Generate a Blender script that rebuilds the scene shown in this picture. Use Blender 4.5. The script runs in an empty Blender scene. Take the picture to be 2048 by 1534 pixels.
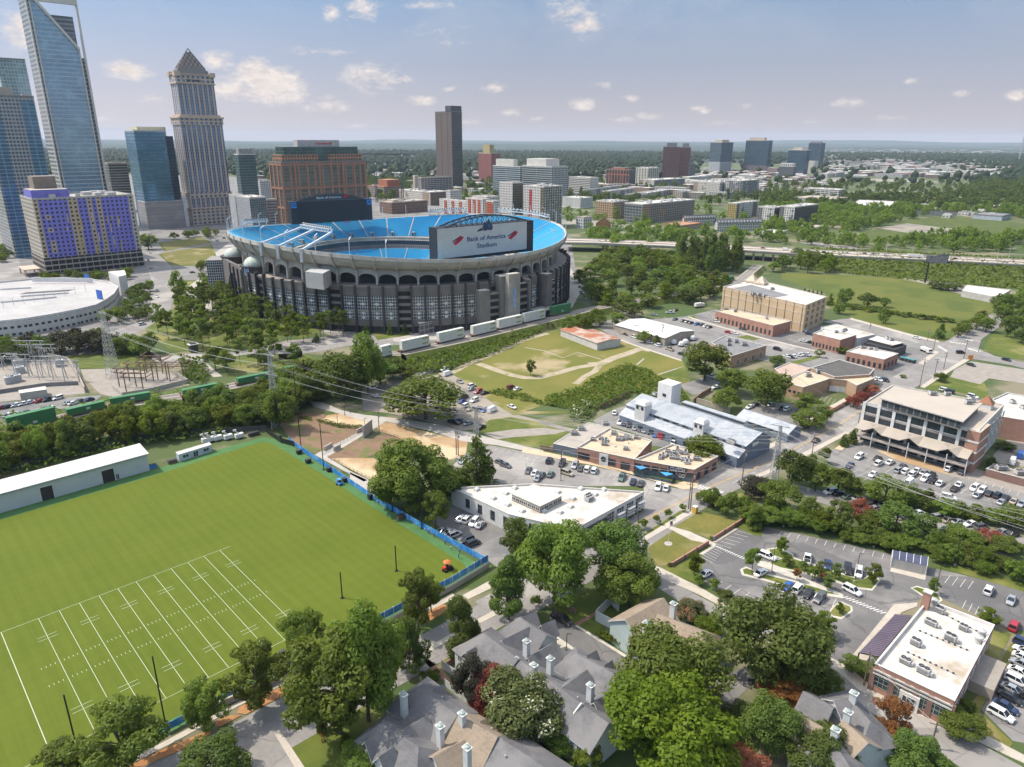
import bpy,math,random
import numpy as np
from mathutils import Vector,Matrix
sc=bpy.context.scene
R=math.radians
# ------------------------------------------------------------------ camera
F,CX,CY,H=1421.,1024.,767.,112.
TH=math.atan(489/F);ST,CT=math.sin(TH),math.cos(TH)
RC,RS=math.cos(R(.3)),math.sin(R(.3))
cam=bpy.data.cameras.new('camera');co=bpy.data.objects.new('camera',cam)
sc.collection.objects.link(co);sc.camera=co
cam.sensor_fit='HORIZONTAL';cam.sensor_width=36;cam.lens=F/2048*36
cam.clip_start=1;cam.clip_end=90000
_r=Vector((RC,RS*ST,RS*CT));_d=Vector((RS,-RC*ST,-RC*CT));_f=Vector((0,CT,-ST))
m=Matrix((_r,-_d,-_f)).transposed().to_4x4();m.translation=(0,0,H);co.matrix_world=m
# ------------------------------------------------------------------ light
SUN_EL,SUN_AZ=54.,Vector((-.97,.22))  # sun stands to the left, a little beyond the town
sdir=Vector((SUN_AZ.normalized().x*math.cos(R(SUN_EL)),SUN_AZ.normalized().y*math.cos(R(SUN_EL)),math.sin(R(SUN_EL))))
sl=bpy.data.lights.new('sun','SUN');sl.energy=2.9;sl.angle=R(.6);sl.color=(1,.93,.82)
so=bpy.data.objects.new('sun',sl);sc.collection.objects.link(so)
so.rotation_euler=sdir.to_track_quat('Z','Y').to_euler()
sc.view_settings.view_transform='Standard';sc.view_settings.look='None'
sc.view_settings.exposure=.72;sc.view_settings.gamma=1
W=bpy.data.worlds.new('World');sc.world=W;W.use_nodes=True
def world():
 n,l=W.node_tree.nodes,W.node_tree.links
 n.clear()
 out=n.new('ShaderNodeOutputWorld');bg=n.new('ShaderNodeBackground');l.new(bg.outputs[0],out.inputs[0])
 sky=n.new('ShaderNodeTexSky');sky.sky_type='NISHITA';sky.sun_disc=False
 sky.sun_elevation=R(SUN_EL);sky.sun_rotation=math.atan2(sdir.x,sdir.y)
 sky.air_density=1.3;sky.dust_density=2.5;sky.ozone_density=1.5;sky.altitude=200
 tc=n.new('ShaderNodeTexCoord');sep=n.new('ShaderNodeSeparateXYZ');l.new(tc.outputs['Generated'],sep.inputs[0])
 def M(op,a,b=None,c=None,cl=False):
  k=n.new('ShaderNodeMath');k.operation=op;k.use_clamp=cl
  for i,x in enumerate((a,b,c)):
   if x is None:continue
   if isinstance(x,(int,float)):k.inputs[i].default_value=x
   else:l.new(x,k.inputs[i])
  return k.outputs[0]
 az=M('ARCTAN2',sep.outputs[0],sep.outputs[1]);el=M('ARCSINE',sep.outputs[2])
 cb=n.new('ShaderNodeCombineXYZ');l.new(M('MULTIPLY',az,1),cb.inputs[0]);l.new(M('MULTIPLY',el,1.9),cb.inputs[1])
 def noise(scale,det,rough=.6,dist=0.,off=0):
  k=n.new('ShaderNodeTexNoise');k.inputs['Scale'].default_value=scale;k.inputs['Detail'].default_value=det
  k.inputs['Roughness'].default_value=rough;k.inputs['Distortion'].default_value=dist
  ad=n.new('ShaderNodeVectorMath');ad.inputs[1].default_value=(off,off*.7,off*.3)
  l.new(cb.outputs[0],ad.inputs[0]);l.new(ad.outputs[0],k.inputs['Vector'])
  return k.outputs['Fac']
 fine=noise(22,8,.62,.3);big=noise(5,5,.6,.8,3.7)
 # cumulus in the places of the sky where they stood: azimuth, elevation, half width, half height (degrees), strength
 puffs=[(-17.4,3.6,2.24,1.26,1.25),(-18.5,4.2,1.36,1.11,1.15),(-20.0,3.2,2.45,0.89,0.85),(-20.8,5.0,1.31,0.74,0.8),(-26.5,4.1,1.44,0.63,0.95),(-14.9,2.9,2.24,0.45,0.55),(-13.7,2.1,1.81,0.52,0.6),(-10.2,4.2,2.72,1.26,0.5),(3.9,8.7,1.6,0.89,0.75),(5.0,7.9,1.44,0.96,0.75),(-10.9,8.5,1.54,1.26,0.55),(-12.9,8.3,0.68,0.67,0.65),(-8.6,4.1,1.18,0.52,0.65),(-6.9,2.7,1.11,0.37,0.85),(-4.9,3.5,0.8,0.3,0.5),(-1.4,3.6,1.05,0.45,0.65),(-0.3,1.9,0.97,0.33,0.6),(2.0,1.5,0.89,0.3,0.5),(5.1,2.5,1.04,0.45,0.9),(6.6,3.8,0.79,0.3,0.5),(8.7,2.9,0.71,0.3,0.55),(10.2,1.7,1.17,0.37,0.6),(13.5,2.2,0.68,0.26,0.65),(14.1,2.0,0.45,0.22,0.5),(17.2,2.3,0.8,0.3,0.5),(19.3,2.2,0.56,0.22,0.45),(23.5,2.5,1.12,0.37,0.6),(30.3,2.9,0.58,0.3,0.6),(33.3,2.8,0.64,0.37,0.7),(27.2,3.7,0.61,0.3,0.45),(-17.0,2.7,3.28,0.52,0.7),(-25.4,2.5,0.96,0.3,0.5),(-28.6,1.1,0.78,0.26,0.4),(-5.4,7.4,2.39,0.52,0.35),(-4.5,6.6,1.6,0.52,0.35),(-13.6,5.8,2.64,0.37,0.42),(-6.4,9.0,2.78,0.3,0.4),(8.0,1.4,1.58,0.26,0.4),(-3.7,1.2,1.61,0.22,0.45),(-12.2,0.9,2.3,0.26,0.35),(15.3,1.2,1.49,0.22,0.4),(21.4,1.2,1.37,0.22,0.35),(26.4,1.5,0.94,0.22,0.4),(-31.6,6.2,1.66,1.48,0.7)]
 acc=None
 for a,e,w,h,s in puffs:
  dx=M('DIVIDE',M('SUBTRACT',az,R(a)),R(w*1.4));dy=M('DIVIDE',M('SUBTRACT',el,R(e)),R(h*1.35))
  d=M('SQRT',M('ADD',M('MULTIPLY',dx,dx),M('MULTIPLY',dy,dy)))
  g=M('MULTIPLY',M('SUBTRACT',1,d,cl=True),s)
  acc=g if acc is None else M('MAXIMUM',acc,g)
 fb=noise(60,7,.68,.3,1.3)
 body=M('ADD',acc,M('ADD',M('MULTIPLY',M('SUBTRACT',fine,.5),1.5),M('MULTIPLY',M('SUBTRACT',fb,.5),1.3)))
 dens=M('MULTIPLY',M('MULTIPLY',M('SUBTRACT',body,.17,cl=True),1.7,cl=True),M('MULTIPLY',acc,3,cl=True))
 def mix(f,a,b):
  k=n.new('ShaderNodeMix');k.data_type='RGBA'
  for i,x in((0,f),(6,a),(7,b)):
   if isinstance(x,tuple):k.inputs[i].default_value=(*x,1)
   elif isinstance(x,(int,float)):k.inputs[i].default_value=x
   else:l.new(x,k.inputs[i])
  return k.outputs[2]
  # blue paling to milky summer air at the horizon
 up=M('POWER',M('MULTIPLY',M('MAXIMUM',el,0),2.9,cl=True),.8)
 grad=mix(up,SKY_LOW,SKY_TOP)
 base=mix(M('MULTIPLY',M('SUBTRACT',el,.42),4,cl=True),grad,mix(.4,sky.outputs[0],(5.2,5.3,5.6)))  # overhead dome whitened, out of view, to add fill light
 glow=n.new('ShaderNodeVectorMath');glow.operation='SCALE';l.new(base,glow.inputs[0]);l.new(M('ADD',1,M('MULTIPLY',M('MULTIPLY',az,-1,cl=True),.5)),glow.inputs['Scale']);base=glow.outputs[0]
 veil=M('MULTIPLY',M('MULTIPLY',M('SUBTRACT',big,.43,cl=True),2.6,cl=True),M('MULTIPLY',M('SUBTRACT',el,R(5)),6,cl=True))
 base=mix(M('MULTIPLY',veil,.62),base,SKY_CLOUD)
 lit=M('ADD',.80,M('MULTIPLY',M('SUBTRACT',fb,.35),.55))
 cc=n.new('ShaderNodeVectorMath');cc.operation='SCALE';cc.inputs[0].default_value=SKY_CLOUD;l.new(lit,cc.inputs['Scale'])
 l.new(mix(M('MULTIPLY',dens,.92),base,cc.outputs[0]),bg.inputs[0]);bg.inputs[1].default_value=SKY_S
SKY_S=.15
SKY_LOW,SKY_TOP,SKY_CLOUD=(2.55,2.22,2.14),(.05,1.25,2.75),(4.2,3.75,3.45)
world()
cy=sc.cycles
cy.max_bounces=5;cy.diffuse_bounces=3;cy.glossy_bounces=2;cy.transmission_bounces=2;cy.transparent_max_bounces=4;cy.volume_bounces=0
cy.caustics_reflective=cy.caustics_refractive=False
# ------------------------------------------------------------------ helpers
def ray(px,py):
 x,y=px-CX,py-CY
 u=(x*RC+y*RS)/F;v=(-x*RS+y*RC)/F
 return u,CT-v*ST,-(ST+v*CT)
def P(p,z=0.):  # where a traced spot lies on the level z
 a,b,c=ray(*p);t=(z-H)/c
 return Vector((a*t,b*t,z))
def D(p,Y):
 a,b,c=ray(*p);t=Y/b
 return Vector((a*t,Y,H+c*t))
def proj(q):
 q=Vector(q)-Vector((0,0,H));d=q.dot(_f)
 return CX+F*q.dot(_r)/d,CY+F*q.dot(_d)/d
def hgt(base,top,zb=0.):  # height of what stands at base and ends at top
 b=P(base,zb);a=ray(*top)
 return H+a[2]*b.y/a[1]
class Zm:
 def __init__(s,x0,y0,x1,w):s.x,s.y,s.k=x0,y0,(x1-x0)/w
 def __call__(s,x,y):return(s.x+x*s.k,s.y+y*s.k)
 def l(s,*v):return[s(v[i],v[i+1])for i in range(0,len(v),2)]
zI0=Zm(0,0,2048,2048)
zA=Zm(0,0,700,2048);zB=Zm(420,300,1200,2048);zC=Zm(0,500,700,2048);zD=Zm(1100,250,2048,2048)
zE=Zm(1050,600,1700,2048);zF=Zm(1450,640,2048,1994);zG=Zm(1250,960,2048,2048);zH=Zm(700,820,1350,2048)
zI=Zm(550,1150,1350,2048);zJ=Zm(0,860,700,1593);zK=Zm(550,640,1200,2048);zL=Zm(420,380,820,2045)
zM=Zm(780,380,1180,2045);zN=Zm(720,260,1120,2048);zO=Zm(1100,260,1500,2048);zQ=Zm(1450,260,2048,2048)
GA=R(43.6)
def axes(ang):return Vector((math.cos(ang),math.sin(ang),0)),Vector((math.sin(ang),-math.cos(ang),0))
MATS={}
def nt(name):
 m=bpy.data.materials.new(name);m.use_nodes=True
 return m,m.node_tree.nodes,m.node_tree.links,m.node_tree.nodes['Principled BSDF']
def mathn(n,l,op,a,b=None,cl=False):
 k=n.new('ShaderNodeMath');k.operation=op;k.use_clamp=cl
 for i,x in enumerate((a,b)):
  if x is None:continue
  if isinstance(x,(int,float)):k.inputs[i].default_value=x
  else:l.new(x,k.inputs[i])
 return k.outputs[0]
def mixc(n,l,f,a,b,mode='MIX'):
 k=n.new('ShaderNodeMix');k.data_type='RGBA';k.blend_type=mode
 for i,x in((0,f),(6,a),(7,b)):
  if isinstance(x,(int,float)):k.inputs[i].default_value=x
  elif isinstance(x,tuple):k.inputs[i].default_value=(*x[:3],1)
  else:l.new(x,k.inputs[i])
 return k.outputs[2]
def noisen(n,l,scale,det=4,vec=None,rough=.55):
 k=n.new('ShaderNodeTexNoise');k.inputs['Scale'].default_value=scale;k.inputs['Detail'].default_value=det;k.inputs['Roughness'].default_value=rough
 if vec is None:
  g=n.new('ShaderNodeNewGeometry');vec=g.outputs['Position']
 l.new(vec,k.inputs['Vector'])
 return k.outputs['Fac']
def ramp01(n,l,x,lo,hi):
 k=n.new('ShaderNodeMapRange');l.new(x,k.inputs[0]);k.inputs[1].default_value=lo;k.inputs[2].default_value=hi
 return k.outputs[0]
def mat(name,c,rough=.8,metal=0.,c2=None,s=.3,lo=.35,hi=.65,s2=None,bump=0.,spec=.5,c3=None,s3=.02,lo3=.5,hi3=.6,crack=0,seams=0,course=0):
 """plain material whose colour wanders between c and c2 (and c3 in larger patches), by position in metres"""
 if name in MATS or c is None:return MATS[name]
 m,n,l,b=nt(name)
 b.inputs['Roughness'].default_value=rough;b.inputs['Metallic'].default_value=metal;b.inputs['Specular IOR Level'].default_value=spec
 if c2 is None:c2=tuple(x*.78 for x in c)
 f=ramp01(n,l,noisen(n,l,s),lo,hi)
 col=mixc(n,l,f,c,c2)
 if s2:
  f2=ramp01(n,l,noisen(n,l,s2,3),.3,.7)
  col=mixc(n,l,mathn(n,l,'MULTIPLY',f2,.35),col,tuple(x*.6 for x in c2))
 if c3:
  col=mixc(n,l,ramp01(n,l,noisen(n,l,s3,5),lo3,hi3),col,c3)
 def vor(sc_,feat,met='EUCLIDEAN'):
  k=n.new('ShaderNodeTexVoronoi');k.feature=feat;k.inputs['Scale'].default_value=sc_
  if feat=='F1':k.distance=met
  g=n.new('ShaderNodeNewGeometry');mp=n.new('ShaderNodeMapping');mp.inputs['Rotation'].default_value=(0,0,-GA);l.new(g.outputs['Position'],mp.inputs[0])
  wob=n.new('ShaderNodeVectorMath');wob.operation='ADD';l.new(mp.outputs[0],wob.inputs[0]);q=n.new('ShaderNodeTexNoise');q.inputs['Scale'].default_value=.35;l.new(mp.outputs[0],q.inputs['Vector']);l.new(q.outputs['Color'],wob.inputs[1]);l.new(wob.outputs[0]if feat!='F1' else mp.outputs[0],k.inputs['Vector'])
  return k
 if crack:  # sealed cracks, patched panels and oil spots
  e=vor(.085,'DISTANCE_TO_EDGE').outputs['Distance']
  col=mixc(n,l,mathn(n,l,'MULTIPLY',mathn(n,l,'LESS_THAN',e,.012),.45),col,tuple(x*.45 for x in c))
  pc=vor(.045,'F1','CHEBYCHEV').outputs['Color'];sp=n.new('ShaderNodeSeparateColor');l.new(pc,sp.inputs[0])
  col=mixc(n,l,mathn(n,l,'MULTIPLY',mathn(n,l,'GREATER_THAN',sp.outputs[0],.78),.5),col,tuple(x*.68 for x in c))
  col=mixc(n,l,mathn(n,l,'MULTIPLY',ramp01(n,l,noisen(n,l,.45,3),.66,.74),.5),col,tuple(x*.5 for x in c))
 if seams:
  g=n.new('ShaderNodeNewGeometry');mp=n.new('ShaderNodeMapping');mp.inputs['Rotation'].default_value=(0,0,-GA);l.new(g.outputs['Position'],mp.inputs[0]);s_=n.new('ShaderNodeSeparateXYZ');l.new(mp.outputs[0],s_.inputs[0])
  ln=mathn(n,l,'MAXIMUM',mathn(n,l,'LESS_THAN',mathn(n,l,'FRACT',mathn(n,l,'DIVIDE',s_.outputs[0],2.6)),.06),mathn(n,l,'LESS_THAN',mathn(n,l,'FRACT',mathn(n,l,'DIVIDE',s_.outputs[1],13.)),.014))
  col=mixc(n,l,mathn(n,l,'MULTIPLY',ln,.28),col,tuple(x*.6 for x in c))
  col=mixc(n,l,mathn(n,l,'MULTIPLY',ramp01(n,l,noisen(n,l,.22,6,rough=.7),.5,.72),.55),col,c3 or c2)
 if course:
  g=n.new('ShaderNodeNewGeometry');s_=n.new('ShaderNodeSeparateXYZ');l.new(g.outputs['Position'],s_.inputs[0])
  ln=mathn(n,l,'LESS_THAN',mathn(n,l,'FRACT',mathn(n,l,'DIVIDE',s_.outputs[2],.17)),.3)
  col=mixc(n,l,mathn(n,l,'MULTIPLY',ln,.3),col,tuple(x*.6 for x in c))
  mp=n.new('ShaderNodeMapping');mp.inputs['Scale'].default_value=(1.6,1.6,5.9);l.new(g.outputs['Position'],mp.inputs[0]);wn=n.new('ShaderNodeTexWhiteNoise');fl=n.new('ShaderNodeVectorMath');fl.operation='FLOOR';l.new(mp.outputs[0],fl.inputs[0]);l.new(fl.outputs[0],wn.inputs['Vector'])
  col=mixc(n,l,mathn(n,l,'MULTIPLY',wn.outputs['Value'],.35),col,tuple(x*1.25 for x in c))
 l.new(col,b.inputs['Base Color'])
 if bump:
  bp=n.new('ShaderNodeBump');bp.inputs['Strength'].default_value=bump;bp.inputs['Distance'].default_value=.3
  l.new(noisen(n,l,s*4,5),bp.inputs['Height']);l.new(bp.outputs[0],b.inputs['Normal'])
 MATS[name]=m
 return m
def facade(name,wall,glass,bw=3.,sh=3.6,wf=.6,hf=.6,u0=0.,v0=0.,grough=.08,wrough=.75,gm=.0,var=.5,wall2=None,sub=0,stripe=0):
 """wall with a regular grid of glazed openings, laid out in metres by the wall's own uv"""
 if name in MATS:return MATS[name]
 m,n,l,b=nt(name)
 tc=n.new('ShaderNodeUVMap');sp=n.new('ShaderNodeSeparateXYZ');l.new(tc.outputs[0],sp.inputs[0])
 U=mathn(n,l,'DIVIDE',mathn(n,l,'ADD',sp.outputs[0],u0),bw);V=mathn(n,l,'DIVIDE',mathn(n,l,'ADD',sp.outputs[1],v0),sh)
 def inside(x,fr):
  f=mathn(n,l,'ABSOLUTE',mathn(n,l,'SUBTRACT',mathn(n,l,'FRACT',x),.5))
  return mathn(n,l,'LESS_THAN',f,fr/2)
 mk=mathn(n,l,'MULTIPLY',inside(U,wf),inside(V,hf))
 if sub:
  mk=mathn(n,l,'MULTIPLY',mk,inside(mathn(n,l,'MULTIPLY',U,sub),.88))
 cb=n.new('ShaderNodeCombineXYZ');l.new(mathn(n,l,'FLOOR',U),cb.inputs[0]);l.new(mathn(n,l,'FLOOR',V),cb.inputs[1])
 wn=n.new('ShaderNodeTexWhiteNoise');wn.noise_dimensions='2D';l.new(cb.outputs[0],wn.inputs['Vector'])
 big=ramp01(n,l,noisen(n,l,.03,3),.3,.7)
 g2=tuple(min(1,x*2.2+.04)for x in glass)
 gc=mixc(n,l,mathn(n,l,'MULTIPLY',mathn(n,l,'POWER',wn.outputs['Value'],2.5),var),glass,g2)
 gc=mixc(n,l,mathn(n,l,'MULTIPLY',big,.5),gc,tuple(x*.55 for x in glass))
 gc=mixc(n,l,mathn(n,l,'MULTIPLY',ramp01(n,l,noisen(n,l,.045,4),.54,.66),.3),gc,g2)  # broad paler patches imitate uneven sky reflections in the glazing
 wc=mixc(n,l,ramp01(n,l,noisen(n,l,.25),.3,.7),wall,wall2 or tuple(x*.82 for x in wall))
 if stripe:
  w1=n.new('ShaderNodeTexWhiteNoise');w1.noise_dimensions='1D';l.new(mathn(n,l,'ADD',mathn(n,l,'FLOOR',mathn(n,l,'DIVIDE',U,stripe)),7.3),w1.inputs['W'])
  w2=mathn(n,l,'ADD',w1.outputs['Value'],mathn(n,l,'MULTIPLY',wn.outputs['Value'],.14))
  wc=mixc(n,l,mathn(n,l,'GREATER_THAN',w2,.72),tuple(wall),wall2)
 l.new(mixc(n,l,mk,wc,gc),b.inputs['Base Color'])
 rr=mathn(n,l,'ADD',mathn(n,l,'MULTIPLY',mk,grough-wrough),wrough);l.new(rr,b.inputs['Roughness'])
 if gm:l.new(mathn(n,l,'MULTIPLY',mk,gm),b.inputs['Metallic'])
 MATS[name]=m
 return m
def brickm(name,c,c2,mortar=(.35,.32,.3),rough=.85):
 if name in MATS:return MATS[name]
 m,n,l,b=nt(name);b.inputs['Roughness'].default_value=rough
 tc=n.new('ShaderNodeUVMap');k=n.new('ShaderNodeTexBrick');l.new(tc.outputs[0],k.inputs['Vector'])
 k.inputs['Scale'].default_value=1;k.inputs['Brick Width'].default_value=.6;k.inputs['Row Height'].default_value=.22;k.inputs['Mortar Size'].default_value=.02
 k.inputs['Color1'].default_value=(*c,1);k.inputs['Color2'].default_value=(*c2,1);k.inputs['Mortar'].default_value=(*mortar,1)
 f=ramp01(n,l,noisen(n,l,.35),.3,.75)
 l.new(mixc(n,l,mathn(n,l,'MULTIPLY',f,.5),k.outputs[0],tuple(x*.55 for x in c)),b.inputs['Base Color'])
 MATS[name]=m
 return m
class MB:
 def __init__(s):s.v=[];s.f=[];s.m=[];s.uv=[];s.mats=[]
 def mi(s,m):
  if m not in s.mats:s.mats.append(m)
  return s.mats.index(m)
 def face(s,pts,m,uv=None):
  i=len(s.v);s.v+=[tuple(p)for p in pts];s.f.append(tuple(range(i,i+len(pts))));s.m.append(s.mi(m))
  s.uv.append(uv or[(p[0],p[1])for p in pts])
 def wall(s,a,b,z0,z1,m,u=0.):
  d=math.hypot(b[0]-a[0],b[1]-a[1])
  s.face([(a[0],a[1],z0),(b[0],b[1],z0),(b[0],b[1],z1),(a[0],a[1],z1)],m,[(u,0),(u+d,0),(u+d,z1-z0),(u,z1-z0)])
  return u+d
 def prism(s,pts,z0,z1,mw,mr=None,bottom=False):
  pts=ccw(pts);u=0
  for i in range(len(pts)):u=s.wall(pts[i],pts[(i+1)%len(pts)],z0,z1,mw)
  s.face([(p[0],p[1],z1)for p in pts],mr or mw)
  if bottom:s.face([(p[0],p[1],z0)for p in reversed(pts)],mw)
  return s
 def box(s,c,sx,sy,sz,m,ang=0.,mr=None,bottom=True):
  """box standing on c"""
  ca,sa=math.cos(ang),math.sin(ang)
  pts=[(c[0]+x*ca-y*sa,c[1]+x*sa+y*ca)for x,y in((-sx/2,-sy/2),(sx/2,-sy/2),(sx/2,sy/2),(-sx/2,sy/2))]
  return s.prism(pts,c[2],c[2]+sz,m,mr,bottom)
 def bar(s,a,b,w,m,h=None,n=4):
  """straight bar from a to b"""
  a,b=Vector(a),Vector(b);d=(b-a).normalized();h=h or w
  up=Vector((0,0,1))if abs(d.z)<.95 else Vector((0,1,0))
  x=d.cross(up).normalized();y=x.cross(d)
  if n==4:of=[x*sx*w/2+y*sy*h/2 for sx,sy in((-1,-1),(1,-1),(1,1),(-1,1))]
  else:of=[x*math.cos(t)*w/2+y*math.sin(t)*w/2 for t in[2*math.pi*i/n for i in range(n)]]
  k=len(of)
  for i in range(k):
   j=(i+1)%k
   s.face([a+of[i],a+of[j],b+of[j],b+of[i]],m)
  s.face([a+o for o in reversed(of)],m);s.face([b+o for o in of],m)
  return s
 def tube(s,pts,r,m,n=5):
  pts=[Vector(p)for p in pts];rings=[]
  rs=r if isinstance(r,(list,tuple))else[r]*len(pts)
  for i,p in enumerate(pts):
   d=(pts[min(i+1,len(pts)-1)]-pts[max(i-1,0)]).normalized()
   up=Vector((0,0,1))if abs(d.z)<.9 else Vector((0,1,0))
   x=d.cross(up).normalized();y=x.cross(d)
   rings.append([p+(x*math.cos(t)+y*math.sin(t))*rs[i]for t in[2*math.pi*k/n for k in range(n)]])
  for a,b in zip(rings,rings[1:]):
   for k in range(n):s.face([a[k],a[(k+1)%n],b[(k+1)%n],b[k]],m)
  s.face(list(reversed(rings[0])),m);s.face(rings[-1],m)
  return s
 def lathe(s,c,prof,m,n=16):
  for(r0,z0),(r1,z1)in zip(prof,prof[1:]):
   for k in range(n):
    t0,t1=2*math.pi*k/n,2*math.pi*(k+1)/n
    q=[(c[0]+r*math.cos(t),c[1]+r*math.sin(t),c[2]+z)for r,z,t in((r0,z0,t0),(r0,z0,t1),(r1,z1,t1),(r1,z1,t0))]
    if r1<1e-4:q=q[:3]
    elif r0<1e-4:q=[q[0],q[2],q[3]]
    s.face(q,m)
  return s
 def mesh(s,name):
  me=bpy.data.meshes.new(name);me.from_pydata(s.v,[],s.f)
  for m in s.mats:me.materials.append(m)
  me.polygons.foreach_set('material_index',s.m)
  ul=me.uv_layers.new(name='UVMap');ul.data.foreach_set('uv',[x for f in s.uv for p in f for x in p])
  me.update()
  return me
 def build(s,name,parent=None,smooth=False):
  me=s.mesh(name)
  if smooth:me.polygons.foreach_set('use_smooth',[True]*len(me.polygons))
  return link(bpy.data.objects.new(name,me),parent)
def ccw(pts):
 pts=[Vector((p[0],p[1],0))for p in pts]
 a=sum(p.x*q.y-q.x*p.y for p,q in zip(pts,pts[1:]+pts[:1]))
 return pts if a>0 else pts[::-1]
def link(o,parent=None):
 sc.collection.objects.link(o)
 if parent:
  o.parent=parent
  if parent.location.length or parent.rotation_euler.z:o.matrix_parent_inverse=Matrix.LocRotScale(parent.location,parent.rotation_euler,None).inverted()
 return o
def tag(o,label,cat,group=None,kind=None):
 if label:o['label']=label
 if cat:o['category']=cat
 if group:o['group']=group
 if kind:o['kind']=kind
 return o
def thing(name,label,cat,loc=(0,0,0),group=None):
 o=bpy.data.objects.new(name,None);o.empty_display_size=1;sc.collection.objects.link(o);o.location=loc
 return tag(o,label,cat,group)
def dup(root,loc,rz=0.,scale=None,label=None,group=None):
 def cp(o,par):
  c=o.copy();sc.collection.objects.link(c)
  if par:c.parent=par
  for ch in o.children:cp(ch,c)
  return c
 r=cp(root,None);r.location=loc;r.rotation_euler=(0,0,rz)
 if scale:r.scale=scale if hasattr(scale,'__len__')else(scale,)*3
 if label:r['label']=label
 if group:r['group']=group
 return r
def struct(name,mb):
 o=mb.build(name);o['kind']='structure'
 return o
def sheet(name,m,pts,z=.01):
 b=MB()
 for poly in(pts if isinstance(pts[0][0],(list,tuple))else[pts]):
  q=ccw([P(p)for p in poly]);b.face([(p.x,p.y,z)for p in q],m);z+=.003
 return struct(name,b)
def slab(name,m,pts,h=.13):
 b=MB()
 for poly in(pts if isinstance(pts[0][0],(list,tuple))else[pts]):b.prism([P(p)for p in poly],0,h,m);h+=.003
 return struct(name,b)
def ribbon(b,pts,w,z,m):
 """flat band along a line of world points"""
 pts=[Vector((p[0],p[1],0))for p in pts];L=[]
 for i,p in enumerate(pts):
  d=(pts[min(i+1,len(pts)-1)]-pts[max(i-1,0)]).normalized();nrm=Vector((-d.y,d.x,0))*w/2
  L.append((p-nrm,p+nrm))
 for(a,c),(d,e)in zip(L,L[1:]):b.face([(a.x,a.y,z),(d.x,d.y,z),(e.x,e.y,z),(c.x,c.y,z)],m)
ORD='first second third fourth fifth sixth seventh eighth ninth tenth eleventh twelfth thirteenth fourteenth fifteenth sixteenth seventeenth eighteenth nineteenth twentieth'.split()
TENS={20:'twenty',30:'thirty',40:'forty',50:'fifty',60:'sixty',70:'seventy',80:'eighty',90:'ninety'}
def ordinal(i):
 if i<20:return ORD[i]
 t,r=(i+1)//10*10,(i+1)%10
 return(TENS[t]+'-'+ORD[r-1])if r else TENS[t][:-1]+'ieth'
 # ------------------------------------------------------------------ ground, roads, lawns
ASPH=mat('asphalt',(.20,.19,.178),.9,c2=(.25,.235,.215),s=.12,s2=1.6,c3=(.14,.135,.13),s3=.035,lo3=.52,hi3=.6,crack=1)
ASPH2=mat('asphalt_dark',(.13,.125,.122),.9,c2=(.175,.165,.155),s=.1,s2=1.2,c3=(.22,.205,.19),s3=.05,lo3=.5,hi3=.62,crack=1)
ROADM=mat('road_asphalt',(.27,.25,.23),.9,c2=(.22,.205,.19),s=.08,s2=1.1,c3=(.33,.305,.275),s3=.04,crack=1)
CONC=mat('concrete',(.46,.42,.37),.88,c2=(.38,.345,.30),s=.25,s2=1.5)
WALKM=mat('sidewalk_concrete',(.52,.46,.38),.88,c2=(.43,.38,.31),s=.3,s2=1.8)
KERBM=mat('kerb_concrete',(.52,.48,.40),.88,s=.5)
LAWN=mat('lawn',(.115,.135,.014),.95,c2=(.075,.105,.010),s=.12,s2=1.2,c3=(.22,.20,.06),s3=.05,lo3=.52,hi3=.68,bump=.3)
LAWN2=mat('lawn_dry',(.18,.155,.032),.95,c2=(.12,.125,.02),s=.1,s2=1.0,c3=(.27,.21,.10),s3=.06,lo3=.52,hi3=.66)
MEADOW=mat('meadow_grass',(.115,.13,.014),.95,c2=(.185,.165,.032),s=.035,s2=.6,c3=(.33,.26,.145),s3=.022,lo3=.56,hi3=.64,bump=.3)
DIRT=mat('bare_dirt',(.44,.31,.175),.95,c2=(.36,.22,.11),s=.12,s2=1.1,c3=(.52,.40,.25),s3=.05)
REDD=mat('red_soil',(.25,.15,.09),.95,c2=(.18,.115,.07),s=.15,s2=1.2,c3=(.12,.13,.035),s3=.12,lo3=.52,hi3=.62,bump=.5)
MULCH=mat('pine_straw',(.36,.14,.045),.95,c2=(.42,.22,.09),s=.4,s2=2)
GRAVEL=mat('gravel',(.34,.305,.26),.95,c2=(.28,.245,.205),s=.3,s2=2.2)
DUST=mat('dusty_lot',(.34,.29,.225),.95,c2=(.26,.225,.18),s=.06,s2=.8,c3=(.18,.165,.145),s3=.03)
PAINT=mat('white_paint',(.62,.60,.56),.8,c2=(.45,.43,.4),s=1.2)
PAINTY=mat('yellow_paint',(.62,.36,.05),.8,c2=(.5,.3,.06),s=1.2)
FIELDL=mat('line_paint',(.44,.48,.33),.9,c2=(.42,.46,.33),s=.5)
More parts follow.
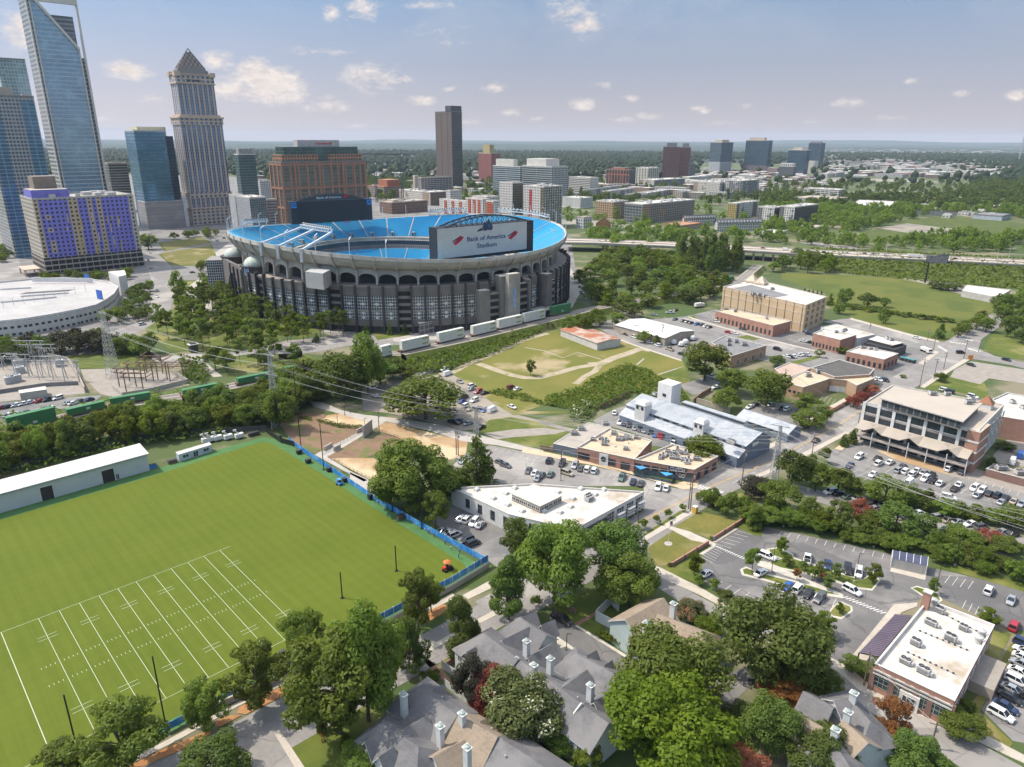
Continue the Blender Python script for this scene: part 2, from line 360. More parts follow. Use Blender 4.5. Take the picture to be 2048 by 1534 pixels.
def baseground():
 m,n,l,b=nt('ground');b.inputs['Roughness'].default_value=.95
 a=mixc(n,l,ramp01(n,l,noisen(n,l,.004,8),.42,.58),(.052,.085,.018),(.085,.105,.032))
 a=mixc(n,l,ramp01(n,l,noisen(n,l,.03,5),.52,.62),a,(.20,.175,.11))
 far=ramp01(n,l,noisen(n,l,.0014,9,rough=.7),.565,.6)
 a=mixc(n,l,mathn(n,l,'MULTIPLY',far,.75),a,(.34,.31,.27))
 l.new(a,b.inputs['Base Color'])
 rm=mat('far_woods',(.020,.042,.022),.95,c2=(.034,.056,.03),s=.004,c3=(.16,.155,.14),s3=.0016,lo3=.62,hi3=.68)
 mb=MB();rr=[0,60,200,500,1000,2000,4000,8000,14000,21000,27000]
 N=40
 for r0,r1 in zip(rr,rr[1:]):
  for k in range(N):
   t0,t1=[2*math.pi*x/N for x in(k,k+1)]
   q=[(r0*math.cos(t0),r0*math.sin(t0)),(r1*math.cos(t0),r1*math.sin(t0)),(r1*math.cos(t1),r1*math.sin(t1)),(r0*math.cos(t1),r0*math.sin(t1))]
   if r0==0:q=q[1:3]+[(0,0)]
   mb.face([(x,y,0)for x,y in q],m if r0<4000 else rm)
 struct('ground',mb)
 # low wooded ridges on the horizon
 mb=MB();rnd=random.Random(3)
 for dist,hh in((11000,45),(15500,85),(21000,150)):
  xs=np.linspace(-1.0,1.0,90);ph=[rnd.uniform(0,6)for _ in range(5)]
  z=[hh*(.45+.2*math.sin(5*t+ph[0])+.16*math.sin(11*t+ph[1])+.1*math.sin(23*t+ph[2])+.05*math.sin(51*t+ph[3]))for t in xs]
  for i in range(89):
   def q(i,k):return(dist*k*math.sin(xs[i]),dist*k*math.cos(xs[i]))
   mb.face([(*q(i,1),-1),(*q(i+1,1),-1),(*q(i+1,1.12),z[i+1]),(*q(i,1.12),z[i])],rm)
   mb.face([(*q(i,1.12),z[i]),(*q(i+1,1.12),z[i+1]),(*q(i+1,1.3),-1),(*q(i,1.3),-1)],rm)
 struct('hills',mb)
baseground()
# uptown and the stadium grounds
sheet('city_ground',ASPH,[(-250,700),(-250,380),(100,345),(730,360),(1000,420),(1140,470),(1160,590),(1080,640),(960,690),(700,690),(430,560),(330,560),(250,700),(0,760)],.02)
sheet('stadium_plaza',CONC,[*zB.l(0,560,110,480,1880,600,1960,720,1900,830,1400,980,1000,1010,700,960,420,940,0,740)],.03)
sheet('road_by_stadium',ROADM,[*zC.l(830,0,930,0,1010,110,1030,240,1000,345,900,430,720,530,560,520,800,420,880,330,900,220,860,100)],.05)
sheet('street_in_town',ROADM,[(-60,560),(25,500),(60,560),(75,640),(40,600),(20,600)],.05)
sheet('park_lawn',LAWN,[[*zC.l(850,470,1050,330,1300,300,1640,400,1780,450,1500,590,1000,590)],[*zC.l(925,25,1240,-30,1290,95,1000,92)],[*zA.l(925,1420,1180,1390,1240,1420,960,1470)],[*zC.l(1160,240,1200,190,1290,190,1240,290)],[*zC.l(1060,190,1150,180,1090,240,1050,250)]],.06)
sheet('dry_field',LAWN2,[[*zC.l(940,20,1230,-28,1270,85,1000,85)],[*zA.l(940,1425,1180,1395,1230,1425,970,1465)]],.07)
sheet('plaza_path',CONC,[[*zC.l(1190,150,1100,215,1090,280,1175,290,1160,230,1215,185)],[*zC.l(1050,330,1290,290,1600,340,1300,360,1060,380)]],.08)
sheet('drive_by_trees',ROADM,[*zC.l(880,590,960,625,1130,605,1240,615,1480,580,1680,530,1860,515,2048,480,2300,480,2300,560,2048,560,1900,590,1750,610,1500,605,1200,645,960,675,890,640)],.09)
sheet('verge',LAWN,[[*zC.l(1230,640,1500,610,1800,615,1850,640,1500,740,1330,740)],[*zC.l(390,620,640,600,700,600,870,650,830,700,640,695,470,695)],[*zC.l(1640,410,1760,440,1900,470,1760,520,1640,480)],[*zB.l(850,960,1000,950,1060,970,880,1000)]],.1)
sheet('footpath',CONC,[*zC.l(1170,620,1240,690,1300,740,1250,745,1200,700,1110,630)],.11)
sheet('substation_yard',GRAVEL,[[*zC.l(-200,600,310,600,460,680,500,840,0,890,-200,900)],[*zC.l(470,700,640,695,1000,720,1110,790,900,835,700,870,590,845,490,750)]],.08)
sheet('staff_car_park',ASPH,[*zC.l(-100,900,600,850,540,900,-100,1010)],.09)
# practice pitch
def turf():
 m,n,l,b=nt('turf');b.inputs['Roughness'].default_value=.95;b.inputs['Specular IOR Level'].default_value=.2
 g=n.new('ShaderNodeNewGeometry');mp=n.new('ShaderNodeMapping');mp.inputs['Rotation'].default_value=(0,0,-GA);l.new(g.outputs['Position'],mp.inputs[0])
 sp=n.new('ShaderNodeSeparateXYZ');l.new(mp.outputs[0],sp.inputs[0])
 st=mathn(n,l,'LESS_THAN',mathn(n,l,'FRACT',mathn(n,l,'DIVIDE',sp.outputs[0],3.1)),.5)
 st2=mathn(n,l,'LESS_THAN',mathn(n,l,'FRACT',mathn(n,l,'DIVIDE',sp.outputs[1],4.2)),.5)
 f=mathn(n,l,'ADD',mathn(n,l,'MULTIPLY',st,.22),mathn(n,l,'MULTIPLY',st2,.1))
 f=mathn(n,l,'ADD',f,mathn(n,l,'MULTIPLY',ramp01(n,l,noisen(n,l,.05,5,mp.outputs[0]),.3,.7),.6))
 c=mixc(n,l,f,(.086,.113,.011),(.112,.140,.015))
 mp2=n.new('ShaderNodeMapping');mp2.inputs['Scale'].default_value=(3,.06,1);l.new(mp.outputs[0],mp2.inputs[0])
 c=mixc(n,l,mathn(n,l,'MULTIPLY',ramp01(n,l,noisen(n,l,.6,4,mp2.outputs[0]),.55,.75),.3),c,(.165,.19,.03))
 mp3=n.new('ShaderNodeMapping');mp3.inputs['Scale'].default_value=(.05,2.5,1);l.new(mp.outputs[0],mp3.inputs[0])
 c=mixc(n,l,mathn(n,l,'MULTIPLY',ramp01(n,l,noisen(n,l,.5,4,mp3.outputs[0]),.56,.75),.25),c,(.075,.12,.011))
 c=mixc(n,l,mathn(n,l,'MULTIPLY',ramp01(n,l,noisen(n,l,1.2,3),.4,.7),.25),c,(.075,.112,.010))
 l.new(c,b.inputs['Base Color'])
 edge=mat('turf_edge',(.05,.14,.035),.95,c2=(.075,.17,.05),s=.3,s2=2)
 sheet('turf_border',edge,[(-420,1180),(0,1018),(300,942),(425,902),(528,874),(562,879),(602,903),(664,943),(750,1000),(835,1052),(976,1140),(900,1182),(770,1256),(565,1352),(440,1412),(330,1470),(200,1542),(-100,1720),(-700,1500)],.03)
 sheet('practice_pitch',m,[(-420,1205),(0,1040),(300,954),(425,914),(524,884),(545,888),(590,915),(655,955),(738,1010),(820,1062),(928,1128),(935,1141),(890,1165),(760,1236),(560,1330),(420,1400),(320,1450),(190,1520),(-100,1680),(-650,1480)],.045)
 # the painted half pitch: yard lines, hash rows, long cross marks
 a,bd=axes(GA)
 o=P((439.4,1100.8));bw=48.77;mb=MB()
 z=.06
 def seg(p,q,w):ribbon(mb,[p,q],w,z,FIELDL)
 seg(o+a*3.2,o-a*70,.1);seg(o+bd*bw+a*3,o+bd*bw-a*70,.1)
 for i in range(11):
  k=o-a*4.48*i
  seg(k,k+bd*bw,.11)
  if i%2==0:
   for s in(9.3,bw-9.3):
    for e in(-.7,.7):seg(k+bd*(s+e)-a*2,k+bd*(s+e)+a*2,.1)
  for j in range(-1 if i==0 else 1,5):
   for s in(20.8,bw-20.8):
    if j:h=k-a*j*.9;seg(h+bd*(s-.35),h+bd*(s+.35),.1)
 seg(o-a*52.5-bd*.1,o-a*52.5+bd*bw,.16)
 struct('pitch_lines',mb)
turf()
# street past the pitch, running on to the crossing and up the slope
GY=[(-67.5-45,103-42),(-52,112),(-8,152),(27,183),(66,216.6),(98,240.4),(136.6,275),(170,309),(215,352),(262,402),(330,470)]
mb=MB();ribbon(mb,[(x+3.2,y-3.4)for x,y in GY[:3]],10.5,.06,ROADM);ribbon(mb,[(x+3.2,y-3.4)for x,y in GY[2:4]]+GY[4:],13.5,.062,ROADM);struct('main_street',mb)
mb=MB()
for o in(-.15,.15):ribbon(mb,[(x-o*.65,y+o*.76)for x,y in GY[3:8]],.14,.075,PAINTY)
for k in range(14):
 t=k/14*150;p=Vector((66,216.6,0))+Vector((.77,.64,0))*t+Vector((.64,-.77,0))*3.3
 ribbon(mb,[p,p+Vector((.77,.64,0))*3],.14,.075,PAINT)
struct('road_markings',mb)
mb=MB()
for k in range(9):
 p=P(zE(1075,1185))+(P(zE(1215,1225))-P(zE(1075,1185)))*(k/8)
 ribbon(mb,[p,p+Vector((.77,.64,0))*3.2],.6,.078,PAINT)
struct('crosswalk',mb)
sheet('street_end_apron',ROADM,[*zJ.l(1325,1195,1385,1310,1270,1378,1345,1534,1460,1800,600,1800,640,1534,960,1390)],.05)
slab('front_walk',WALKM,[*zJ.l(1250,1385,1285,1385,1385,1534,1500,1700,1440,1700,1340,1534)],.12)
slab('street_walk',WALKM,[*zJ.l(1335,1120,1335,1140,1080,1260,860,1385,700,1470,560,1540,540,1534,690,1450,1080,1240)],.1)
sheet('mulch_strip',MULCH,[[*zJ.l(1340,1142,1330,1192,1120,1296,1080,1290,1090,1262)],[*zJ.l(985,1325,1050,1300,1100,1300,1000,1355,985,1345)],[*zJ.l(960,1362,960,1385,800,1470,650,1534,580,1534,720,1465)],[*zI.l(730,215,860,150,890,165,850,205,760,255)]],.13)
slab('street_walk',WALKM,[[*zI.l(1100,30,1105,70,990,125,960,105)],[*zI.l(940,110,905,95,640,240,610,270,640,275,860,150)],[*zI.l(1150,165,1170,185,900,330,780,400,770,380,880,315)]],.1)
sheet('yard_lawn',LAWN,[[*zI.l(780,390,900,335,1165,190,1180,215,950,330,870,460,860,470)],[*zJ.l(1275,1395,1400,1310,1700,1200,1900,1534,1700,1700,1500,1700,1380,1534)],
[*zI.l(1380,130,1700,60,1960,100,1700,240,1640,300,1540,255,1470,200)]],.04)
sheet('brick_path',mat('path_brick',(.28,.15,.10),.9,c2=(.22,.12,.09),s=.8),[[*zI.l(770,420,850,480,900,540,980,620,1010,660,960,620,850,530,760,440)],[*zI.l(1530,250,1640,190,1650,202,1545,264)]],.06)
sheet('townhouse_drive',ASPH2,[[*zI.l(1400,200,1440,190,1540,260,1800,420,1830,480,1700,480,1540,390,1440,310)],[*zI.l(1800,420,2048,540,2048,760,1840,640,1700,480)],[*zG.l(400,1040,620,960,640,1060,560,1140,470,1220,420,1180)]],.05)
slab('drive_kerb',KERBM,[[*zI.l(1536,262,1548,258,1800,412,1795,425)],[*zI.l(1425,312,1440,312,1545,385,1470,440,1420,370)]],.12)
# lot behind the pitch fence
sheet('back_lot',ASPH,[*zH.l(590,590,700,600,950,740,1000,800,1010,960,940,1000,560,735,520,700)],.05)
# walking trail and its slopes
sheet('trail_slope',REDD,[*zK.l(20,640,240,570,560,690,520,770,760,700,800,760,620,850,560,870,330,870,120,790)],.04)
sheet('trail_dirt',DIRT,[[*zK.l(640,650,720,648,1000,715,1215,770,1200,860,1100,880,900,830,780,740,650,700)],[*zK.l(330,600,400,590,610,650,550,680,300,635)],[*zK.l(340,870,620,870,700,920,700,1010,600,1008)]],.05)
slab('trail',CONC,[*zK.l(220,512,300,520,420,570,560,598,720,615,1020,655,1200,705,1400,755,1690,822,1700,850,1400,790,1180,765,980,700,700,640,620,690,560,690,610,650,400,590,240,545)],.1)
slab('trail_ramp',CONC,[*zK.l(560,690,600,700,330,865,470,950,590,1008,560,1020,250,850)],.1)
slab('trail_ramp',CONC,[*zH.l(0,395,60,420,190,480,135,530,0,445)],.1)
sheet('gravel_lot',DUST,[*zK.l(540,450,570,420,720,400,900,330,1110,335,1190,390,1310,480,1400,540,1520,595,1890,690,1830,712,1500,622,1340,640,1290,690,1200,695,1030,655,700,585,560,570)],.05)
sheet('ditch_lawn',LAWN,[[*zK.l(1290,690,1350,630,1480,612,1640,640,1790,690,1850,705,1690,825,1400,755)]],.06)
sheet('ditch_stones',GRAVEL,[*zK.l(1310,715,1500,690,1700,680,1840,700,1760,720,1500,740,1400,752)],.08)
sheet('meadow',MEADOW,[*zK.l(1115,335,1200,290,1490,180,1640,100,1770,60),*zE.l(230,200,590,245,700,280,820,325,990,375,1040,510,1000,620,640,560,330,680,130,660,0,700),*zK.l(1900,580,1500,600,1310,480,1190,390)],.055)
TRACK=mat('worn_track',(.44,.36,.26),.95,c2=(.34,.29,.19),s=.2,s2=1.4,c3=(.20,.19,.07),s3=.16,lo3=.55,hi3=.66)
def tracks():
 mb=MB()
 for pts,w in((zK.l(1115,335,1200,285,1300,245,1400,205,1500,155,1600,115,1720,85),4),(zK.l(1280,275,1350,300,1420,325,1500,350,1580,365,1660,365,1780,335,1900,300,2048,278),4.5),(zE.l(400,405,480,400,560,365,640,340,720,310,790,320),5.5),(zE.l(480,400,440,450,380,480,320,530),3.5)):
  ribbon(mb,[P(p)for p in pts],w,.075+w*.003,TRACK)
 struct('meadow_track',mb)
 mb=MB()
 for pts in(zE.l(0,300,120,320,240,365,330,330,480,375),zE.l(840,470,1000,420),zE.l(690,420,750,370)):
  ribbon(mb,[P(p)for p in pts],.8,.08,CONC)
 struct('old_kerb',mb)
tracks()
# shopping street lots
sheet('shop_car_park',ROADM,[*zH.l(880,222,1230,290,1440,343,1745,396,1900,440,2030,490),*zE.l(1085,1210,1230,1260,750,1330),*zH.l(1850,480,1500,480,1000,480,700,490,650,350,700,290)],.058)
slab('shop_walk',mat('paver_tan',(.60,.47,.31),.9,c2=(.52,.40,.27),s=.3,s2=1.5),[*zE.l(-10,930,60,945,330,1000,660,1050,690,1110,940,1160,1100,1120,1085,1185,1000,1195,640,1095,440,1045,200,1000,-20,960)],.12)
sheet('shed_car_park',ASPH,[*zE.l(430,760,560,690,660,660,620,740,1020,880,1040,960,900,930,800,920,800,880,560,800,450,780)],.058)
slab('street_walk',WALKM,[[*zE.l(1060,1140,1330,1030,1260,1000,1220,1020,1080,1110)],[*zE.l(1400,1010,1620,900,1740,830,1720,800,1600,880,1380,990)],[*zE.l(1780,780,1940,690,2030,640,2010,620,1760,760)],[*zE.l(1340,1150,1500,1085,1620,1030,1800,940,2020,830,2048,840,1820,960,1640,1050,1360,1170)]],.11)
sheet('yard_asphalt',ASPH,[[*zE.l(960,540,1150,480,1230,520,1160,590,1060,600)],[*zE.l(1370,690,1480,640,1720,660,1900,690,1780,770,1740,790,1500,740)]],.058)
sheet('upper_lots',ASPH,[*zE.l(420,150,560,120,830,120,1000,105,1200,60,1700,180),*zF.l(640,30,830,60,1250,130,1420,190,1290,300,1080,440,990,420,600,330,300,300),*zE.l(1800,420,1540,390,1240,330,1030,330,980,345,780,290,590,240)],.05)
sheet('side_street',ROADM,[[*zE.l(420,150,500,170,760,255,1000,340,985,378,720,292,560,235)],[*zE.l(950,120,1030,112,1240,175,1500,245,1830,325,1990,385,1960,402,1760,340,1480,280,1200,200)]],.07)
slab('side_walk',WALKM,[[*zE.l(1030,104,1240,168,1500,238,1830,318,1828,324,1500,246,1240,176,1030,112)],[*zE.l(590,246,720,292,985,378,983,386,720,300,590,253)]],.12)
sheet('side_grass',LAWN,[[*zE.l(1330,235,1400,222,1480,245,1440,256)],[*zE.l(1640,400,1840,350,1860,365,1700,410)],[*zE.l(840,480,1010,415,1035,500,960,530)],[*zE.l(1020,108,1070,95,1075,115,1040,122)]],.09)
# road by the lawn and the big crossing
sheet('avenue',ROADM,[*zF.l(650,10,830,-10,1000,40,1250,110,1450,150,1560,130,1700,60,1800,20,1830,20,1730,90,1690,190,1800,240,2100,310,2100,350,1900,300,1620,255,1480,330,1300,445,1270,300,1400,195,1200,130,950,90)],.066)
slab('avenue_walk',WALKM,[[*zF.l(1300,447,1400,375,1500,320,1590,262,1640,262,1500,345,1330,455)],[*zF.l(840,-14,1260,100,1430,140,1425,150,1250,112,830,-4)],[*zF.l(1290,290,1400,205,1430,215,1320,300)]],.12)
mb=MB()
for p,q in((zF(1500,150),zF(1600,165)),(zF(1420,180),zF(1470,210)),(zF(1560,120),zF(1640,140)),(zF(1620,195),zF(1690,215))):
 for k in range(6):
  s=P(p)+(P(q)-P(p))*(k/5);ribbon(mb,[s,s+Vector((.73,.68,0))*3],.9,.085,PAINT)
struct('crosswalk',mb)
sheet('hill_lawn',mat('hill_grass',(.09,.115,.010),.95,c2=(.13,.135,.018),s=.02,s2=.7,c3=(.07,.095,.009),s3=.03),[*zD.l(1000,640,1300,648,1560,668,1700,700,1780,720,1950,755,1900,820,1770,860,1740,935,1640,930,1390,868,1200,780,1190,730,1000,665)],.05)
sheet('slope_grass',mat('slope_weeds',(.095,.12,.015),.95,c2=(.06,.082,.011),s=.06,s2=.5,bump=.6),[[*zD.l(1190,600,1240,560,1700,590,2200,625,2200,720,1750,680,1300,640)],[*zQ.l(640,780,900,720,1240,620,1500,590,2300,660,2300,740,1500,740,1100,770,800,790)]],.05)
sheet('sand_lot',DUST,[[*zQ.l(1030,670,1250,640,1600,680,1500,715,1250,705)],[*zD.l(1500,660,1640,670,1780,690,1800,740,1640,690)]],.07)
sheet('corner_lot',GRAVEL,[*zF.l(1530,330,1640,275,1990,330,2100,380,2100,440,1760,390,1700,430,1500,380)],.075)
sheet('corner_grass',LAWN,[[*zF.l(1320,455,1500,375,1730,420,1770,520,1700,520,1450,455,1400,490)],[*zF.l(1780,90,2100,120,2100,280,1880,250,1720,210)]],.072)
# long car park below the white building
sheet('long_car_park',ASPH,[*zF.l(640,900,880,790,960,810,1700,1010,2100,1130,2100,1370,1900,1320,1500,1230,1200,1130,900,1050,780,1020)],.058)
sheet('sandy_drive',DIRT,[[*zF.l(1010,870,1130,880,1500,1000,1480,1030,1130,930)],[*zF.l(730,860,770,830,800,850,780,870)]],.07)
sheet('service_drive',GRAVEL,[[*zF.l(880,770,1000,830,1700,1000,2100,1120,2100,1180,1500,1040,950,840,870,800)],[*zF.l(1740,960,1880,800,2100,830,2100,1000,1800,950)]],.064)
sheet('lower_car_park',ROADM,[*zF.l(440,1090,600,1130,900,1200,1300,1290,1700,1380,2100,1480,2100,1560,1700,1480,1300,1380,900,1290,560,1200)],.058)
# clinic car park with its islands
sheet('clinic_car_park',ASPH2,[*zG.l(580,255,720,240,1000,300,1380,385,1560,450,1700,480,2200,600,2200,800,1950,760,1700,640,1560,580,1440,660,1380,720,1200,890,1130,950,950,870,640,640,380,510,380,390,440,340)],.058)
sheet('cul_street',ROADM,[*zG.l(140,480,190,500,330,570,520,670,700,740,900,850,1100,960,1300,1100,1650,1260,2200,1560,2200,1800,1900,1600,1640,1420,1240,1180,1050,1020,800,880,500,720,270,620,150,540)],.056)
slab('clinic_walk',WALKM,[[*zG.l(150,440,180,450,400,560,620,690,600,705,380,590,160,490)],[*zG.l(920,850,1000,885,1150,960,1240,1040,1660,1210,2100,1440,2080,1470,1640,1265,1200,1080,1100,990,910,870)],[*zG.l(100,290,330,150,360,165,110,310)],[*zG.l(215,245,240,240,330,265,430,310,470,330,460,345,410,325,340,310)],
[*zG.l(1370,435,1550,475,1540,515,1360,470)],[*zG.l(1380,640,1500,630,1500,650,1420,680,1240,930,1160,910)],[*zG.l(440,325,470,320,580,252,560,250)],[*zG.l(400,385,460,345,450,340,380,380)]],.11)
sheet('clinic_lawn',LAWN2,[[*zG.l(110,320,215,255,400,325,240,440,155,440)],[*zG.l(250,240,370,170,400,165,600,215,440,300)]],.06)
sheet('clinic_grass',LAWN,[[*zG.l(100,275,280,160,330,150,100,300)],[*zG.l(250,440,400,385,390,520,340,520,160,450)],[*zG.l(580,240,640,190,720,235,700,290,640,280)],[*zG.l(530,90,590,65,700,100,680,125)],[*zG.l(1570,440,1690,470,2100,590,2100,540,1700,440)],
[*zG.l(1880,770,1980,790,1960,840,1870,1000,1820,960)],[*zG.l(1110,980,1140,975,1230,1040,1200,1050)]],.065)
slab('car_park_island',KERBM,[[*zG.l(725,355,790,345,860,380,870,400,1080,470,1220,510,1280,470,1310,520,1270,570,1180,560,1000,500,800,460,720,430,800,405,730,380)],
[*zG.l(590,460,620,445,680,470,800,500,960,540,1120,590,1120,610,940,580,720,520,660,505,600,490)],
[*zG.l(1045,680,1070,645,1110,625,1165,650,1170,675,1110,718,1060,705)],[*zG.l(1465,555,1500,545,1610,580,1630,620,1600,640,1530,600)],[*zG.l(930,760,990,775,1050,790,980,865,920,840)],[*zG.l(680,415,720,420,1120,590,1080,590,900,520,680,440)]],.13)
def lay(name,m,polys,z):
 b=MB()
 for pl in polys:b.face([(p.x,p.y,z)for p in ccw([P(q)for q in pl])],m);z+=.003
 return struct(name,b)
sheet('side_car_park',ASPH2,[*zG.l(2040,840,2300,840,2300,1400,1990,1340,1830,1180,1880,1080)],.06)
sheet('straw_bed',LAWN2,[*zG.l(1880,1010,1980,840,2035,840,1870,1090,1820,1190,1990,1350,1960,1400,1700,1270,1790,1130)],.062)
lay('island_grass',LAWN,[[*zG.l(740,360,785,353,855,385,862,405,1080,478,1218,516,1275,482,1300,520,1265,560,1185,550,1000,490,800,450,740,427,810,405,745,380)],
[*zG.l(605,462,625,455,680,478,800,508,960,548,1100,592,940,570,720,510,660,495,610,482)],
[*zG.l(1055,678,1076,652,1110,634,1155,653,1158,672,1110,706,1064,697)],[*zG.l(1475,557,1500,552,1602,586,1616,618,1598,630,1535,594)],[*zG.l(940,770,990,785,1035,797,975,855,930,836)]],.15)
def lines(name,rows,z=.075,w=.12,m=None):
 """rows of bay lines: (start spot, end spot, tip of the first line, count)"""
 mb=MB()
 for p0,p1,tip,n in rows:
  p0,p1,d=P(p0),P(p1),P(tip)-P(p0)
  for k in range(n):s=p0+(p1-p0)*(k/max(1,n-1));ribbon(mb,[s,s+d],w,z,m or PAINT)
 struct(name,mb)
lines('bay_lines',[(zG(790,285),zG(1370,415),zG(805,262),13),(zG(470,330),zG(580,262),zG(545,350),6),(zG(390,395),zG(440,345),zG(450,425),6),(zG(460,550),zG(700,650),zG(500,520),6),(zG(720,560),zG(790,590),zG(780,510),3),(zG(1640,530),zG(1760,560),zG(1670,490),4),(zG(1730,660),zG(1830,710),zG(1750,620),4),(zG(800,595),zG(1060,660),zG(830,545),6)])
lines('bay_lines',[(zG(1115,605),zG(1310,685),zG(1145,600),12),(zG(465,345),zG(600,405),zG(480,340),12)],w=.35)
lines('bay_lines',[(zF(890,830),zF(1010,860),zF(930,812),5),(zF(820,1030),zF(920,1070),zF(890,1000),3),(zF(900,920),zF(1000,960),zF(950,890),3),(zF(1010,1000),zF(1240,1090),zF(1070,960),5),(zF(1450,1130),zF(1950,1240),zF(1500,1095),9),(zF(1640,1040),zF(1960,1150),zF(1625,1060),7)])
lines('bay_lines',[(zH(900,260),zH(1240,340),zH(930,240),9),(zH(1390,385),zH(1900,500),zH(1420,350),14),(zE(20,1000),zE(60,1010),zE(0,1030),2)],w=.1)
lines('bay_lines',[(zE(850,870),zE(900,890),zE(880,850),3),(zE(1180,100),zE(900,130),zE(1150,75),2),(zE(1640,215),zE(1800,250),zE(1680,230),6),(zE(1880,600),zE(2010,640),zE(1850,640),6),(zF(100,120),zF(560,240),zF(140,105),8)],w=.1)
# ------------------------------------------------------------------ stadium
SC,SA,SB_=Vector((-87.6,552.9,0)),138.,121.7
SU,SW=Vector((-.573,.8195,0)),Vector((.8195,.573,0))
def S(t,off=0.,z=0.):
 p=SC+SU*(SA+off)*math.cos(t)+SW*(SB_+off)*math.sin(t)
 return Vector((p.x,p.y,z+max(0,min(1,(z-28)/15))*(1.4-4*math.cos(2*t)-1.7*math.cos(t))))
def ringstrip(mb,prof,m,n=144,t0=0.,t1=2*math.pi,ulen=1.):
 """sheet swept round the bowl through (offset, height) stations"""
 for k in range(n):
  a,b=t0+(t1-t0)*k/n,t0+(t1-t0)*(k+1)/n
  ua,ub=a*145,b*145;v=0
  for(o0,z0),(o1,z1)in zip(prof,prof[1:]):
   dv=math.hypot(o1-o0,z1-z0)
   mb.face([S(a,o0,z0),S(b,o0,z0),S(b,o1,z1),S(a,o1,z1)],m,[(ua,v),(ub,v),(ub,v+dv),(ua,v+dv)])
   v+=dv
def text(body,width,m,parent,mtx,name='lettering',height=None,ext=.06,shear=0.):
 cu=bpy.data.curves.new(name,'FONT');cu.body=body;cu.align_x='CENTER';cu.align_y='CENTER';cu.extrude=ext;cu.shear=shear
 o=bpy.data.objects.new(name,cu);cu.materials.append(m);sc.collection.objects.link(o);cu.size=1
 cu.offset=.008
 bpy.context.view_layer.update();s=width/max(.01,o.dimensions.x);sy=height/max(.01,o.dimensions.y)if height else s
 me=bpy.data.meshes.new_from_object(o);bpy.data.objects.remove(o)
 for v in me.vertices:v.co=mtx@Vector((v.co.x*s,v.co.y*sy,v.co.z))
 o=bpy.data.objects.new(name,me);return link(o,parent)
def frame_on(o,right,up):  # placing matrix: x right, y up, z outwards
 r=right.normalized();u=up.normalized();nn=r.cross(u)
 m=Matrix((r,u,nn)).transposed().to_4x4();m.translation=o
 return m
SEAT=mat('seat_blue',(.018,.27,.50),.6,c2=(.035,.34,.55),s=.03,s2=.5)
SCONC=mat('stadium_concrete',(.42,.385,.33),.85,c2=(.28,.262,.23),s=.12,s2=.9,c3=(.2,.19,.17),s3=.07,lo3=.56,hi3=.72)
SCONC2=mat('pale_concrete',(.54,.50,.44),.85,c2=(.40,.38,.34),s=.15,s2=.9)
SDARK=mat('stadium_black',(.035,.034,.037),.55,c2=(.05,.049,.05),s=.3)
SBROWN=mat('stadium_brown',(.17,.15,.138),.7,c2=(.125,.112,.104),s=.2)
WHITE=mat('white_steel',(.66,.66,.66),.5,c2=(.55,.55,.56),s=.5)
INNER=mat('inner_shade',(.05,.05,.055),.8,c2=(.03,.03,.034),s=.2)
SWIN=facade('stadium_grid',(.52,.51,.49),(.045,.06,.08),1.45,1.9,.78,.80,var=.25)
SBAND=facade('suite_glass',(.10,.105,.115),(.02,.03,.045),3.2,4.2,.8,.6,var=.4)
SDECK=facade('open_decks',(.24,.22,.20),(.012,.012,.014),9,4.4,1.1,.62,grough=.8,var=.2)
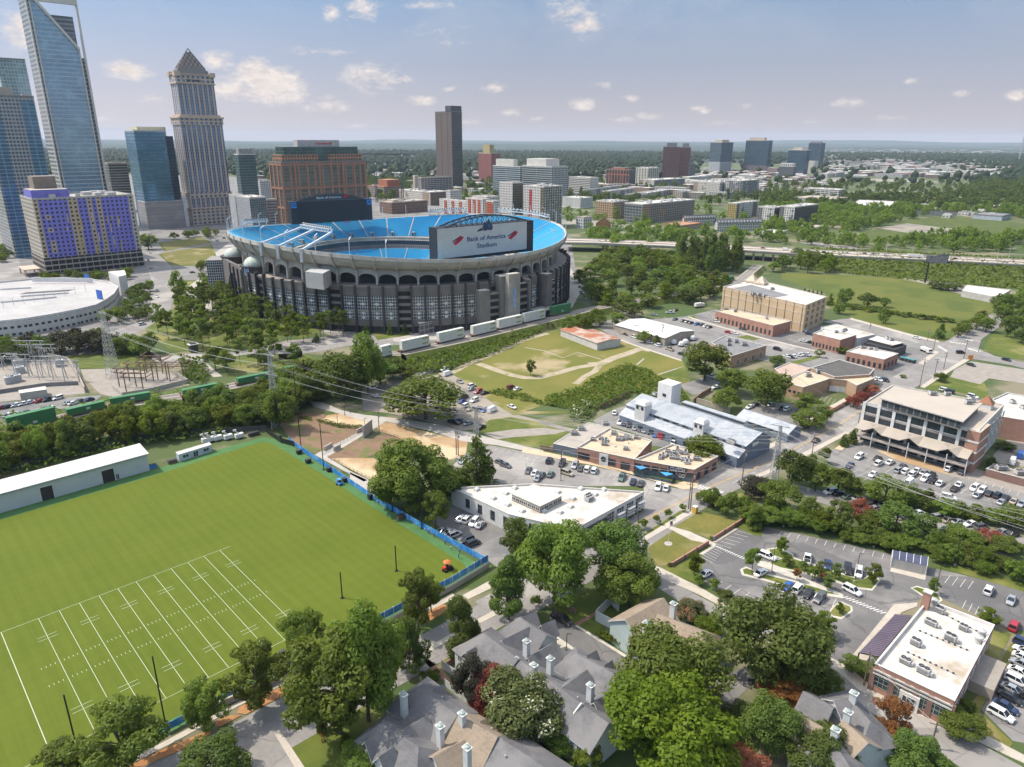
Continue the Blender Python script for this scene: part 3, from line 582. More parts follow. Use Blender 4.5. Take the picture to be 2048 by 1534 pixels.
def stadium():
 T=thing('stadium','huge oval football stadium with blue seats, grey arches and dark lower walls','stadium',SC)
 b=MB();ringstrip(b,[(-92,1.0),(-121.6,1.0)],mat('field_cover',(.42,.40,.37),.9,c2=(.12,.2,.06),s=.02));b.build('field',T)
 def steps(o0,z0,o1,z1,n):
  pr=[]
  for k in range(n):
   f0,f1=k/n,(k+1)/n
   pr+=[(o0+(o1-o0)*f0,z0+(z1-z0)*f0),(o0+(o1-o0)*f0,z0+(z1-z0)*f1*1.0)]
   pr+=[(o0+(o1-o0)*f1,z0+(z1-z0)*f1)]
  return pr
 b=MB();ringstrip(b,steps(-92,2.5,-47,19,28),SEAT,96);b.build('lower_bowl',T)
 b=MB();ringstrip(b,steps(-38,29,-1.2,43.6,30),SEAT,144);b.build('upper_bowl',T)
 # the ring of suites and the walkway between the tiers
 b=MB();ringstrip(b,[(-47,19),(-45,22),(-43,22)],SBAND);ringstrip(b,[(-43,22),(-43,26)],SBAND);ringstrip(b,[(-43,26),(-41,26.2),(-41,28.4),(-38.2,28.6),(-38,29)],SCONC);b.build('suite_ring',T)
 b=MB();ringstrip(b,[(-1.2,43.6),(-.9,43.7),(-.5,43.9),(-.4,44.4),(0,44.4),(.2,42.2),(-.6,42.0)],SCONC2);b.build('rim_wall',T)
 b=MB();ringstrip(b,[(-.6,42.0),(-1.6,40),(-3.6,37.8),(-7.6,36)],SCONC2);b.build('bowl_underside',T)
 nb=60
 for k in range(nb):  # stairs up through the seats
  t=2*math.pi*k/nb
  if k%2==0:
   b=MB();d=.0042
   for i in range(6):
    o0,o1=-38+36.8*i/6,-38+36.8*(i+1)/6;z0,z1=29.6+14.4*i/6,29.6+14.4*(i+1)/6
    b.face([S(t-d,o0,z0),S(t+d,o0,z0),S(t+d,o1,z1),S(t-d,o1,z1)],SCONC)
   b.build('aisle',T)
   b=MB();tt=t+.0436
   b.prism([S(tt-.012,-38.2),S(tt+.012,-38.2),S(tt+.012,-33),S(tt-.012,-33)],29.2,32.4,SCONC);b.prism([S(tt-.006,-38.4),S(tt+.006,-38.4),S(tt+.006,-38.3),S(tt-.006,-38.3)],29.3,32,INNER);b.build('vomitory',T)
  if k%3==0:
   b=MB();d=.004
   for i in range(4):
    o0,o1=-92+45*i/4,-92+45*(i+1)/4;z0,z1=3.3+16.5*i/4,3.3+16.5*(i+1)/4
    b.face([S(t-d,o0,z0),S(t+d,o0,z0),S(t+d,o1,z1),S(t-d,o1,z1)],SCONC)
   b.build('aisle',T)
  b=MB()  # outside rib: up the arcade and out under the rim
  w=.0052
  pr=[(-6.6,27.6),(-6.6,35.4),(-2.9,37.2),(-.7,39.8),(.7,42),(.7,44.2)];pin=[(-8,27.6),(-8,36),(-3.6,37.8),(-1.6,40),(-.5,42),(.1,44.2)]
  for i in range(5):
   q=[S(t+s*w,*x)for x in(pr[i],pr[i+1])for s in(-1,1)];r=[S(t+s*w,*x)for x in(pin[i],pin[i+1])for s in(-1,1)]
   b.face([q[0],q[1],q[3],q[2]],SCONC2);b.face([q[0],q[2],r[2],r[0]],SCONC2);b.face([q[1],r[1],r[3],q[3]],SCONC2)
  b.build('rib',T)
  # arcade: one arched opening to each bay
 b=MB()
 for k in range(nb):
  t0,t1=2*math.pi*k/nb,2*math.pi*(k+1)/nb;n=12;pts=[]
  for i in range(n+1):
   x=-1+2*i/n;f=max(0,1-(x/.93)**2)
   pts.append((t0+(t1-t0)*i/n,30.4+3.3*math.sqrt(f)if abs(x)<.93 else 27.6))
  for(ta,za),(tb,zb_)in zip(pts,pts[1:]):
   b.face([S(ta,-7.6,za),S(tb,-7.6,zb_),S(tb,-7.6,36.1),S(ta,-7.6,36.1)],SCONC2)
   b.face([S(ta,-7.6,za),S(tb,-7.6,zb_),S(tb,-10.5,zb_),S(ta,-10.5,za)],SCONC2)
 b.build('arcade_wall',T)
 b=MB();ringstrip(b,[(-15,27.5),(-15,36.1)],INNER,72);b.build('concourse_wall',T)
 b=MB();ringstrip(b,[(2.5,27.3),(-15,27.3)],mat('terrace',(.33,.28,.24),.9,c2=(.26,.23,.20),s=.1),96);ringstrip(b,[(2.2,28.4),(2.5,28.4),(2.5,27.2)],SBROWN,96);b.build('terrace',T)
 # lower walls: dark panels of gridded windows between black piers, decks and stairs in some bays
 N=96
 kind=lambda k:'d' if k%12 in(0,7)else 'w'
 med=mat('medallion',(.66,.64,.6),.6)
 for k in range(N):
  t0,t1=2*math.pi*k/N,2*math.pi*(k+1)/N;q=kind(k)
  mb=MB();disc=mb;L=(S(t1)-S(t0)).length
  def pan(o,z0,z1,m):
   mb.face([S(t0,o,z0),S(t1,o,z0),S(t1,o,z1),S(t0,o,z1)],m,[(0,0),(L,0),(L,z1-z0),(0,z1-z0)])
  if q=='d':pan(1.2,0,27.3,SDECK)
  else:
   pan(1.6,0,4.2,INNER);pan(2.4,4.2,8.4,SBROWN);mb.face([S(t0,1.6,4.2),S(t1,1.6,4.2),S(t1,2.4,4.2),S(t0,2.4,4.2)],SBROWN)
   pan(2.0,8.4,13.0,SWIN);pan(2.4,13.0,14.0,SCONC);pan(2.0,14.0,22.8,SWIN);pan(2.4,22.8,27.3,SBROWN)
   tm=(t0+t1)/2
   for zz in(9.6,12.2,17.8):
    c=S(tm,2.15,zz);r=(S(t1)-S(t0)).normalized();rad=.95
    pts=[c+r*rad*math.cos(x)+Vector((0,0,rad*math.sin(x)))for x in[2*math.pi*i/12 for i in range(12)]]
    disc.face(pts,med);
   c=S(tm,2.12,17.8)
   disc.face([S(tm-.012,2.12,17.4),S(tm+.012,2.12,17.4),S(tm+.012,2.12,18.2),S(tm-.012,2.12,18.2)],med)
  mb.build('stair_deck' if q=='d' else 'lower_wall',T)
 for k in range(N):
  t=2*math.pi*k/N;b=MB();w=.0042
  b.prism([S(t-w,1.2),S(t+w,1.2),S(t+w,3.6),S(t-w,3.6)],0,29.2 if k%12 not in(1,7,8)else 30.4,SDARK);b.build('pier',T)
  # grey entrance tower with a glazed slot and flanking stair blocks
 te=math.atan2((P(zM(1060,1335))-SC).dot(SW)/SB_,(P(zM(1060,1335))-SC).dot(SU)/SA)
 tl=math.atan2((P(zM(840,1335))-SC).dot(SW)/SB_,(P(zM(840,1335))-SC).dot(SU)/SA);hw=abs(te-tl)%(2*math.pi)
 hw=min(hw,2*math.pi-hw)
 def block(x0,x1,o0,o1,z0,z1,m,name='entrance_tower',mr=None):
  b=MB();n=4;ts=[te+hw*(x0+(x1-x0)*i/n)for i in range(n+1)]
  b.prism([S(t,o1)for t in ts]+[S(t,o0)for t in reversed(ts)],z0,z1,m,mr or SCONC2);return b.build(name,T)
 EC=mat('tower_concrete',(.235,.215,.19),.85,c2=(.19,.175,.158),s=.15,s2=.8)
 sg=-1 if S(te+.02).x<S(te).x else 1  # runs left to right as seen from the tracks
 def bl(x0,x1,*a,**k):return block(sg*x0,sg*x1,*a,**k)
 bl(-.55,.55,0,7,0,32.5,EC);bl(-.3,.3,7,11,7.5,34,SCONC,name='entrance_panel');bl(-.36,.36,7,12.2,6.4,7.5,SCONC2,name='canopy')
 bl(-.26,.26,7,9,0,6.2,facade('entry_glass',(.2,.24,.3),(.03,.06,.1),1.6,2.2,.86,.86),name='entry_glass')
 bl(-.05,.05,11,11.2,13,25,mat('banner_blue',(.05,.22,.55),.4,c2=(.3,.45,.7),s=.3),name='banner')
 bl(-1.6,-1.1,2,8,0,25,EC,name='stair_tower');bl(-1.1,-.55,2,5,0,22,SDECK,name='stair_tower');bl(.55,1.05,2,6,0,26,SDECK,name='stair_tower')
 bl(1.05,1.15,2,8,0,28,EC,name='stair_tower');bl(2.3,2.75,2,8,0,29,SBROWN,name='stair_tower');bl(2.75,3.1,2,7,0,24,SDECK,name='stair_tower')
 bl(1.35,2.6,2.6,14,0,7.5,facade('shop_glass',(.05,.05,.055),(.03,.06,.11),2.6,3.4,.8,.6),name='ticket_hall',mr=SCONC)
 # white-grey plant block on the terrace
 q0,q1,q2=P(zL(985,985),28),P(zL(1165,1010),28),P(zL(1245,965),28)
 b=MB();b.prism([q0,q1,q2,q0+q2-q1],27.3,37,mat('pale_panel',(.42,.41,.40),.8,c2=(.36,.35,.34),s=.2));b.build('plant_block',T)
 # west gate: dark drums under glazed domes either side of an arched wall
 cs=[]
 for p,r in((zL(247,655),8.8),(zL(455,750),8.8)):
  c=P(p,33);c.z=0;cs.append((c,r))
  b=MB();b.lathe(c,[(r,0),(r,31.2),(r+.8,31.2),(r+.8,32.2),(r*.6,32.4)],SDARK,24);g=b.build('gate_drum',T)
  GD=facade('dome_glass',(.56,.58,.50),(.42,.48,.42),1.5,1.6,.8,.8,grough=.6,var=.3)
  b=MB();n=24
  pr=[(r*.8*math.cos(x),32.2+5.6*math.sin(x))for x in[i*math.pi/16 for i in range(9)]];pr[0]=(r*.8,32.2)
  for i in range(8):
   for k in range(n):
    t0,t1=2*math.pi*k/n,2*math.pi*(k+1)/n
    (r0,z0),(r1,z1)=pr[i],pr[i+1]
    b.face([(c.x+rr*math.cos(t),c.y+rr*math.sin(t),zz)for rr,zz,t in((r0,z0,t0),(r0,z0,t1),(max(r1,.02),z1,t1),(max(r1,.02),z1,t0))],GD,[(k*1.5,i*1.6),(k*1.5+1.5,i*1.6),(k*1.5+1.5,i*1.6+1.6),(k*1.5,i*1.6+1.6)])
  b.build('dome',g)
  b=MB();d=Vector((-.3,-.95,0)).normalized();cc=c+d*(r+.3);rt=Vector((-d.y,d.x,0))*-1
  for x,y in((-1.2,0),(.05,0),(-1.2,2.6),(.05,2.6)):
   b.face([cc+rt*x+Vector((0,0,27+y)),cc+rt*(x+1.1)+Vector((0,0,27+y)),cc+rt*(x+1.1)+Vector((0,0,29.4+y)),cc+rt*x+Vector((0,0,29.4+y))],mat('gate_window',(.12,.25,.55),.3))
  b.face([cc-d*.05+rt*-1.7+Vector((0,0,26.6)),cc-d*.05+rt*1.6+Vector((0,0,26.6)),cc-d*.05+rt*1.6+Vector((0,0,32.4)),cc-d*.05+rt*-1.7+Vector((0,0,32.4))],WHITE);b.build('window',g)
 (c0,r),(c1,_)=cs
 d=(c1-c0).normalized();nrm=Vector((d.y,-d.x,0));nrm=nrm if nrm.y<0 else-nrm
 b=MB();L=(c1-c0).length-6;o=c0+d*3+nrm*9;n=16;thick=nrm*-2
 for i in range(n):
  xa,xb=L*i/n,L*(i+1)/n
  def az(x):
   f=1-((x-L/2)/(L*.32))**2
   return 9+15*math.sqrt(f)if f>0 else 0
  za,zb_=az(xa),az(xb)
  def q(x,z,k=0):p=o+d*x+thick*k;return(p.x,p.y,z)
  b.face([q(xa,za),q(xb,zb_),q(xb,31),q(xa,31)],SBROWN);b.face([q(xa,za),q(xb,zb_),q(xb,zb_,1),q(xa,za,1)],SBROWN);b.face([q(xa,31),q(xb,31),q(xb,31,1),q(xa,31,1)],SBROWN)
 b.build('gate_wall',T)
 b=MB();b.face([(*(o+d*(L*.18)+thick).xy,0),(*(o+d*(L*.82)+thick).xy,0),(*(o+d*(L*.82)+thick).xy,25),(*(o+d*(L*.18)+thick).xy,25)],facade('gate_glass',(.25,.26,.27),(.05,.06,.07),1.2,1.6,.85,.85),[(0,0),(20,0),(20,25),(0,25)]);b.build('gate_glass',T)
 b=MB();b.prism([c0+Vector((-4,6,0)),c0+Vector((-22,2,0)),c0+Vector((-26,22,0)),c0+Vector((-4,30,0))],0,28,SWIN,mat('gate_roof',(.30,.28,.26),.8));b.build('gate_wing',T)
 # two video boards on the ends of the bowl
 def board(p0,p1,z0,h,depth,face_out,name,big):
  r=(p1-p0);r.z=0;w=r.length;r.normalize();up=Vector((0,0,1));nn=r.cross(up)
  V=MB();V.prism([p0,p1,p1-nn*depth,p0-nn*depth],z0,z0+h,mat('board_black',(.016,.016,.02),.5,c2=(.022,.022,.027),s=.5),None,True)
  v=V.build('video_board',T)
  def q(x,y,k=.06):p=p0+r*w*x+nn*k;return Vector((p.x,p.y,z0+h*y))
  if big:
   b=MB();b.face([q(0,.09),q(.925,.09),q(.925,.985),q(0,.985)],mat('lit_screen',(.54,.53,.50),.6,c2=(.5,.49,.465),s=.2));b.build('screen',v)
   NV=mat('navy_letter',(.01,.035,.16),.6);RD=mat('logo_red',(.62,.02,.05),.6)
   text('Bank of America',w*.40,NV,v,frame_on(q(.487,.585,.12),r,up),height=h*.145);text('Stadium',w*.205,NV,v,frame_on(q(.492,.355,.12),r,up),height=h*.14)
   for x0 in(.135,.705):
    b=MB()
    for i in range(3):  # three red waves, three short blue-and-red tops
     y=.46+.055*i;x=x0+.012+.026*i
     b.face([q(x,y+.055,.1),q(x+.03,y+.015-.03,.1),q(x+.075-.008*i,y+.10,.1),q(x+.045-.012*i,y+.155,.1)],RD)
    for i in range(3):
     x=x0+.002+.02*i;y=.565+.035*i
     b.face([q(x,y,.1),q(x+.016,y-.012,.1),q(x+.05,y+.055,.1),q(x+.036,y+.065,.1)],NV)
    b.face([q(x0+.075,.71,.1),q(x0+.09,.70,.1),q(x0+.112,.665,.1),q(x0+.1,.66,.1)],RD)
    b.build('flag_logo',v)
   b=MB()  # big cat head emblem standing over the top edge
   pts=[(.385,.80),(.40,.85),(.43,.89),(.452,.96),(.47,1.08),(.485,1.02),(.51,1.16),(.525,1.05),(.545,.98),(.55,.86),(.535,.80),(.50,.83),(.47,.80),(.45,.835),(.42,.81)]
   b.face([q(x,y,.35)for x,y in pts],mat('emblem_dark',(.02,.045,.10),.5));b.face([q(x,y,.2)for x,y in reversed(pts)],SDARK)
   for i in range(len(pts)):
    j=(i+1)%len(pts);b.face([q(*pts[i],.2),q(*pts[j],.2),q(*pts[j],.35),q(*pts[i],.35)],SDARK)
   b.face([q(.43,.9,.4),(q(.45,.915,.4)),q(.447,.885,.4)],WHITE);b.face([q(.49,.96,.4),q(.53,1.0,.4),q(.52,.9,.4)],mat('emblem_blue',(.03,.14,.36),.5));b.build('emblem',v)
  else:
   b=MB();b.face([q(.07,.06),q(.93,.06),q(.93,.97),q(.07,.97)],mat('dark_screen',(.012,.013,.018),.35));b.build('screen',v)
   for x in(.005,.935):
    b=MB();b.face([q(x,.72,.1),q(x+.062,.72,.1),q(x+.062,.965,.1),q(x,.965,.1)],mat('panel_blue',(.02,.2,.55),.5))
    b.face([q(x+.012,.8,.14),q(x+.02,.86,.14),q(x+.035,.88,.14),q(x+.045,.91,.14),q(x+.052,.83,.14),q(x+.04,.80,.14),q(x+.03,.81,.14)],SDARK);b.build('emblem_panel',v)
    # arched lattice over the top
  b=MB();n=16;x0,x1=(.08,.93)if big else(.06,.9);ah=.26 if big else .28
  m_=SDARK
  arc=[(x0+(x1-x0)*i/n,1+ah*(1-(2*i/n-1)**2))for i in range(n+1)]
  for k in(0,-depth*.8):
   for(xa,ya),(xb,yb)in zip(arc,arc[1:]):
    b.bar(q(xa,ya,k),q(xb,yb,k),.7,m_);b.bar(q(xa,1,k),q(xa,ya,k),.35,m_);b.bar(q(xa,1,k),q(xb,yb,k),.3,m_)
  for(xa,ya)in arc:b.bar(q(xa,ya,0),q(xa,ya,-depth*.8),.4,m_)
  b.build('truss',v)
  if not big:
   b=MB();n=16
   for(xa,ya),(xb,yb)in zip(arc,arc[1:]):b.face([q(xa,1.01,.3),q(xb,1.01,.3),q(xb,max(1.012,yb-.01),.3),q(xa,max(1.012,ya-.01),.3)],SDARK)
   b.build('name_panel',v)
   text('Bank of America',w*.30,mat('sign_white',(.6,.6,.62),.6),v,frame_on(q(.46,1.13,.45),r,up),height=h*.11)
   b=MB()
   for i in range(3):y=1.09+.03*i;x=.63+.012*i;b.face([q(x,y+.03,.45),q(x+.03,y-.01,.45),q(x+.07,y+.05,.45),q(x+.04,y+.09,.45)],mat('logo_red',(.62,.02,.05),.6))
   b.build('flag_logo',v)
  return v,q
 pl,pr=P(zM(490,738),41),P(zM(1400,630),41);pl.z=pr.z=0
 dd=(pr-pl).normalized();dn=Vector((dd.y,-dd.x,0))
 board(pl,pl+dd*(pr-pl).length*1.075,41,hgt_at(pl,zM(490,392))-41,9,True,'a',True)
 fl,fr=D(zL(845,370),618),D(zL(1720,290),618);fl.z=fr.z=0
 fr=fl+Vector((.826,.564,0))*((fr-fl).length*1.0)
 v,q=board(fl,fr,42,hgt_at(fl,zL(845,122))-42,9,False,'b',False)
 up=Vector((0,0,1));rr=Vector((.826,.564,0));
 for word,x,m_,wd in(('Atrium Health',.36,mat('sign_teal',(.02,.3,.36),.5),.22),("Lowe's",.12,mat('sign_white',(.6,.6,.62),.6),.075),('Harris Teeter',.9,mat('sign_white',(.6,.6,.62),.6),.2),('ACE',.66,mat('sign_red',(.5,.02,.03),.5),.09)):
  text(word,wd*70,m_,v,frame_on(q(x,-.03,1.2),rr,up),height=2.2)
  # light poles round the rim and long racks of lamps
 for k in range(0,72,2):
  t=2*math.pi*(k+.5)/72
  if abs(proj(S(t,0,44))[0]-958)<125 and S(t).y<520:continue
  b=MB();b.tube([S(t,-.6,43.6),S(t,-.6,53)],.2,WHITE,5);b.bar(S(t,-.8,53),S(t,-3.8,54.4),.5,WHITE,.3);b.build('light_pole',T)
 def rack(t0,t1,off,z,lamps=True):
  b=MB();n=10;ts=[t0+(t1-t0)*i/n for i in range(n+1)]
  for o,zz in((off,z),(off-2.2,z),(off,z+2),(off-2.2,z+2)):
   for a,c in zip(ts,ts[1:]):b.bar(S(a,o,zz),S(c,o,zz),.4,WHITE)
  for i,a in enumerate(ts):
   b.bar(S(a,off,z),S(a,off-2.2,z+2),.25,WHITE);b.bar(S(a,off,z+2),S(a,off-2.2,z),.25,WHITE);b.bar(S(a,off,z),S(a,off,z+2),.3,WHITE)
  for i in range(n*3):
   a=t0+(t1-t0)*(i+.5)/(n*3);b.bar(S(a,off-2.6,z+2.1),S(a,off-2.2,z+3.0),.7,SDARK if i%2 else WHITE)
  return b
 def tof(p,z=44.):
  w=P(p,z)-SC;return math.atan2(w.dot(SW)/SB_,w.dot(SU)/SA)
 ta,tb,tc=tof(zL(740,600)),tof(zL(870,625)),tof(zL(1065,650))
 b=rack(ta,tc,-30,51)
 for t in(ta,tb,tc):
  b.bar(S(t,0,44),S(t,-31,51),1.1,WHITE,1.4);b.bar(S(t,1.2,38),S(t,1.2,45),1.6,WHITE)
 b.build('light_rack',T)
 for t0,t1 in((tof(zL(235,395)),tof(zL(450,330))),(tof(zN(790,830)),tof(zN(1195,860))),(tof(zM(1360,270)),tof(zM(1800,380)))):
  if abs(t1-t0)>3:t1+=-2*math.pi if t1>t0 else 2*math.pi
  b=rack(t0,t1,-1,47)
  for i in range(5):t=t0+(t1-t0)*i/4;b.bar(S(t,-1,43),S(t,-1,47),.8,WHITE)
  b.build('light_rack',T)
 return T
def hgt_at(p,px):
 a,b,c=ray(*px);k=p.xy.length/math.hypot(a,b)
 return H+c*k
stadium()
# ------------------------------------------------------------------ towers and the town beyond
ROOFW=mat('white_roof',(.66,.63,.57),.8,c2=(.55,.52,.47),s=.06,s2=.7,c3=(.42,.38,.33),s3=.08,lo3=.6,hi3=.75,seams=1)
ROOFT=mat('tan_roof',(.50,.43,.34),.9,c2=(.42,.36,.29),s=.1,s2=.8)
ROOFG=mat('grey_roof',(.24,.235,.23),.9,c2=(.19,.186,.182),s=.1,s2=.8)
STONE=mat('tower_stone',(.56,.44,.34),.8,c2=(.50,.39,.30),s=.1)
UNIT=mat('roof_unit',(.50,.48,.45),.6,c2=(.40,.385,.365),s=.8)
def place_tw(xc,yt,xl,xr,yb=None,Y=None,ang=GA):
 """plan and height of a block from its near upright edge and its two side edges"""
 a,b=axes(ang)
 if Y is None:Y=P((xc,yb)).y
 C=D((xc,yt),Y);h=C.z
 def along(d,x):
  lo,hi=0.,400.;s=1 if proj(C+d)[0]>proj(C)[0]else-1
  for _ in range(40):
   mid=(lo+hi)/2
   if(proj(C+d*mid)[0]-x)*s<0:lo=mid
   else:hi=mid
  return lo
 wl=along(-b,xl)if xl<xc-.3 else 25.;wr=along(a,xr)if xr>xc+.3 else 25.
 wl,wr=min(wl,120),min(wr,130)
 c=Vector((C.x,C.y,0))
 return c,-b*wl,a*wr,h
def quad(c,l,r,i=0.):
 u,v=l.normalized()*i,r.normalized()*i
 return[c+u+v,c+r-v+u,c+l+r-u-v,c+l-u+v]
rnd=random.Random(11)
def roofbits(mb,c,l,r,h,n=6,s=3.,m=None):
 for k in range(n):
  p=c+l*rnd.uniform(.12,.88)+r*rnd.uniform(.1,.9);w=rnd.uniform(.5,1.3)*s
  mb.box((p.x,p.y,h-.05),w,w*rnd.uniform(.5,1.2),rnd.uniform(.4,.9)*s*.6+.3,m or UNIT,math.atan2(r.y,r.x))
def block(name,label,cat,xc,yt,xl,xr,yb=None,Y=None,wall=None,roof=None,ang=GA,parapet=1.,bits=5,pent=None,base=None,group=None,wall_r=None,z0=0):
 c,l,r,h=place_tw(xc,yt,xl,xr,yb,Y,ang)
 T=thing(name,label,cat,c,group)
 q=quad(c,l,r);b=MB()
 hb=base[0]if base else z0
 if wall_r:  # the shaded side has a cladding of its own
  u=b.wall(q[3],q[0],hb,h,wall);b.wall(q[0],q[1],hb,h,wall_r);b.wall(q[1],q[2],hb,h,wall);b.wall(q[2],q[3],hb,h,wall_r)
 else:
  b.prism(q,hb,h,wall,wall)
 b.build('wall',T)
 if base:b=MB();b.prism(quad(c,l,r,-.6),0,base[0],base[1]);b.build('podium',T)
 b=MB();b.prism(quad(c,l,r,.5),h-.2,h+.25,roof or ROOFW);roofbits(b,c,l,r,h+.2,bits,max(2.,min(l.length,r.length)*.12));b.build('roof',T)
 if parapet:
  b=MB();o,i=quad(c,l,r,-.15),quad(c,l,r,.45)
  for k in range(4):
   j=(k+1)%4
   b.wall(o[k],o[j],h-.6,h+parapet,roof or ROOFW);b.wall(i[j],i[k],h,h+parapet,roof or ROOFW)
   b.face([(*o[k].xy,h+parapet),(*o[j].xy,h+parapet),(*i[j].xy,h+parapet),(*i[k].xy,h+parapet)],roof or ROOFW)
  b.build('parapet',T)
 if pent:
  f0,f1,f2,f3,ph,pm=pent
  b=MB();cc=c+l*f0+r*f2;b.prism(quad(cc,l*(f1-f0),r*(f3-f2)),h,h+ph,pm,roof or ROOFW);b.build('penthouse',T)
 return T,c,l,r,h
G_BLUE=dict(grough=.12,gm=.35)
def towers():
# stone tower with blue glass strips and a lattice pyramid
 fw=facade('stone_tower',(.60,.44,.32),(.055,.16,.28),6.4,4.1,.66,.96,grough=.12,gm=.25,var=.3,sub=2)
 ft=facade('stone_tower_rows',(.56,.44,.34),(.05,.13,.22),6.2,4.6,.55,.6,grough=.1,gm=.3)
 xc,yb=zA(1118,1318)
 c,l,r,h3=place_tw(zA(1112,1135)[0],zA(1112,1135)[1],zA(1062,0)[0],zA(1352,0)[0],yb=yb)
 T=thing('office_tower','tall stone and blue glass tower under a lattice pyramid','tower',c)
 Y=c.y;z2,z1,z0=D(zA(1052,690),Y).z,D(zA(1030,480),Y).z,D(zA(1040,440),Y).z
 b=MB();b.prism(quad(c,l,r,-1.2),0,22,ft,STONE);b.build('podium',T)
 b=MB();b.prism(quad(c,l,r),22,h3,fw,STONE);b.build('wall',T)
 b=MB();b.prism(quad(c,l,r,.6),h3,z2,fw,STONE);b.build('wall',T)
 b=MB();b.prism(quad(c,l,r,4),z2+3,z1,fw,STONE);b.build('wall',T)
 for zz,i,hh in((21,-2,1.6),(h3-6,-.8,7),(z2-8,-.5,8),(z2,-1.8,1.8),(z2+1.8,1.5,2.6),(z1-1,2.5,1.4),(z1+.4,3.4,z0-z1+2),(z0+2,2.4,1.2)):
  b=MB();b.prism(quad(c,l,r,i),zz,zz+hh,ft if hh>6 else STONE,STONE);b.build('cornice',T)
 for k in range(4):
  p=quad(c,l,r,5.5)[k];b=MB();b.box((p.x,p.y,z0),7.5,7.5,5.5,STONE,GA);b.build('corner_turret',T)
 zm,za=D(zA(1040,392),Y+15).z,D(zA(1128,280),Y+25).z
 GM=mat('mechanical_grey',(.27,.25,.245),.6,c2=(.22,.205,.2),s=.3)
 b=MB();b.prism(quad(c,l,r,10),z0+3,zm,GM);b.prism(quad(c,l,r,8),z0+3,z0+8,GM);b.build('crown_block',T)
 q=quad(c,l,r,10.8);cen=(q[0]+q[2])/2;apex=Vector((cen.x,cen.y,za))
 PM=mat('pyramid_glass',(.40,.31,.27),.35,c2=(.33,.26,.23),s=.2)
 b=MB();f=.80
 for k in range(4):
  p0,p1=q[k].copy(),q[(k+1)%4].copy();p0.z=p1.z=zm;a0,a1=p0.lerp(apex,f),p1.lerp(apex,f);b.face([p0,p1,a1,a0],PM)
 b.build('pyramid',T)
 b=MB();LM=mat('lattice_metal',(.08,.065,.06),.5)
 for k in range(4):
  p0,p1=q[k].copy(),q[(k+1)%4].copy();p0.z=p1.z=zm;b.bar(p0,apex,.7,LM)
  n=6;nn=((p0+p1)/2-cen);nn.z=0;nn=nn.normalized()*.25
  for i in range(1,n):
   s=p0.lerp(p1,i/n)
   b.bar(s+nn,p0.lerp(apex,i/n)+nn,.45,LM);b.bar(s+nn,p1.lerp(apex,1-i/n)+nn,.45,LM)
  b.bar(p0.lerp(apex,f),p1.lerp(apex,f),.4,LM)
 b.build('lattice',T)
 # the front (shaded side) carries the name high up
 a,bd=axes(GA)
 text('BANK OF AMERICA',r.length*.34,mat('sign_dark',(.03,.03,.04),.5),T,frame_on(c+r*.46+bd*-3.1+Vector((0,0,z1+3.2)),a,Vector((0,0,1))),name='sign',height=2.6)
 # tall glass tower with the sloping top and the open frame
 Y=800
 c,l,r,h=place_tw(52,4,38,154,Y=Y);zT=h+6
 cb=D((215,400),Y)
 zr=hgt_at(c+r,(167,100));T=thing('office_tower','tallest glass tower with slanted notch and open stone frame at its top','tower',c)
 FG=facade('notch_glass',(.46,.54,.60),(.24,.38,.50),1.6,4.2,.94,.78,grough=.14,gm=.6,var=.3)
 FS=facade('notch_side',(.42,.41,.39),(.06,.09,.12),5,4.2,.9,.55,grough=.15,var=.3)
 FR=mat('pale_frame',(.62,.585,.53),.7,c2=(.56,.53,.48),s=.05)
 def q(s,z,k=0.):p=c+r*s+l*k;return Vector((p.x,p.y,z))
 W=r.length
 b=MB()
 def fpoly(pts,k,m):b.face([q(s,z,k)for s,z in pts],m,[(s*W,z)for s,z in pts])
 pts=[(.05,0),(.88,0),(.88,zr),(.12,zT),(.05,zT)]
 fpoly(pts,0,FG);fpoly(pts[::-1],.8,FG)
 for(s0,z0),(s1,z1)in zip(pts,pts[1:]+pts[:1]):b.face([q(s0,z0),q(s0,z0,.8),q(s1,z1,.8),q(s1,z1)],FS,[(0,z0),(l.length*.8,z0),(l.length*.8,z1),(0,z1)])
 b.build('glass_front',T)
 b=MB();b.prism([q(.0,0,.02),q(.05,0,-.02),q(.05,0,1),q(0,0,1)],0,zT+2,FS,FR);b.build('side_wall',T)
 b=MB();b.prism([q(.88,0,.06),q(.985,0,.06),q(.985,0,1),q(.88,0,1)],0,zr-8,FS,FR);b.build('side_wall',T)
 b=MB();b.prism([q(.2,0,.3),q(.93,0,.3),q(.93,0,.9),q(.2,0,.9)],zr-80,hgt_at(c+r,(150,32)),facade('louvre_core',(.30,.31,.34),(.10,.12,.15),30,4.2,1,.6,grough=.4),FR);b.build('recessed_core',T)
 b=MB()
 for s0,s1,z1 in((-.015,.012,zT+3),(.045,.072,zT+3),(.875,.905,zr),(.965,1.01,zT+3)):
  b.prism([q(s0,0,-.03),q(s1,0,-.03),q(s1,0,.03),q(s0,0,.03)],0,z1,FR)
 b.build('frame_post',T)
 b=MB();b.bar(q(.12,zT,-.02),q(.89,zr,-.02),3.2,FR,2.4);b.build('slanted_edge',T)
 b=MB();b.prism([q(.0,0,-.04),q(1.01,0,-.04),q(1.01,0,.05),q(0,0,.05)],zT-4,zT+5,FR);b.build('top_bar',T)
 # residential tower at the left edge, with one behind it
 wt=facade('flat_tower',(.38,.37,.34),(.05,.10,.16),2.9,3.3,.72,.62,var=.5,gm=.2)
 T,c,l,r,h=block('apartment_tower','blue glass apartment tower cut by left edge of the photo','tower',-40,190,-60,67,Y=690,wall=wt,roof=ROOFG,pent=(.1,.6,.2,.62,8,ROOFT))
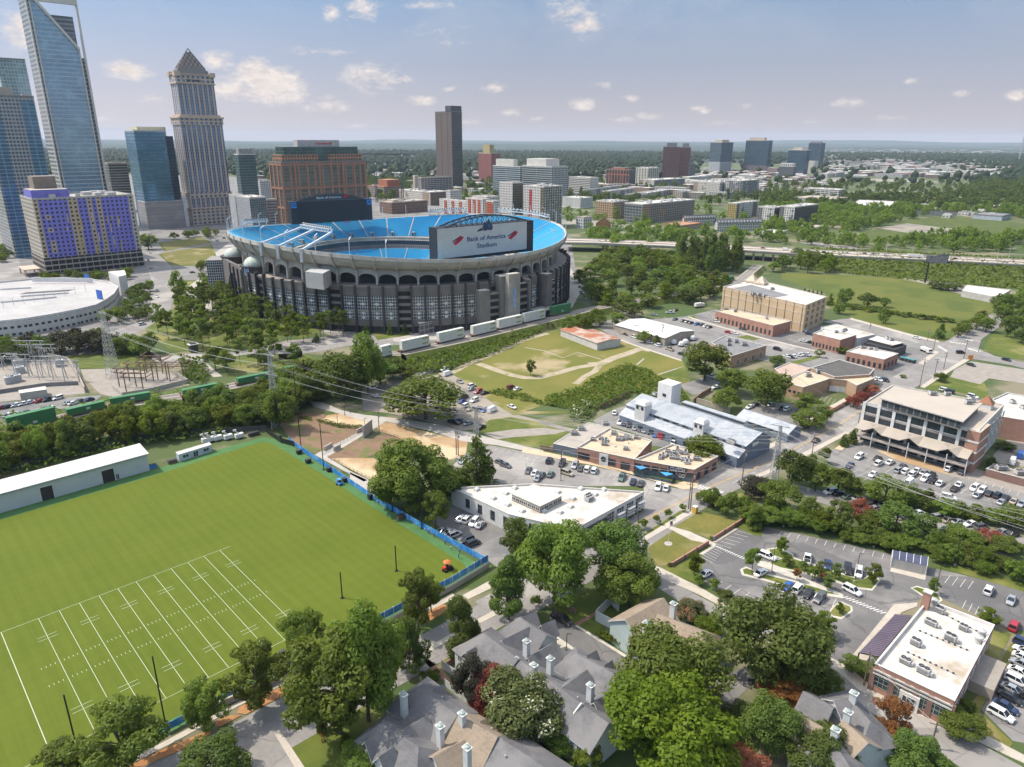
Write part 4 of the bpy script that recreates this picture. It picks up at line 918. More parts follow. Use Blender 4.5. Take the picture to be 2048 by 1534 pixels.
 b=MB();wb=facade('flat_glass',(.26,.33,.38),(.05,.15,.24),5.5,3.3,.9,.82,var=.4,gm=.3);a,bd=axes(GA)
 for s0,s1 in((.04,.3),(.72,.99)):
  q0=c+r*s0+bd*.4;q1=c+r*s1+bd*.4;b.wall(q0,q1,0,h-4,wb)
  b.wall(q0-bd*.5,q0,0,h-4,wb);b.wall(q1,q1-bd*.5,0,h-4,wb);b.face([(*p.xy,h-4)for p in(q0,q1,q1-bd*.5,q0-bd*.5)],wb)
 b.build('glass_bay',T)
 block('office_tower','pale green glass tower rising behind the left edge tower','tower',-8,116,-40,50,Y=930,wall=facade('green_grid',(.52,.56,.52),(.20,.30,.32),3.2,4,.88,.86,var=.5,gm=.2),roof=ROOFG)
 block('office_block','low dark glass block between tallest tower and angular glass tower','building',*zA(627,955),zA(603,0)[0],zA(742,0)[0],Y=1150,wall=facade('dark_grid',(.40,.37,.32),(.03,.045,.05),40,4,.94,.8),roof=ROOFT)
 # angular blue tower on a grey garage
 T,c,l,r,h=block('office_tower','angular dark blue glass tower on louvred grey garage','tower',*zA(782,765),zA(727,0)[0],zA(962,0)[0],Y=930,wall=facade('blue_curtain',(.08,.14,.19),(.09,.22,.34),1.5,4,.92,.72,var=.45,gm=.55,grough=.08),roof=ROOFW,bits=3)
 b=MB();cc=c+r*.98+l*.12;b.prism(quad(cc,l*.8,r*.32),0,h-6,facade('blue_dark',(.03,.05,.07),(.02,.045,.08),1.5,4,.92,.72,gm=.4));b.build('side_wing',T)
 b=MB();b.prism(quad(c+l*.3+r*.2,l*.65,r*.95),h-20,h+5,mat('cream_panel',(.62,.57,.40),.8));b.build('penthouse',T)
 b=MB();b.prism(quad(c+Vector((.7,-.72,0))*3-r*.04,l*.8,r*1.42),0,34,facade('louvres',(.36,.335,.32),(.26,.24,.235),60,1.5,.98,.5,grough=.6),ROOFW);b.build('podium',T)
 b=MB();b.prism(quad(c+Vector((.7,-.72,0))*4+r*1.25,l*.2,r*.12),0,38,mat('white_panel',(.62,.61,.6),.7));b.build('stair_tower',T)
 block('office_tower','dark green glass tower right behind stone pyramid tower','tower',*zA(1392,905),zA(1368,0)[0],zA(1492,0)[0],Y=1120,wall=facade('green_curtain',(.10,.15,.16),(.04,.085,.095),1.8,4,.9,.7,var=.5,gm=.3),roof=ROOFW,pent=(.2,.8,.1,.9,9,facade('plant_fins',(.5,.5,.48),(.1,.1,.1),2,9,.5,.9)))
 block('office_block','low grey block with glass corner beside stone pyramid tower','building',*zB(206,252),zB(135,0)[0],zB(292,0)[0],Y=800,wall=facade('pale_blinds',(.50,.50,.5),(.14,.16,.19),2.6,1.6,.9,.5,grough=.3),wall_r=facade('corner_glass',(.32,.33,.35),(.04,.07,.085),2.4,2.4,.9,.88),roof=ROOFW)
 block('office_block','plain pale block at foot of stone pyramid tower','building',*zB(130,240),zB(98,0)[0],zB(178,0)[0],Y=850,wall=mat('pale_block',(.46,.46,.47),.8),roof=ROOFW)
 block('parking_garage','narrow brown garage between glass corner block and brick office','garage',*zB(297,262),zB(292,0)[0],zB(350,0)[0],Y=830,wall=facade('brown_decks',(.26,.235,.22),(.06,.055,.05),40,3.2,.98,.4,grough=.8),roof=ROOFT)
 block('apartment_tower','small white block far behind brick office and glass towers','tower',*zB(262,165),zB(255,0)[0],zB(318,0)[0],Y=1250,wall=facade('white_far',(.55,.54,.52),(.10,.11,.12),3,3.2,.6,.6),roof=ROOFW)
 # orange brick office with green glass
 br=facade('brick_office',(.33,.17,.11),(.06,.11,.11),11,4.3,.78,.9,var=.4,sub=5,gm=.15)
 T,c,l,r,h=block('office_building','broad orange brick office with green glass and name sign on roof','building',*zB(374,66),zB(312,0)[0],zB(812,0)[0],Y=900,wall=br,roof=ROOFG,bits=2)
 BK=mat('brick_band',(.33,.175,.115),.8,c2=(.28,.145,.095),s=.2)
 for zz in(h-4,h*.62,h*.34):
  b=MB();b.prism(quad(c,l,r,-.8),zz,zz+2.6,BK);b.build('cornice',T)
 for k in range(8):
  b=MB();p=c+r*(k/7);a,bd=axes(GA);b.prism([p+a*-1.4+bd*.9,p+a*1.4+bd*.9,p+a*1.4-bd*.2,p-a*1.4-bd*.2],0,h,BK);b.build('brick_pier',T)
 for k in range(4):
  b=MB();p=c+l*(k/3);a,bd=axes(GA);b.prism([p+bd*-1.2-a*.9,p+bd*1.2-a*.9,p+bd*1.2+a*.2,p-bd*1.2+a*.2],0,h,BK);b.build('brick_pier',T)
 for s0,s1 in((-.02,.44),(.56,1.02)):
  b=MB();b.prism(quad(c+l*.08+r*max(s0,.02),l*.8,r*(min(s1,.98)-max(s0,.02))),h,h+9,facade('brick_top',(.42,.19,.095),(.05,.08,.08),4,4.5,.7,.6),ROOFG);b.build('setback',T)
 b=MB();b.prism(quad(c+l*.14+r*.06,l*.7,r*.88),h,h+18,facade('green_top',(.08,.12,.115),(.045,.09,.085),2,4.2,.92,.85,gm=.25),ROOFG);b.build('glass_storey',T)
 b=MB();sc_=c+l*.3+r*.24;sp=mat('sign_box',(.46,.44,.43),.7);b.prism(quad(sc_,l*.3,r*.5),h+18,h+26,sp);b.build('sign_box',T)
 a,bd=axes(GA);text('Honeywell',r.length*.19,mat('sign_red2',(.62,.02,.03),.5),T,frame_on(sc_+r*.31+bd*.3+Vector((0,0,h+22)),a,Vector((0,0,1))),name='sign',height=4.2)
 # flats under construction: purple sheathing over bare floors
 pf=facade('purple_sheathing',(.19,.18,.54),(.02,.02,.022),3.6,3.5,.46,.5,var=.3,wall2=(.46,.36,.23),grough=.6,stripe=1)
 n=pf.node_tree
 cf=facade('bare_floors',(.38,.34,.28),(.02,.02,.022),5.2,4.3,.9,.72,grough=.9,var=.2)
 T,c,l,r,h=block('apartment_building','unfinished apartment block in purple sheathing over bare concrete floors','building',*zA(187,1168),zA(116,0)[0],zA(772,0)[0],yb=552,wall=facade('tan_sheathing',(.48,.43,.36),(.03,.03,.03),3.6,3.5,.5,.5,grough=.7),wall_r=pf,roof=mat('deck_concrete',(.42,.40,.36),.9),base=(15,cf),bits=16)
 b=MB();b.prism(quad(c+l*.15+r*.02,l*.6,r*.36),h,h+7,mat('purple_panel',(.19,.18,.54),.7,c2=(.13,.12,.42),s=.3),ROOFT);b.build('penthouse',T)
 b=MB();b.prism(quad(c+l*.5+r*.1,l*.4,r*.22),h,h+17,mat('brown_panel',(.25,.20,.17),.8));b.build('stair_tower',T)
 YP=mat('yellow_sheathing',(.50,.38,.14),.8);a,bd=axes(GA)
 for k in range(26):
  s=rnd.uniform(.2,.85);z=15+3.5*rnd.randint(0,10);p=c+r*s+bd*.12
  b=MB();b.prism([p,p+a*.95,p+a*.95-bd*.1,p-bd*.1],z,z+rnd.choice((3.4,6.9)),YP if k%3 else STONE);b.build('yellow_panel',T)
 b=MB();b.prism(quad(c+r*.95-bd*-.3,l,r*.06),0,h+.5,facade('bare_end',(.46,.42,.35),(.03,.03,.03),4,3.5,.4,.5,grough=.9));b.build('stair_end',T)
 b=MB()
 for k in range(14):p=c+r*rnd.uniform(-.05,1.0)+bd*rnd.uniform(3,22);b.box((p.x,p.y,0),rnd.uniform(2,7),rnd.uniform(1.5,3),rnd.uniform(.4,1.6),rnd.choice((STONE,DIRT,BK)),rnd.random()*3)
 o=b.build('building_site_stacks');tag(o,'loose heaps of building material below purple clad block','building materials',kind='stuff')
 cr=thing('scaffold_shelter','low bare concrete entrance shelter beside purple clad block','shelter',c-r*.12)
 b=MB();cc=c-r*.2+bd*-6;b.prism(quad(cc,l*.5,r*.16),5.4,6.2,STONE);b.build('roof_slab',cr)
 for k in range(4):p=quad(cc,l*.5,r*.16,1)[k];b=MB();b.bar((p.x,p.y,0),(p.x,p.y,5.4),.8,STONE);b.build('post',cr)
towers()
def town():
 f=facade
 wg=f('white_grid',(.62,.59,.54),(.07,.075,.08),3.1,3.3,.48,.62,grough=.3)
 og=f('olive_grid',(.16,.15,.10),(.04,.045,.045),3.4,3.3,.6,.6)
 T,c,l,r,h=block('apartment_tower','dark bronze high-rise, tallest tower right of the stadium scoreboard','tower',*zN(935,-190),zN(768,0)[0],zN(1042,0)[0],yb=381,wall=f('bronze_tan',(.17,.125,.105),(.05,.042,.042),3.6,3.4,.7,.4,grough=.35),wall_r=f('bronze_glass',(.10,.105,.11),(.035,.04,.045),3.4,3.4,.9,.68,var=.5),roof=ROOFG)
 b=MB();b.prism(quad(c-r*.02,l*.35,r*1.0),h,h+12,f('bronze_glass',None,None)if 0 else MATS['bronze_glass']);b.build('penthouse',T)
 for s in(.3,.66):
  b=MB();p=c+l*s;a,bd=axes(GA);b.prism([p-a*.5+bd*1.6,p-a*.5-bd*1.6,p-bd*1.6+a*.2,p+bd*1.6+a*.2],8,h,MATS['bare_floors']);b.build('balcony_stack',T)
 block('apartment_tower','red brick high-rise with yellowish roof house beyond the bronze tower','tower',*zN(1345,240),zN(1212,0)[0],zN(1432,0)[0],yb=365,wall=f('red_tower',(.30,.10,.085),(.10,.05,.05),3,3.2,.5,.5,grough=.4),roof=ROOFT,pent=(.2,.7,.1,.6,22,mat('ochre',(.46,.36,.17),.8)))
 block('office_building','wide glass office with white penthouse, left of a matching pair','building',*zN(1640,378),zN(1360,0)[0],zN(1690,0)[0],Y=1500,wall=f('band_glass',(.36,.38,.40),(.05,.085,.11),40,4,.99,.62,gm=.3),roof=ROOFW,pent=(.25,.9,.1,.9,14,ROOFW))
 block('office_building','wide glass office with white penthouse, right of a matching pair','building',*zO(20,378),zN(1660,0)[0],zO(190,0)[0],Y=1420,wall=f('band_glass2',(.34,.35,.36),(.04,.07,.075),40,4,.99,.62,gm=.3),wall_r=f('white_frame_grid',(.5,.49,.47),(.05,.06,.07),4,4,.6,.6),roof=ROOFW,pent=(.25,.9,.1,.9,14,ROOFW))
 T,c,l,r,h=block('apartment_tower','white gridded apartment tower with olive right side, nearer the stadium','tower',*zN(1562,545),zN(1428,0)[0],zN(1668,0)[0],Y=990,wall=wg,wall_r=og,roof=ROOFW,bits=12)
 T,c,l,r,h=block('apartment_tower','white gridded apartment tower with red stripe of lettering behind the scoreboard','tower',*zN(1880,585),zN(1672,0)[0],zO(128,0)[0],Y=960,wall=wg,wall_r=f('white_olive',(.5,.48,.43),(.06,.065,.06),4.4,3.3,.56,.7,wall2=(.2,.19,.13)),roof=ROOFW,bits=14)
 a,bd=axes(GA);b=MB();p=c+l*.62-a*.12;b.prism([p-bd*2.6,p+bd*2.6,p+bd*2.6+a*.1,p-bd*2.6+a*.1],6,h-4,mat('red_panel',(.34,.045,.04),.7));b.build('sign_panel',T)
 b=MB();p=c+l*-.02-a*.1;b.prism([p-bd*6,p+bd*1,p+bd*1+a*.1,p-bd*6+a*.1],6,h-1,og);b.build('balcony_stack',T)
 tw=f('tan_white',(.56,.52,.46),(.06,.06,.06),3.4,3.2,.46,.56,wall2=(.36,.27,.18),stripe=3)
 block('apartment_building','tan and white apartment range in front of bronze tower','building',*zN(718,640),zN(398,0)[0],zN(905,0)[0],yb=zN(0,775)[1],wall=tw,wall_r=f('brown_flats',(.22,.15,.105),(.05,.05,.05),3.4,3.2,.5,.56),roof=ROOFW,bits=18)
 block('apartment_building','white end block of apartment range below bronze tower','building',*zN(925,625),zN(880,0)[0],zN(1040,0)[0],Y=1120,wall=wg,roof=ROOFW,bits=8)
 rw=f('red_white',(.60,.57,.53),(.06,.06,.065),3.2,3.1,.44,.5,wall2=(.55,.53,.5))
 for i,(xc,yt,xl,xr,yb,lab)in enumerate(((1085,735,812,1130,830,'white and red flats with balconies, left block behind stadium rim'),(1255,715,1080,1330,850,'white and red flats with balconies, middle block behind stadium rim'),(1365,735,1290,1430,870,'white flats with brown corner, right block beside gridded tower'),(1290,690,1150,1420,850,'white roofed red flats behind the front row of white and red flats'))):
  T,c,l,r,h=block('apartment_building',lab,'building',*zN(xc,yt),zN(xl,0)[0],zN(xr,0)[0],Y=(1010,985,960,1060)[i],wall=rw,roof=ROOFW,bits=10)
  a,bd=axes(GA)
  for k in range(3):
   b=MB();p=c+l*(.2+.28*k)-a*.6;b.prism([p-bd*2.6,p+bd*2.6,p+bd*2.6+a*.8,p-bd*2.6+a*.8],0,h-.5,f('red_flats',(.48,.12,.05),(.06,.05,.05),3.2,3.1,.5,.5));b.build('red_bay',T)
 block('school_building','low brown brick hall behind left of stadium rim','building',*zN(322,745),zN(198,0)[0],zN(690,0)[0],yb=zN(0,862)[1],wall=f('brown_hall',(.22,.125,.09),(.07,.07,.07),4.2,4.2,.5,.6),roof=ROOFT,pent=(.3,.8,.15,.3,3,ROOFT))
 T,c,l,r,h=block('unfinished_building','concrete frame under construction with red formwork on top','building',*zN(245,585),zN(62,0)[0],zN(425,0)[0],yb=zN(0,700)[1],wall=f('frame_open',(.36,.27,.22),(.05,.055,.06),5,3.6,.8,.62,grough=.9),roof=mat('formwork',(.42,.20,.11),.9),pent=(.1,.6,.3,1.0,13,mat('formwork_red',(.34,.13,.07),.9)))
 block('parking_garage','grey open-deck garage below bronze tower','garage',*zN(625,490),zN(592,0)[0],zN(940,0)[0],Y=1330,wall=f('garage_open',(.32,.30,.29),(.06,.055,.055),7,3.4,.86,.6,grough=.8),roof=ROOFT,bits=12)
 block('warehouse','pale low block left of grey open-deck garage','building',*zN(560,470),zN(540,0)[0],zN(600,0)[0],Y=1400,wall=ROOFT,roof=ROOFW)
 for i,(x,y0,y1,yy)in enumerate((((434),262,575,1180),(160,345,500,1350))):
  p=D(zN(x,y1),yy);p.z=0;hh=hgt_at(p,zN(x,y0))
  cr=thing('tower_crane',('dark tower crane standing by red formwork frame','smaller tower crane against the woods behind brick office')[i],'crane',p);CM=mat('crane_blue',(.05,.09,.11),.5)
  b=MB()
  for dx,dy in((-1.6,-1.6),(1.6,-1.6),(1.6,1.6),(-1.6,1.6)):b.bar(p+Vector((dx,dy,0)),p+Vector((dx,dy,hh)),.7,CM)
  for k in range(int(hh//4)):s=1 if k%2 else-1;b.bar(p+Vector((-1.6*s,-1.6,k*4)),p+Vector((1.6*s,-1.6,k*4+4)),.45,CM);b.bar(p+Vector((-1.6,1.6*s,k*4)),p+Vector((-1.6,-1.6*s,k*4+4)),.45,CM)
  b.build('mast',cr);b=MB();b.bar(p+Vector((-62,10,hh+2)),p+Vector((22,-4,hh+2)),1.1,CM,1.6);b.bar(p+Vector((0,0,hh)),p+Vector((0,0,hh+9)),.9,CM);b.bar(p+Vector((0,0,hh+9)),p+Vector((-40,6.5,hh+3)),.3,CM);b.bar(p+Vector((0,0,hh+9)),p+Vector((20,-3,hh+3)),.3,CM);b.build('jib',cr)
  b=MB();q=p+Vector((19,-3,hh-2));b.box(q,5,2,4,mat('counterweight',(.5,.5,.48),.8));b.build('counterweight',cr)
  b=MB();b.box(p+Vector((1.5,-2.6,hh-1)),2.2,2.2,2.6,WHITE);b.build('cab',cr)
  # right of the stadium
 block('office_block','block with grey and white stripes, right of glass offices','building',*zO(412,492),zO(192,0)[0],zO(500,0)[0],yb=zO(0,665)[1],wall=f('stripes',(.56,.53,.5),(.07,.07,.075),90,3.6,1,.5,grough=.4),wall_r=wg,roof=ROOFW,bits=9)
 block('office_block','white block with tall slit windows right of gridded apartment towers','building',*zO(312,702),zO(127,0)[0],zO(440,0)[0],yb=zO(0,805)[1],wall=f('slits',(.66,.64,.6),(.22,.22,.22),2.6,30,.4,.86),roof=ROOFW,bits=3)
 T,c,l,r,h=block('office_block','dark block with orange framed windows in the middle distance','building',*zO(812,412),zO(577,0)[0],zO(880,0)[0],yb=zO(0,590)[1],wall=f('orange_frame',(.40,.13,.075),(.05,.045,.045),9,30,.8,.94),wall_r=f('slate',(.10,.105,.115),(.05,.055,.06),3,3.6,.7,.5),roof=ROOFG,pent=(.2,.8,.1,.9,5,mat('rust_red',(.36,.10,.06),.8)))
 block('apartment_building','beige and dark block right of orange framed windows','building',*zO(1010,392),zO(880,0)[0],zO(1122,0)[0],yb=zO(0,560)[1],wall=f('beige_dark',(.52,.47,.40),(.07,.075,.08),9,4,.4,.7),roof=ROOFW,bits=8)
 block('office_building','rounded green glass office with white penthouse in front of dark red towers','building',*zO(1370,352),zO(1130,0)[0],zO(1492,0)[0],yb=zO(0,482)[1],wall=f('green_office',(.18,.21,.22),(.05,.085,.09),2.6,4,.9,.66,gm=.25),roof=ROOFG,pent=(.25,.85,.1,.8,12,ROOFW))
 for i,(xc,yt,xl,xr)in enumerate(((1330,175,1162,1335),(1440,180,1335,1446))):
  block('apartment_tower',('left of two joined dark red towers beyond green glass office','right of two joined dark red towers beyond green glass office')[i],'tower',*zO(xc,yt),zO(xl,0)[0],zO(xr,0)[0],Y=2250+40*i,wall=f('dark_red',(.15,.065,.06),(.05,.035,.035),6,4.2,.5,.6),roof=ROOFG,ang=R(70),pent=(.2,.8,.2,.8,12,ROOFG))
 blue=f('blue_tower',(.14,.18,.21),(.045,.08,.115),4,4.2,.9,.66,gm=.35,var=.4)
 block('office_tower','blue glass tower on pale podium, leftmost of three far towers','tower',*zO(1760,128),zO(1645,0)[0],zO(1880,0)[0],yb=zO(0,432)[1],wall=blue,roof=ROOFT,base=(36,f('pod_grey',(.40,.40,.42),(.3,.3,.31),3,3,.6,.5)),pent=(.2,.8,.2,.8,9,ROOFT))
 T,c,l,r,h=block('office_tower','tallest dark blue slab, middle of three far towers','tower',*zQ(305,72),zQ(145,0)[0],zQ(328,0)[0],yb=zQ(0,292)[1],wall=f('blue_slab',(.06,.10,.13),(.03,.06,.09),3,4.2,.9,.7,gm=.35,var=.4),roof=ROOFT,base=(24,f('red_grey',(.19,.15,.15),(.08,.07,.08),5,4,.6,.6)),pent=(.25,.9,.3,.9,10,ROOFT))
 block('office_tower','twin topped blue glass tower, rightmost of three far towers','tower',*zQ(665,90),zQ(575,0)[0],zQ(690,0)[0],yb=zQ(0,262)[1],wall=MATS['blue_slab'],roof=ROOFG,pent=(.1,.9,.1,.5,6,ROOFG))
 block('office_block','lower dark wing beside rightmost far glass tower','building',*zQ(560,138),zQ(435,0)[0],zQ(585,0)[0],Y=2500,wall=MATS['blue_slab'],roof=ROOFW,pent=(.3,.8,.3,.9,8,ROOFT))
 block('apartment_building','dark apartment block with white framed top storeys by far towers','building',*zQ(470,250),zQ(372,0)[0],zQ(490,0)[0],yb=zQ(0,332)[1],wall=f('dark_flats',(.10,.105,.115),(.05,.055,.06),4,3.4,.7,.5),roof=ROOFW,pent=(.05,.95,.05,.95,9,f('white_top',(.58,.57,.55),(.08,.08,.08),6,8,.6,.7)))
 block('apartment_building','white gridded mid-rise in front of rightmost far tower','building',*zQ(615,215),zQ(548,0)[0],zQ(640,0)[0],yb=zQ(0,298)[1],wall=wg,roof=ROOFW)
 block('office_block','striped red brown block below tallest dark blue slab','building',*zQ(360,262),zQ(290,0)[0],zQ(380,0)[0],yb=zQ(0,310)[1],wall=f('red_stripe',(.34,.26,.24),(.10,.08,.08),90,3.4,1,.5),roof=ROOFT)
 tan=f('tan_flats',(.42,.28,.16),(.045,.045,.05),4.2,3.3,.5,.6);grey=f('grey_flats',(.24,.215,.19),(.045,.045,.05),4.6,3.3,.5,.56,wall2=(.38,.25,.16),stripe=4)
 block('apartment_building','long tan apartment block with orange left end beyond the highway','building',*zO(650,740),zO(473,0)[0],zO(800,0)[0],yb=zO(0,910)[1],wall=tan,wall_r=grey,roof=ROOFW,bits=14)
 T,c,l,r,h=block('apartment_building','long grey tan apartment block with glazed corner beyond the highway','building',*zO(955,765),zO(765,0)[0],zO(1498,0)[0],yb=zO(0,958)[1],wall=f('glazed_corner',(.22,.21,.2),(.05,.07,.08),5,4,.84,.7),wall_r=grey,roof=ROOFW,bits=26)
 for i,(xc,yt,xl,xr,yb)in enumerate(((600,632,530,1030,715),(350,620,312,900,690),(800,665,770,1440,715),(1000,650,900,1300,700))):
  block('apartment_building',('long white-roofed block behind tan flats, front of four','long white-roofed block behind tan flats, farthest left of four','long white-roofed block directly behind the grey tan flats','long white-roofed block, hindmost right of four behind tan flats')[i],'building',*zO(xc,yt),zO(xl,0)[0],zO(xr,0)[0],yb=zO(0,yb)[1],wall=f('pale_flats',(.42,.40,.39),(.10,.10,.11),4.2,3.2,.5,.6,wall2=(.18,.17,.165),stripe=2),roof=ROOFW,bits=24,ang=R(58),parapet=1.4)
 block('apartment_building','grey mid-rise flats below green glass office','building',*zO(1070,515),zO(920,0)[0],zO(1385,0)[0],yb=zO(0,600)[1],wall=tw,wall_r=f('bluegrey',(.2,.21,.235),(.06,.065,.07),4,3.2,.5,.6),roof=ROOFW,bits=10)
 block('apartment_building','white and dark mid-rise with many bays left of far towers','building',*zO(1740,540),zO(1475,0)[0],zO(2000,0)[0],yb=zO(0,680)[1],wall=tw,wall_r=f('mixed',(.22,.21,.21),(.06,.065,.07),5,3.2,.6,.6,wall2=(.52,.5,.47),stripe=2),roof=ROOFW,bits=24)
 block('apartment_building','grey flats continuing right of white and dark mid-rise','building',*zQ(110,350),zQ(0,0)[0],zQ(238,0)[0],yb=zQ(0,460)[1],wall=MATS['mixed'],roof=ROOFW,bits=10)
 mod=f('modern_white',(.58,.56,.52),(.07,.07,.075),3.4,3.2,.42,.66,wall2=(.16,.15,.145),stripe=2);ye=f('modern_yellow',(.40,.30,.10),(.06,.06,.06),3.2,3.2,.5,.6);dk=f('modern_dark',(.08,.075,.075),(.05,.05,.055),3.4,3.2,.5,.5)
 for i,(xc,yt,xl,xr,yb,w1,w2,lab)in enumerate(((85,505,22,232,605,ye,mod,'modern white flats with yellow end above the highway'),(340,535,230,400,650,mod,dk,'modern white flats, centre block with tall balcony bays'),(480,530,378,640,662,mod,dk,'modern white and charcoal flats, right end block with dark side'))):
  block('apartment_building',lab,'building',*zQ(xc,yt),zQ(xl,0)[0],zQ(xr,0)[0],yb=zQ(0,yb)[1],wall=w1,wall_r=w2,roof=ROOFW,bits=14)
 T,c,l,r,h=block('parking_garage','white four deck garage with coloured roof boxes among the trees','garage',*zQ(782,412),zQ(540,0)[0],zQ(832,0)[0],yb=zQ(0,472)[1],wall=f('white_decks',(.58,.56,.52),(.05,.05,.055),9,3.6,.86,.56,grough=.8),roof=ROOFW,bits=8)
 block('warehouse','pale grey hall at foot of white four deck garage','building',*zQ(720,478),zQ(465,0)[0],zQ(840,0)[0],yb=zQ(0,520)[1],wall=mat('grey_hall',(.33,.32,.31),.8),roof=ROOFT,bits=2)
 block('warehouse','low curved white-roofed hall right of modern flats','building',*zQ(1150,528),zQ(865,0)[0],zQ(1200,0)[0],yb=zQ(0,552)[1],wall=mat('hall_wall',(.34,.29,.25),.8),roof=ROOFW,bits=2,ang=R(60))
 block('warehouse','long low hall with red roof edge near right margin','building',*zQ(1590,560),zQ(1300,0)[0],zQ(1640,0)[0],yb=zQ(0,592)[1],wall=mat('hall_white',(.5,.49,.47),.8),roof=mat('red_edge',(.30,.20,.18),.8,c2=(.42,.08,.07),s=.02),ang=R(70),bits=3)
 block('warehouse','pale blue low hall on the slope near right margin','building',*zQ(1900,592),zQ(1700,0)[0],zQ(1960,0)[0],yb=zQ(0,622)[1],wall=mat('hall_blue',(.42,.46,.5),.8),roof=ROOFG,bits=3)
 block('office_block','small dark café block beside parked cars above the highway','building',*zQ(630,668),zQ(520,0)[0],zQ(680,0)[0],yb=zQ(0,712)[1],wall=dk,roof=ROOFT,bits=3)
 block('office_block','low pale block in front of modern flats','building',*zQ(300,715),zQ(190,0)[0],zQ(420,0)[0],yb=zQ(0,750)[1],wall=mat('low_pale',(.45,.42,.37),.8),roof=ROOFW,bits=3)
 block('house','white two storey house with columns near stadium right end','house',*zO(345,900),zO(268,0)[0],zO(432,0)[0],yb=zO(0,1008)[1],wall=f('house_win',(.6,.58,.55),(.07,.07,.08),4,4,.5,.6),roof=ROOFT,bits=3)
 block('shop_building','low tan hall in front of grey-roofed row houses','building',*zO(1340,985),zO(1150,0)[0],zO(1560,0)[0],yb=zO(0,1030)[1],wall=mat('low_tan',(.42,.31,.22),.8),roof=mat('tile_roof',(.44,.22,.12),.8),bits=2)
 # gabled ones
 def gabled(name,label,cat,xc,yt,xl,xr,yb,wall,roof,rise=5,ang=GA,dorm=0):
  c,l,r,h=place_tw(xc,yt,xl,xr,yb=yb,ang=ang);T=thing(name,label,cat,c)
  b=MB();b.prism(quad(c,l,r),0,h,wall,wall)
  for k in(0,1):
   e=c+r*k;b.face([(*e.xy,h),(*(e+l).xy,h),(*(e+l/2).xy,h+rise)],wall)
  b.build('wall',T)
  b=MB();m0,m1=c+l/2-r*.02,c+l/2+r*1.02
  for e,s in((c,-1),(c+l,1)):
   o=l.normalized()*s*.8
   q=[(*(e+o-r*.02).xy,h-.4),(*(e+o+r*1.02).xy,h-.4),(*m1.xy,h+rise+.1),(*m0.xy,h+rise+.1)]
   b.face(q,roof);b.face([(x,y,z-.35)for x,y,z in q][::-1],roof)
  b.build('roof',T)
  for k in range(dorm):
   b=MB();p=c+r*((k+.5)/dorm)+l*.1;b.box((p.x,p.y,h),1.8,2.4,2.4,WHITE,math.atan2(r.y,r.x),roof);b.build('dormer',T)
  return T
 sl_=mat('slate_roof',(.13,.125,.13),.8,c2=(.10,.097,.10),s=.3)
 gabled('row_house','long white row houses with slate roof and dormers, left range','houses',*zO(1372,905),zO(1355,0)[0],zO(1700,0)[0],zO(0,985)[1],wg,sl_,4,R(20),12)
 gabled('row_house','long white row houses with slate roof and dormers, right range','houses',*zO(1720,950),zO(1690,0)[0],zQ(255,0)[0],zO(0,1040)[1],wg,sl_,4.5,R(12),14)
 gabled('chapel','small chapel with orange edged brown roof by the highway','chapel',*zO(625,945),zO(470,0)[0],zO(690,0)[0],zO(0,1000)[1],mat('chapel_wall',(.46,.30,.18),.8),mat('chapel_roof',(.26,.125,.06),.8,c2=(.5,.3,.1),s=.2),7,R(120))
town()
# ------------------------------------------------------------------ nearer buildings
BRICK=brickm('brick_red',(.38,.17,.105),(.44,.21,.135));BRICKT=brickm('brick_tan',(.42,.25,.14),(.47,.29,.17));BRICKD=brickm('brick_dark',(.20,.095,.065),(.26,.12,.085))
GLASSD=mat('window_glass',(.03,.04,.05),.1,c2=(.05,.06,.07),s=.8);FRAMEW=mat('window_frame',(.70,.68,.64),.6);FRAMED=mat('dark_frame',(.05,.05,.055),.5)
WALLW=mat('white_wall',(.70,.68,.65),.8,c2=(.62,.60,.57),s=.15,s2=1.);COPING=mat('coping',(.58,.55,.50),.7,s=.4)
MEMB=mat('white_membrane',(.62,.585,.53),.75,c2=(.55,.515,.46),s=.12,s2=.9,c3=(.36,.29,.21),s3=.11,lo3=.56,hi3=.68,seams=1)
MEMT=mat('tan_membrane',(.60,.48,.33),.85,c2=(.53,.42,.29),s=.15,s2=.9,c3=(.40,.31,.21),s3=.1,lo3=.58,hi3=.7,seams=1)
_win={}
def winmesh(w,h,glass,frame,mull=2,rows=1,name='window'):
 k=(w,h,glass.name,frame.name,mull,rows)
 if k not in _win:
  b=MB();b.face([(-w/2,-.03,0),(w/2,-.03,0),(w/2,-.03,h),(-w/2,-.03,h)],glass)
  t=.09
  for x in[-w/2+w*i/mull for i in range(mull+1)]:b.box((x,-.05,0),t,.1,h,frame)
  for z in[h*i/rows for i in range(rows+1)]:b.box((0,-.053,z-t/2),w+t*1.4,.1,t,frame)
  _win[k]=b.mesh(name)
 return _win[k]
def wins(T,p,q,z,n,w,h,s0=.08,s1=.92,glass=None,frame=None,mull=2,rows=1,name='window'):
 """n windows along the wall from p to q (left to right as seen from outside)"""
 p,q=Vector((p[0],p[1],0)),Vector((q[0],q[1],0));d=(q-p).normalized();ang=math.atan2(d.y,d.x)
 me=winmesh(w,h,glass or GLASSD,frame or FRAMEW,mull,rows,name)
 for k in range(n):
  s=s0+(s1-s0)*(k/(n-1)if n>1 else .5)
  o=bpy.data.objects.new(name,me);c=p.lerp(q,s);o.location=(c.x,c.y,z);o.rotation_euler=(0,0,ang);link(o,T)
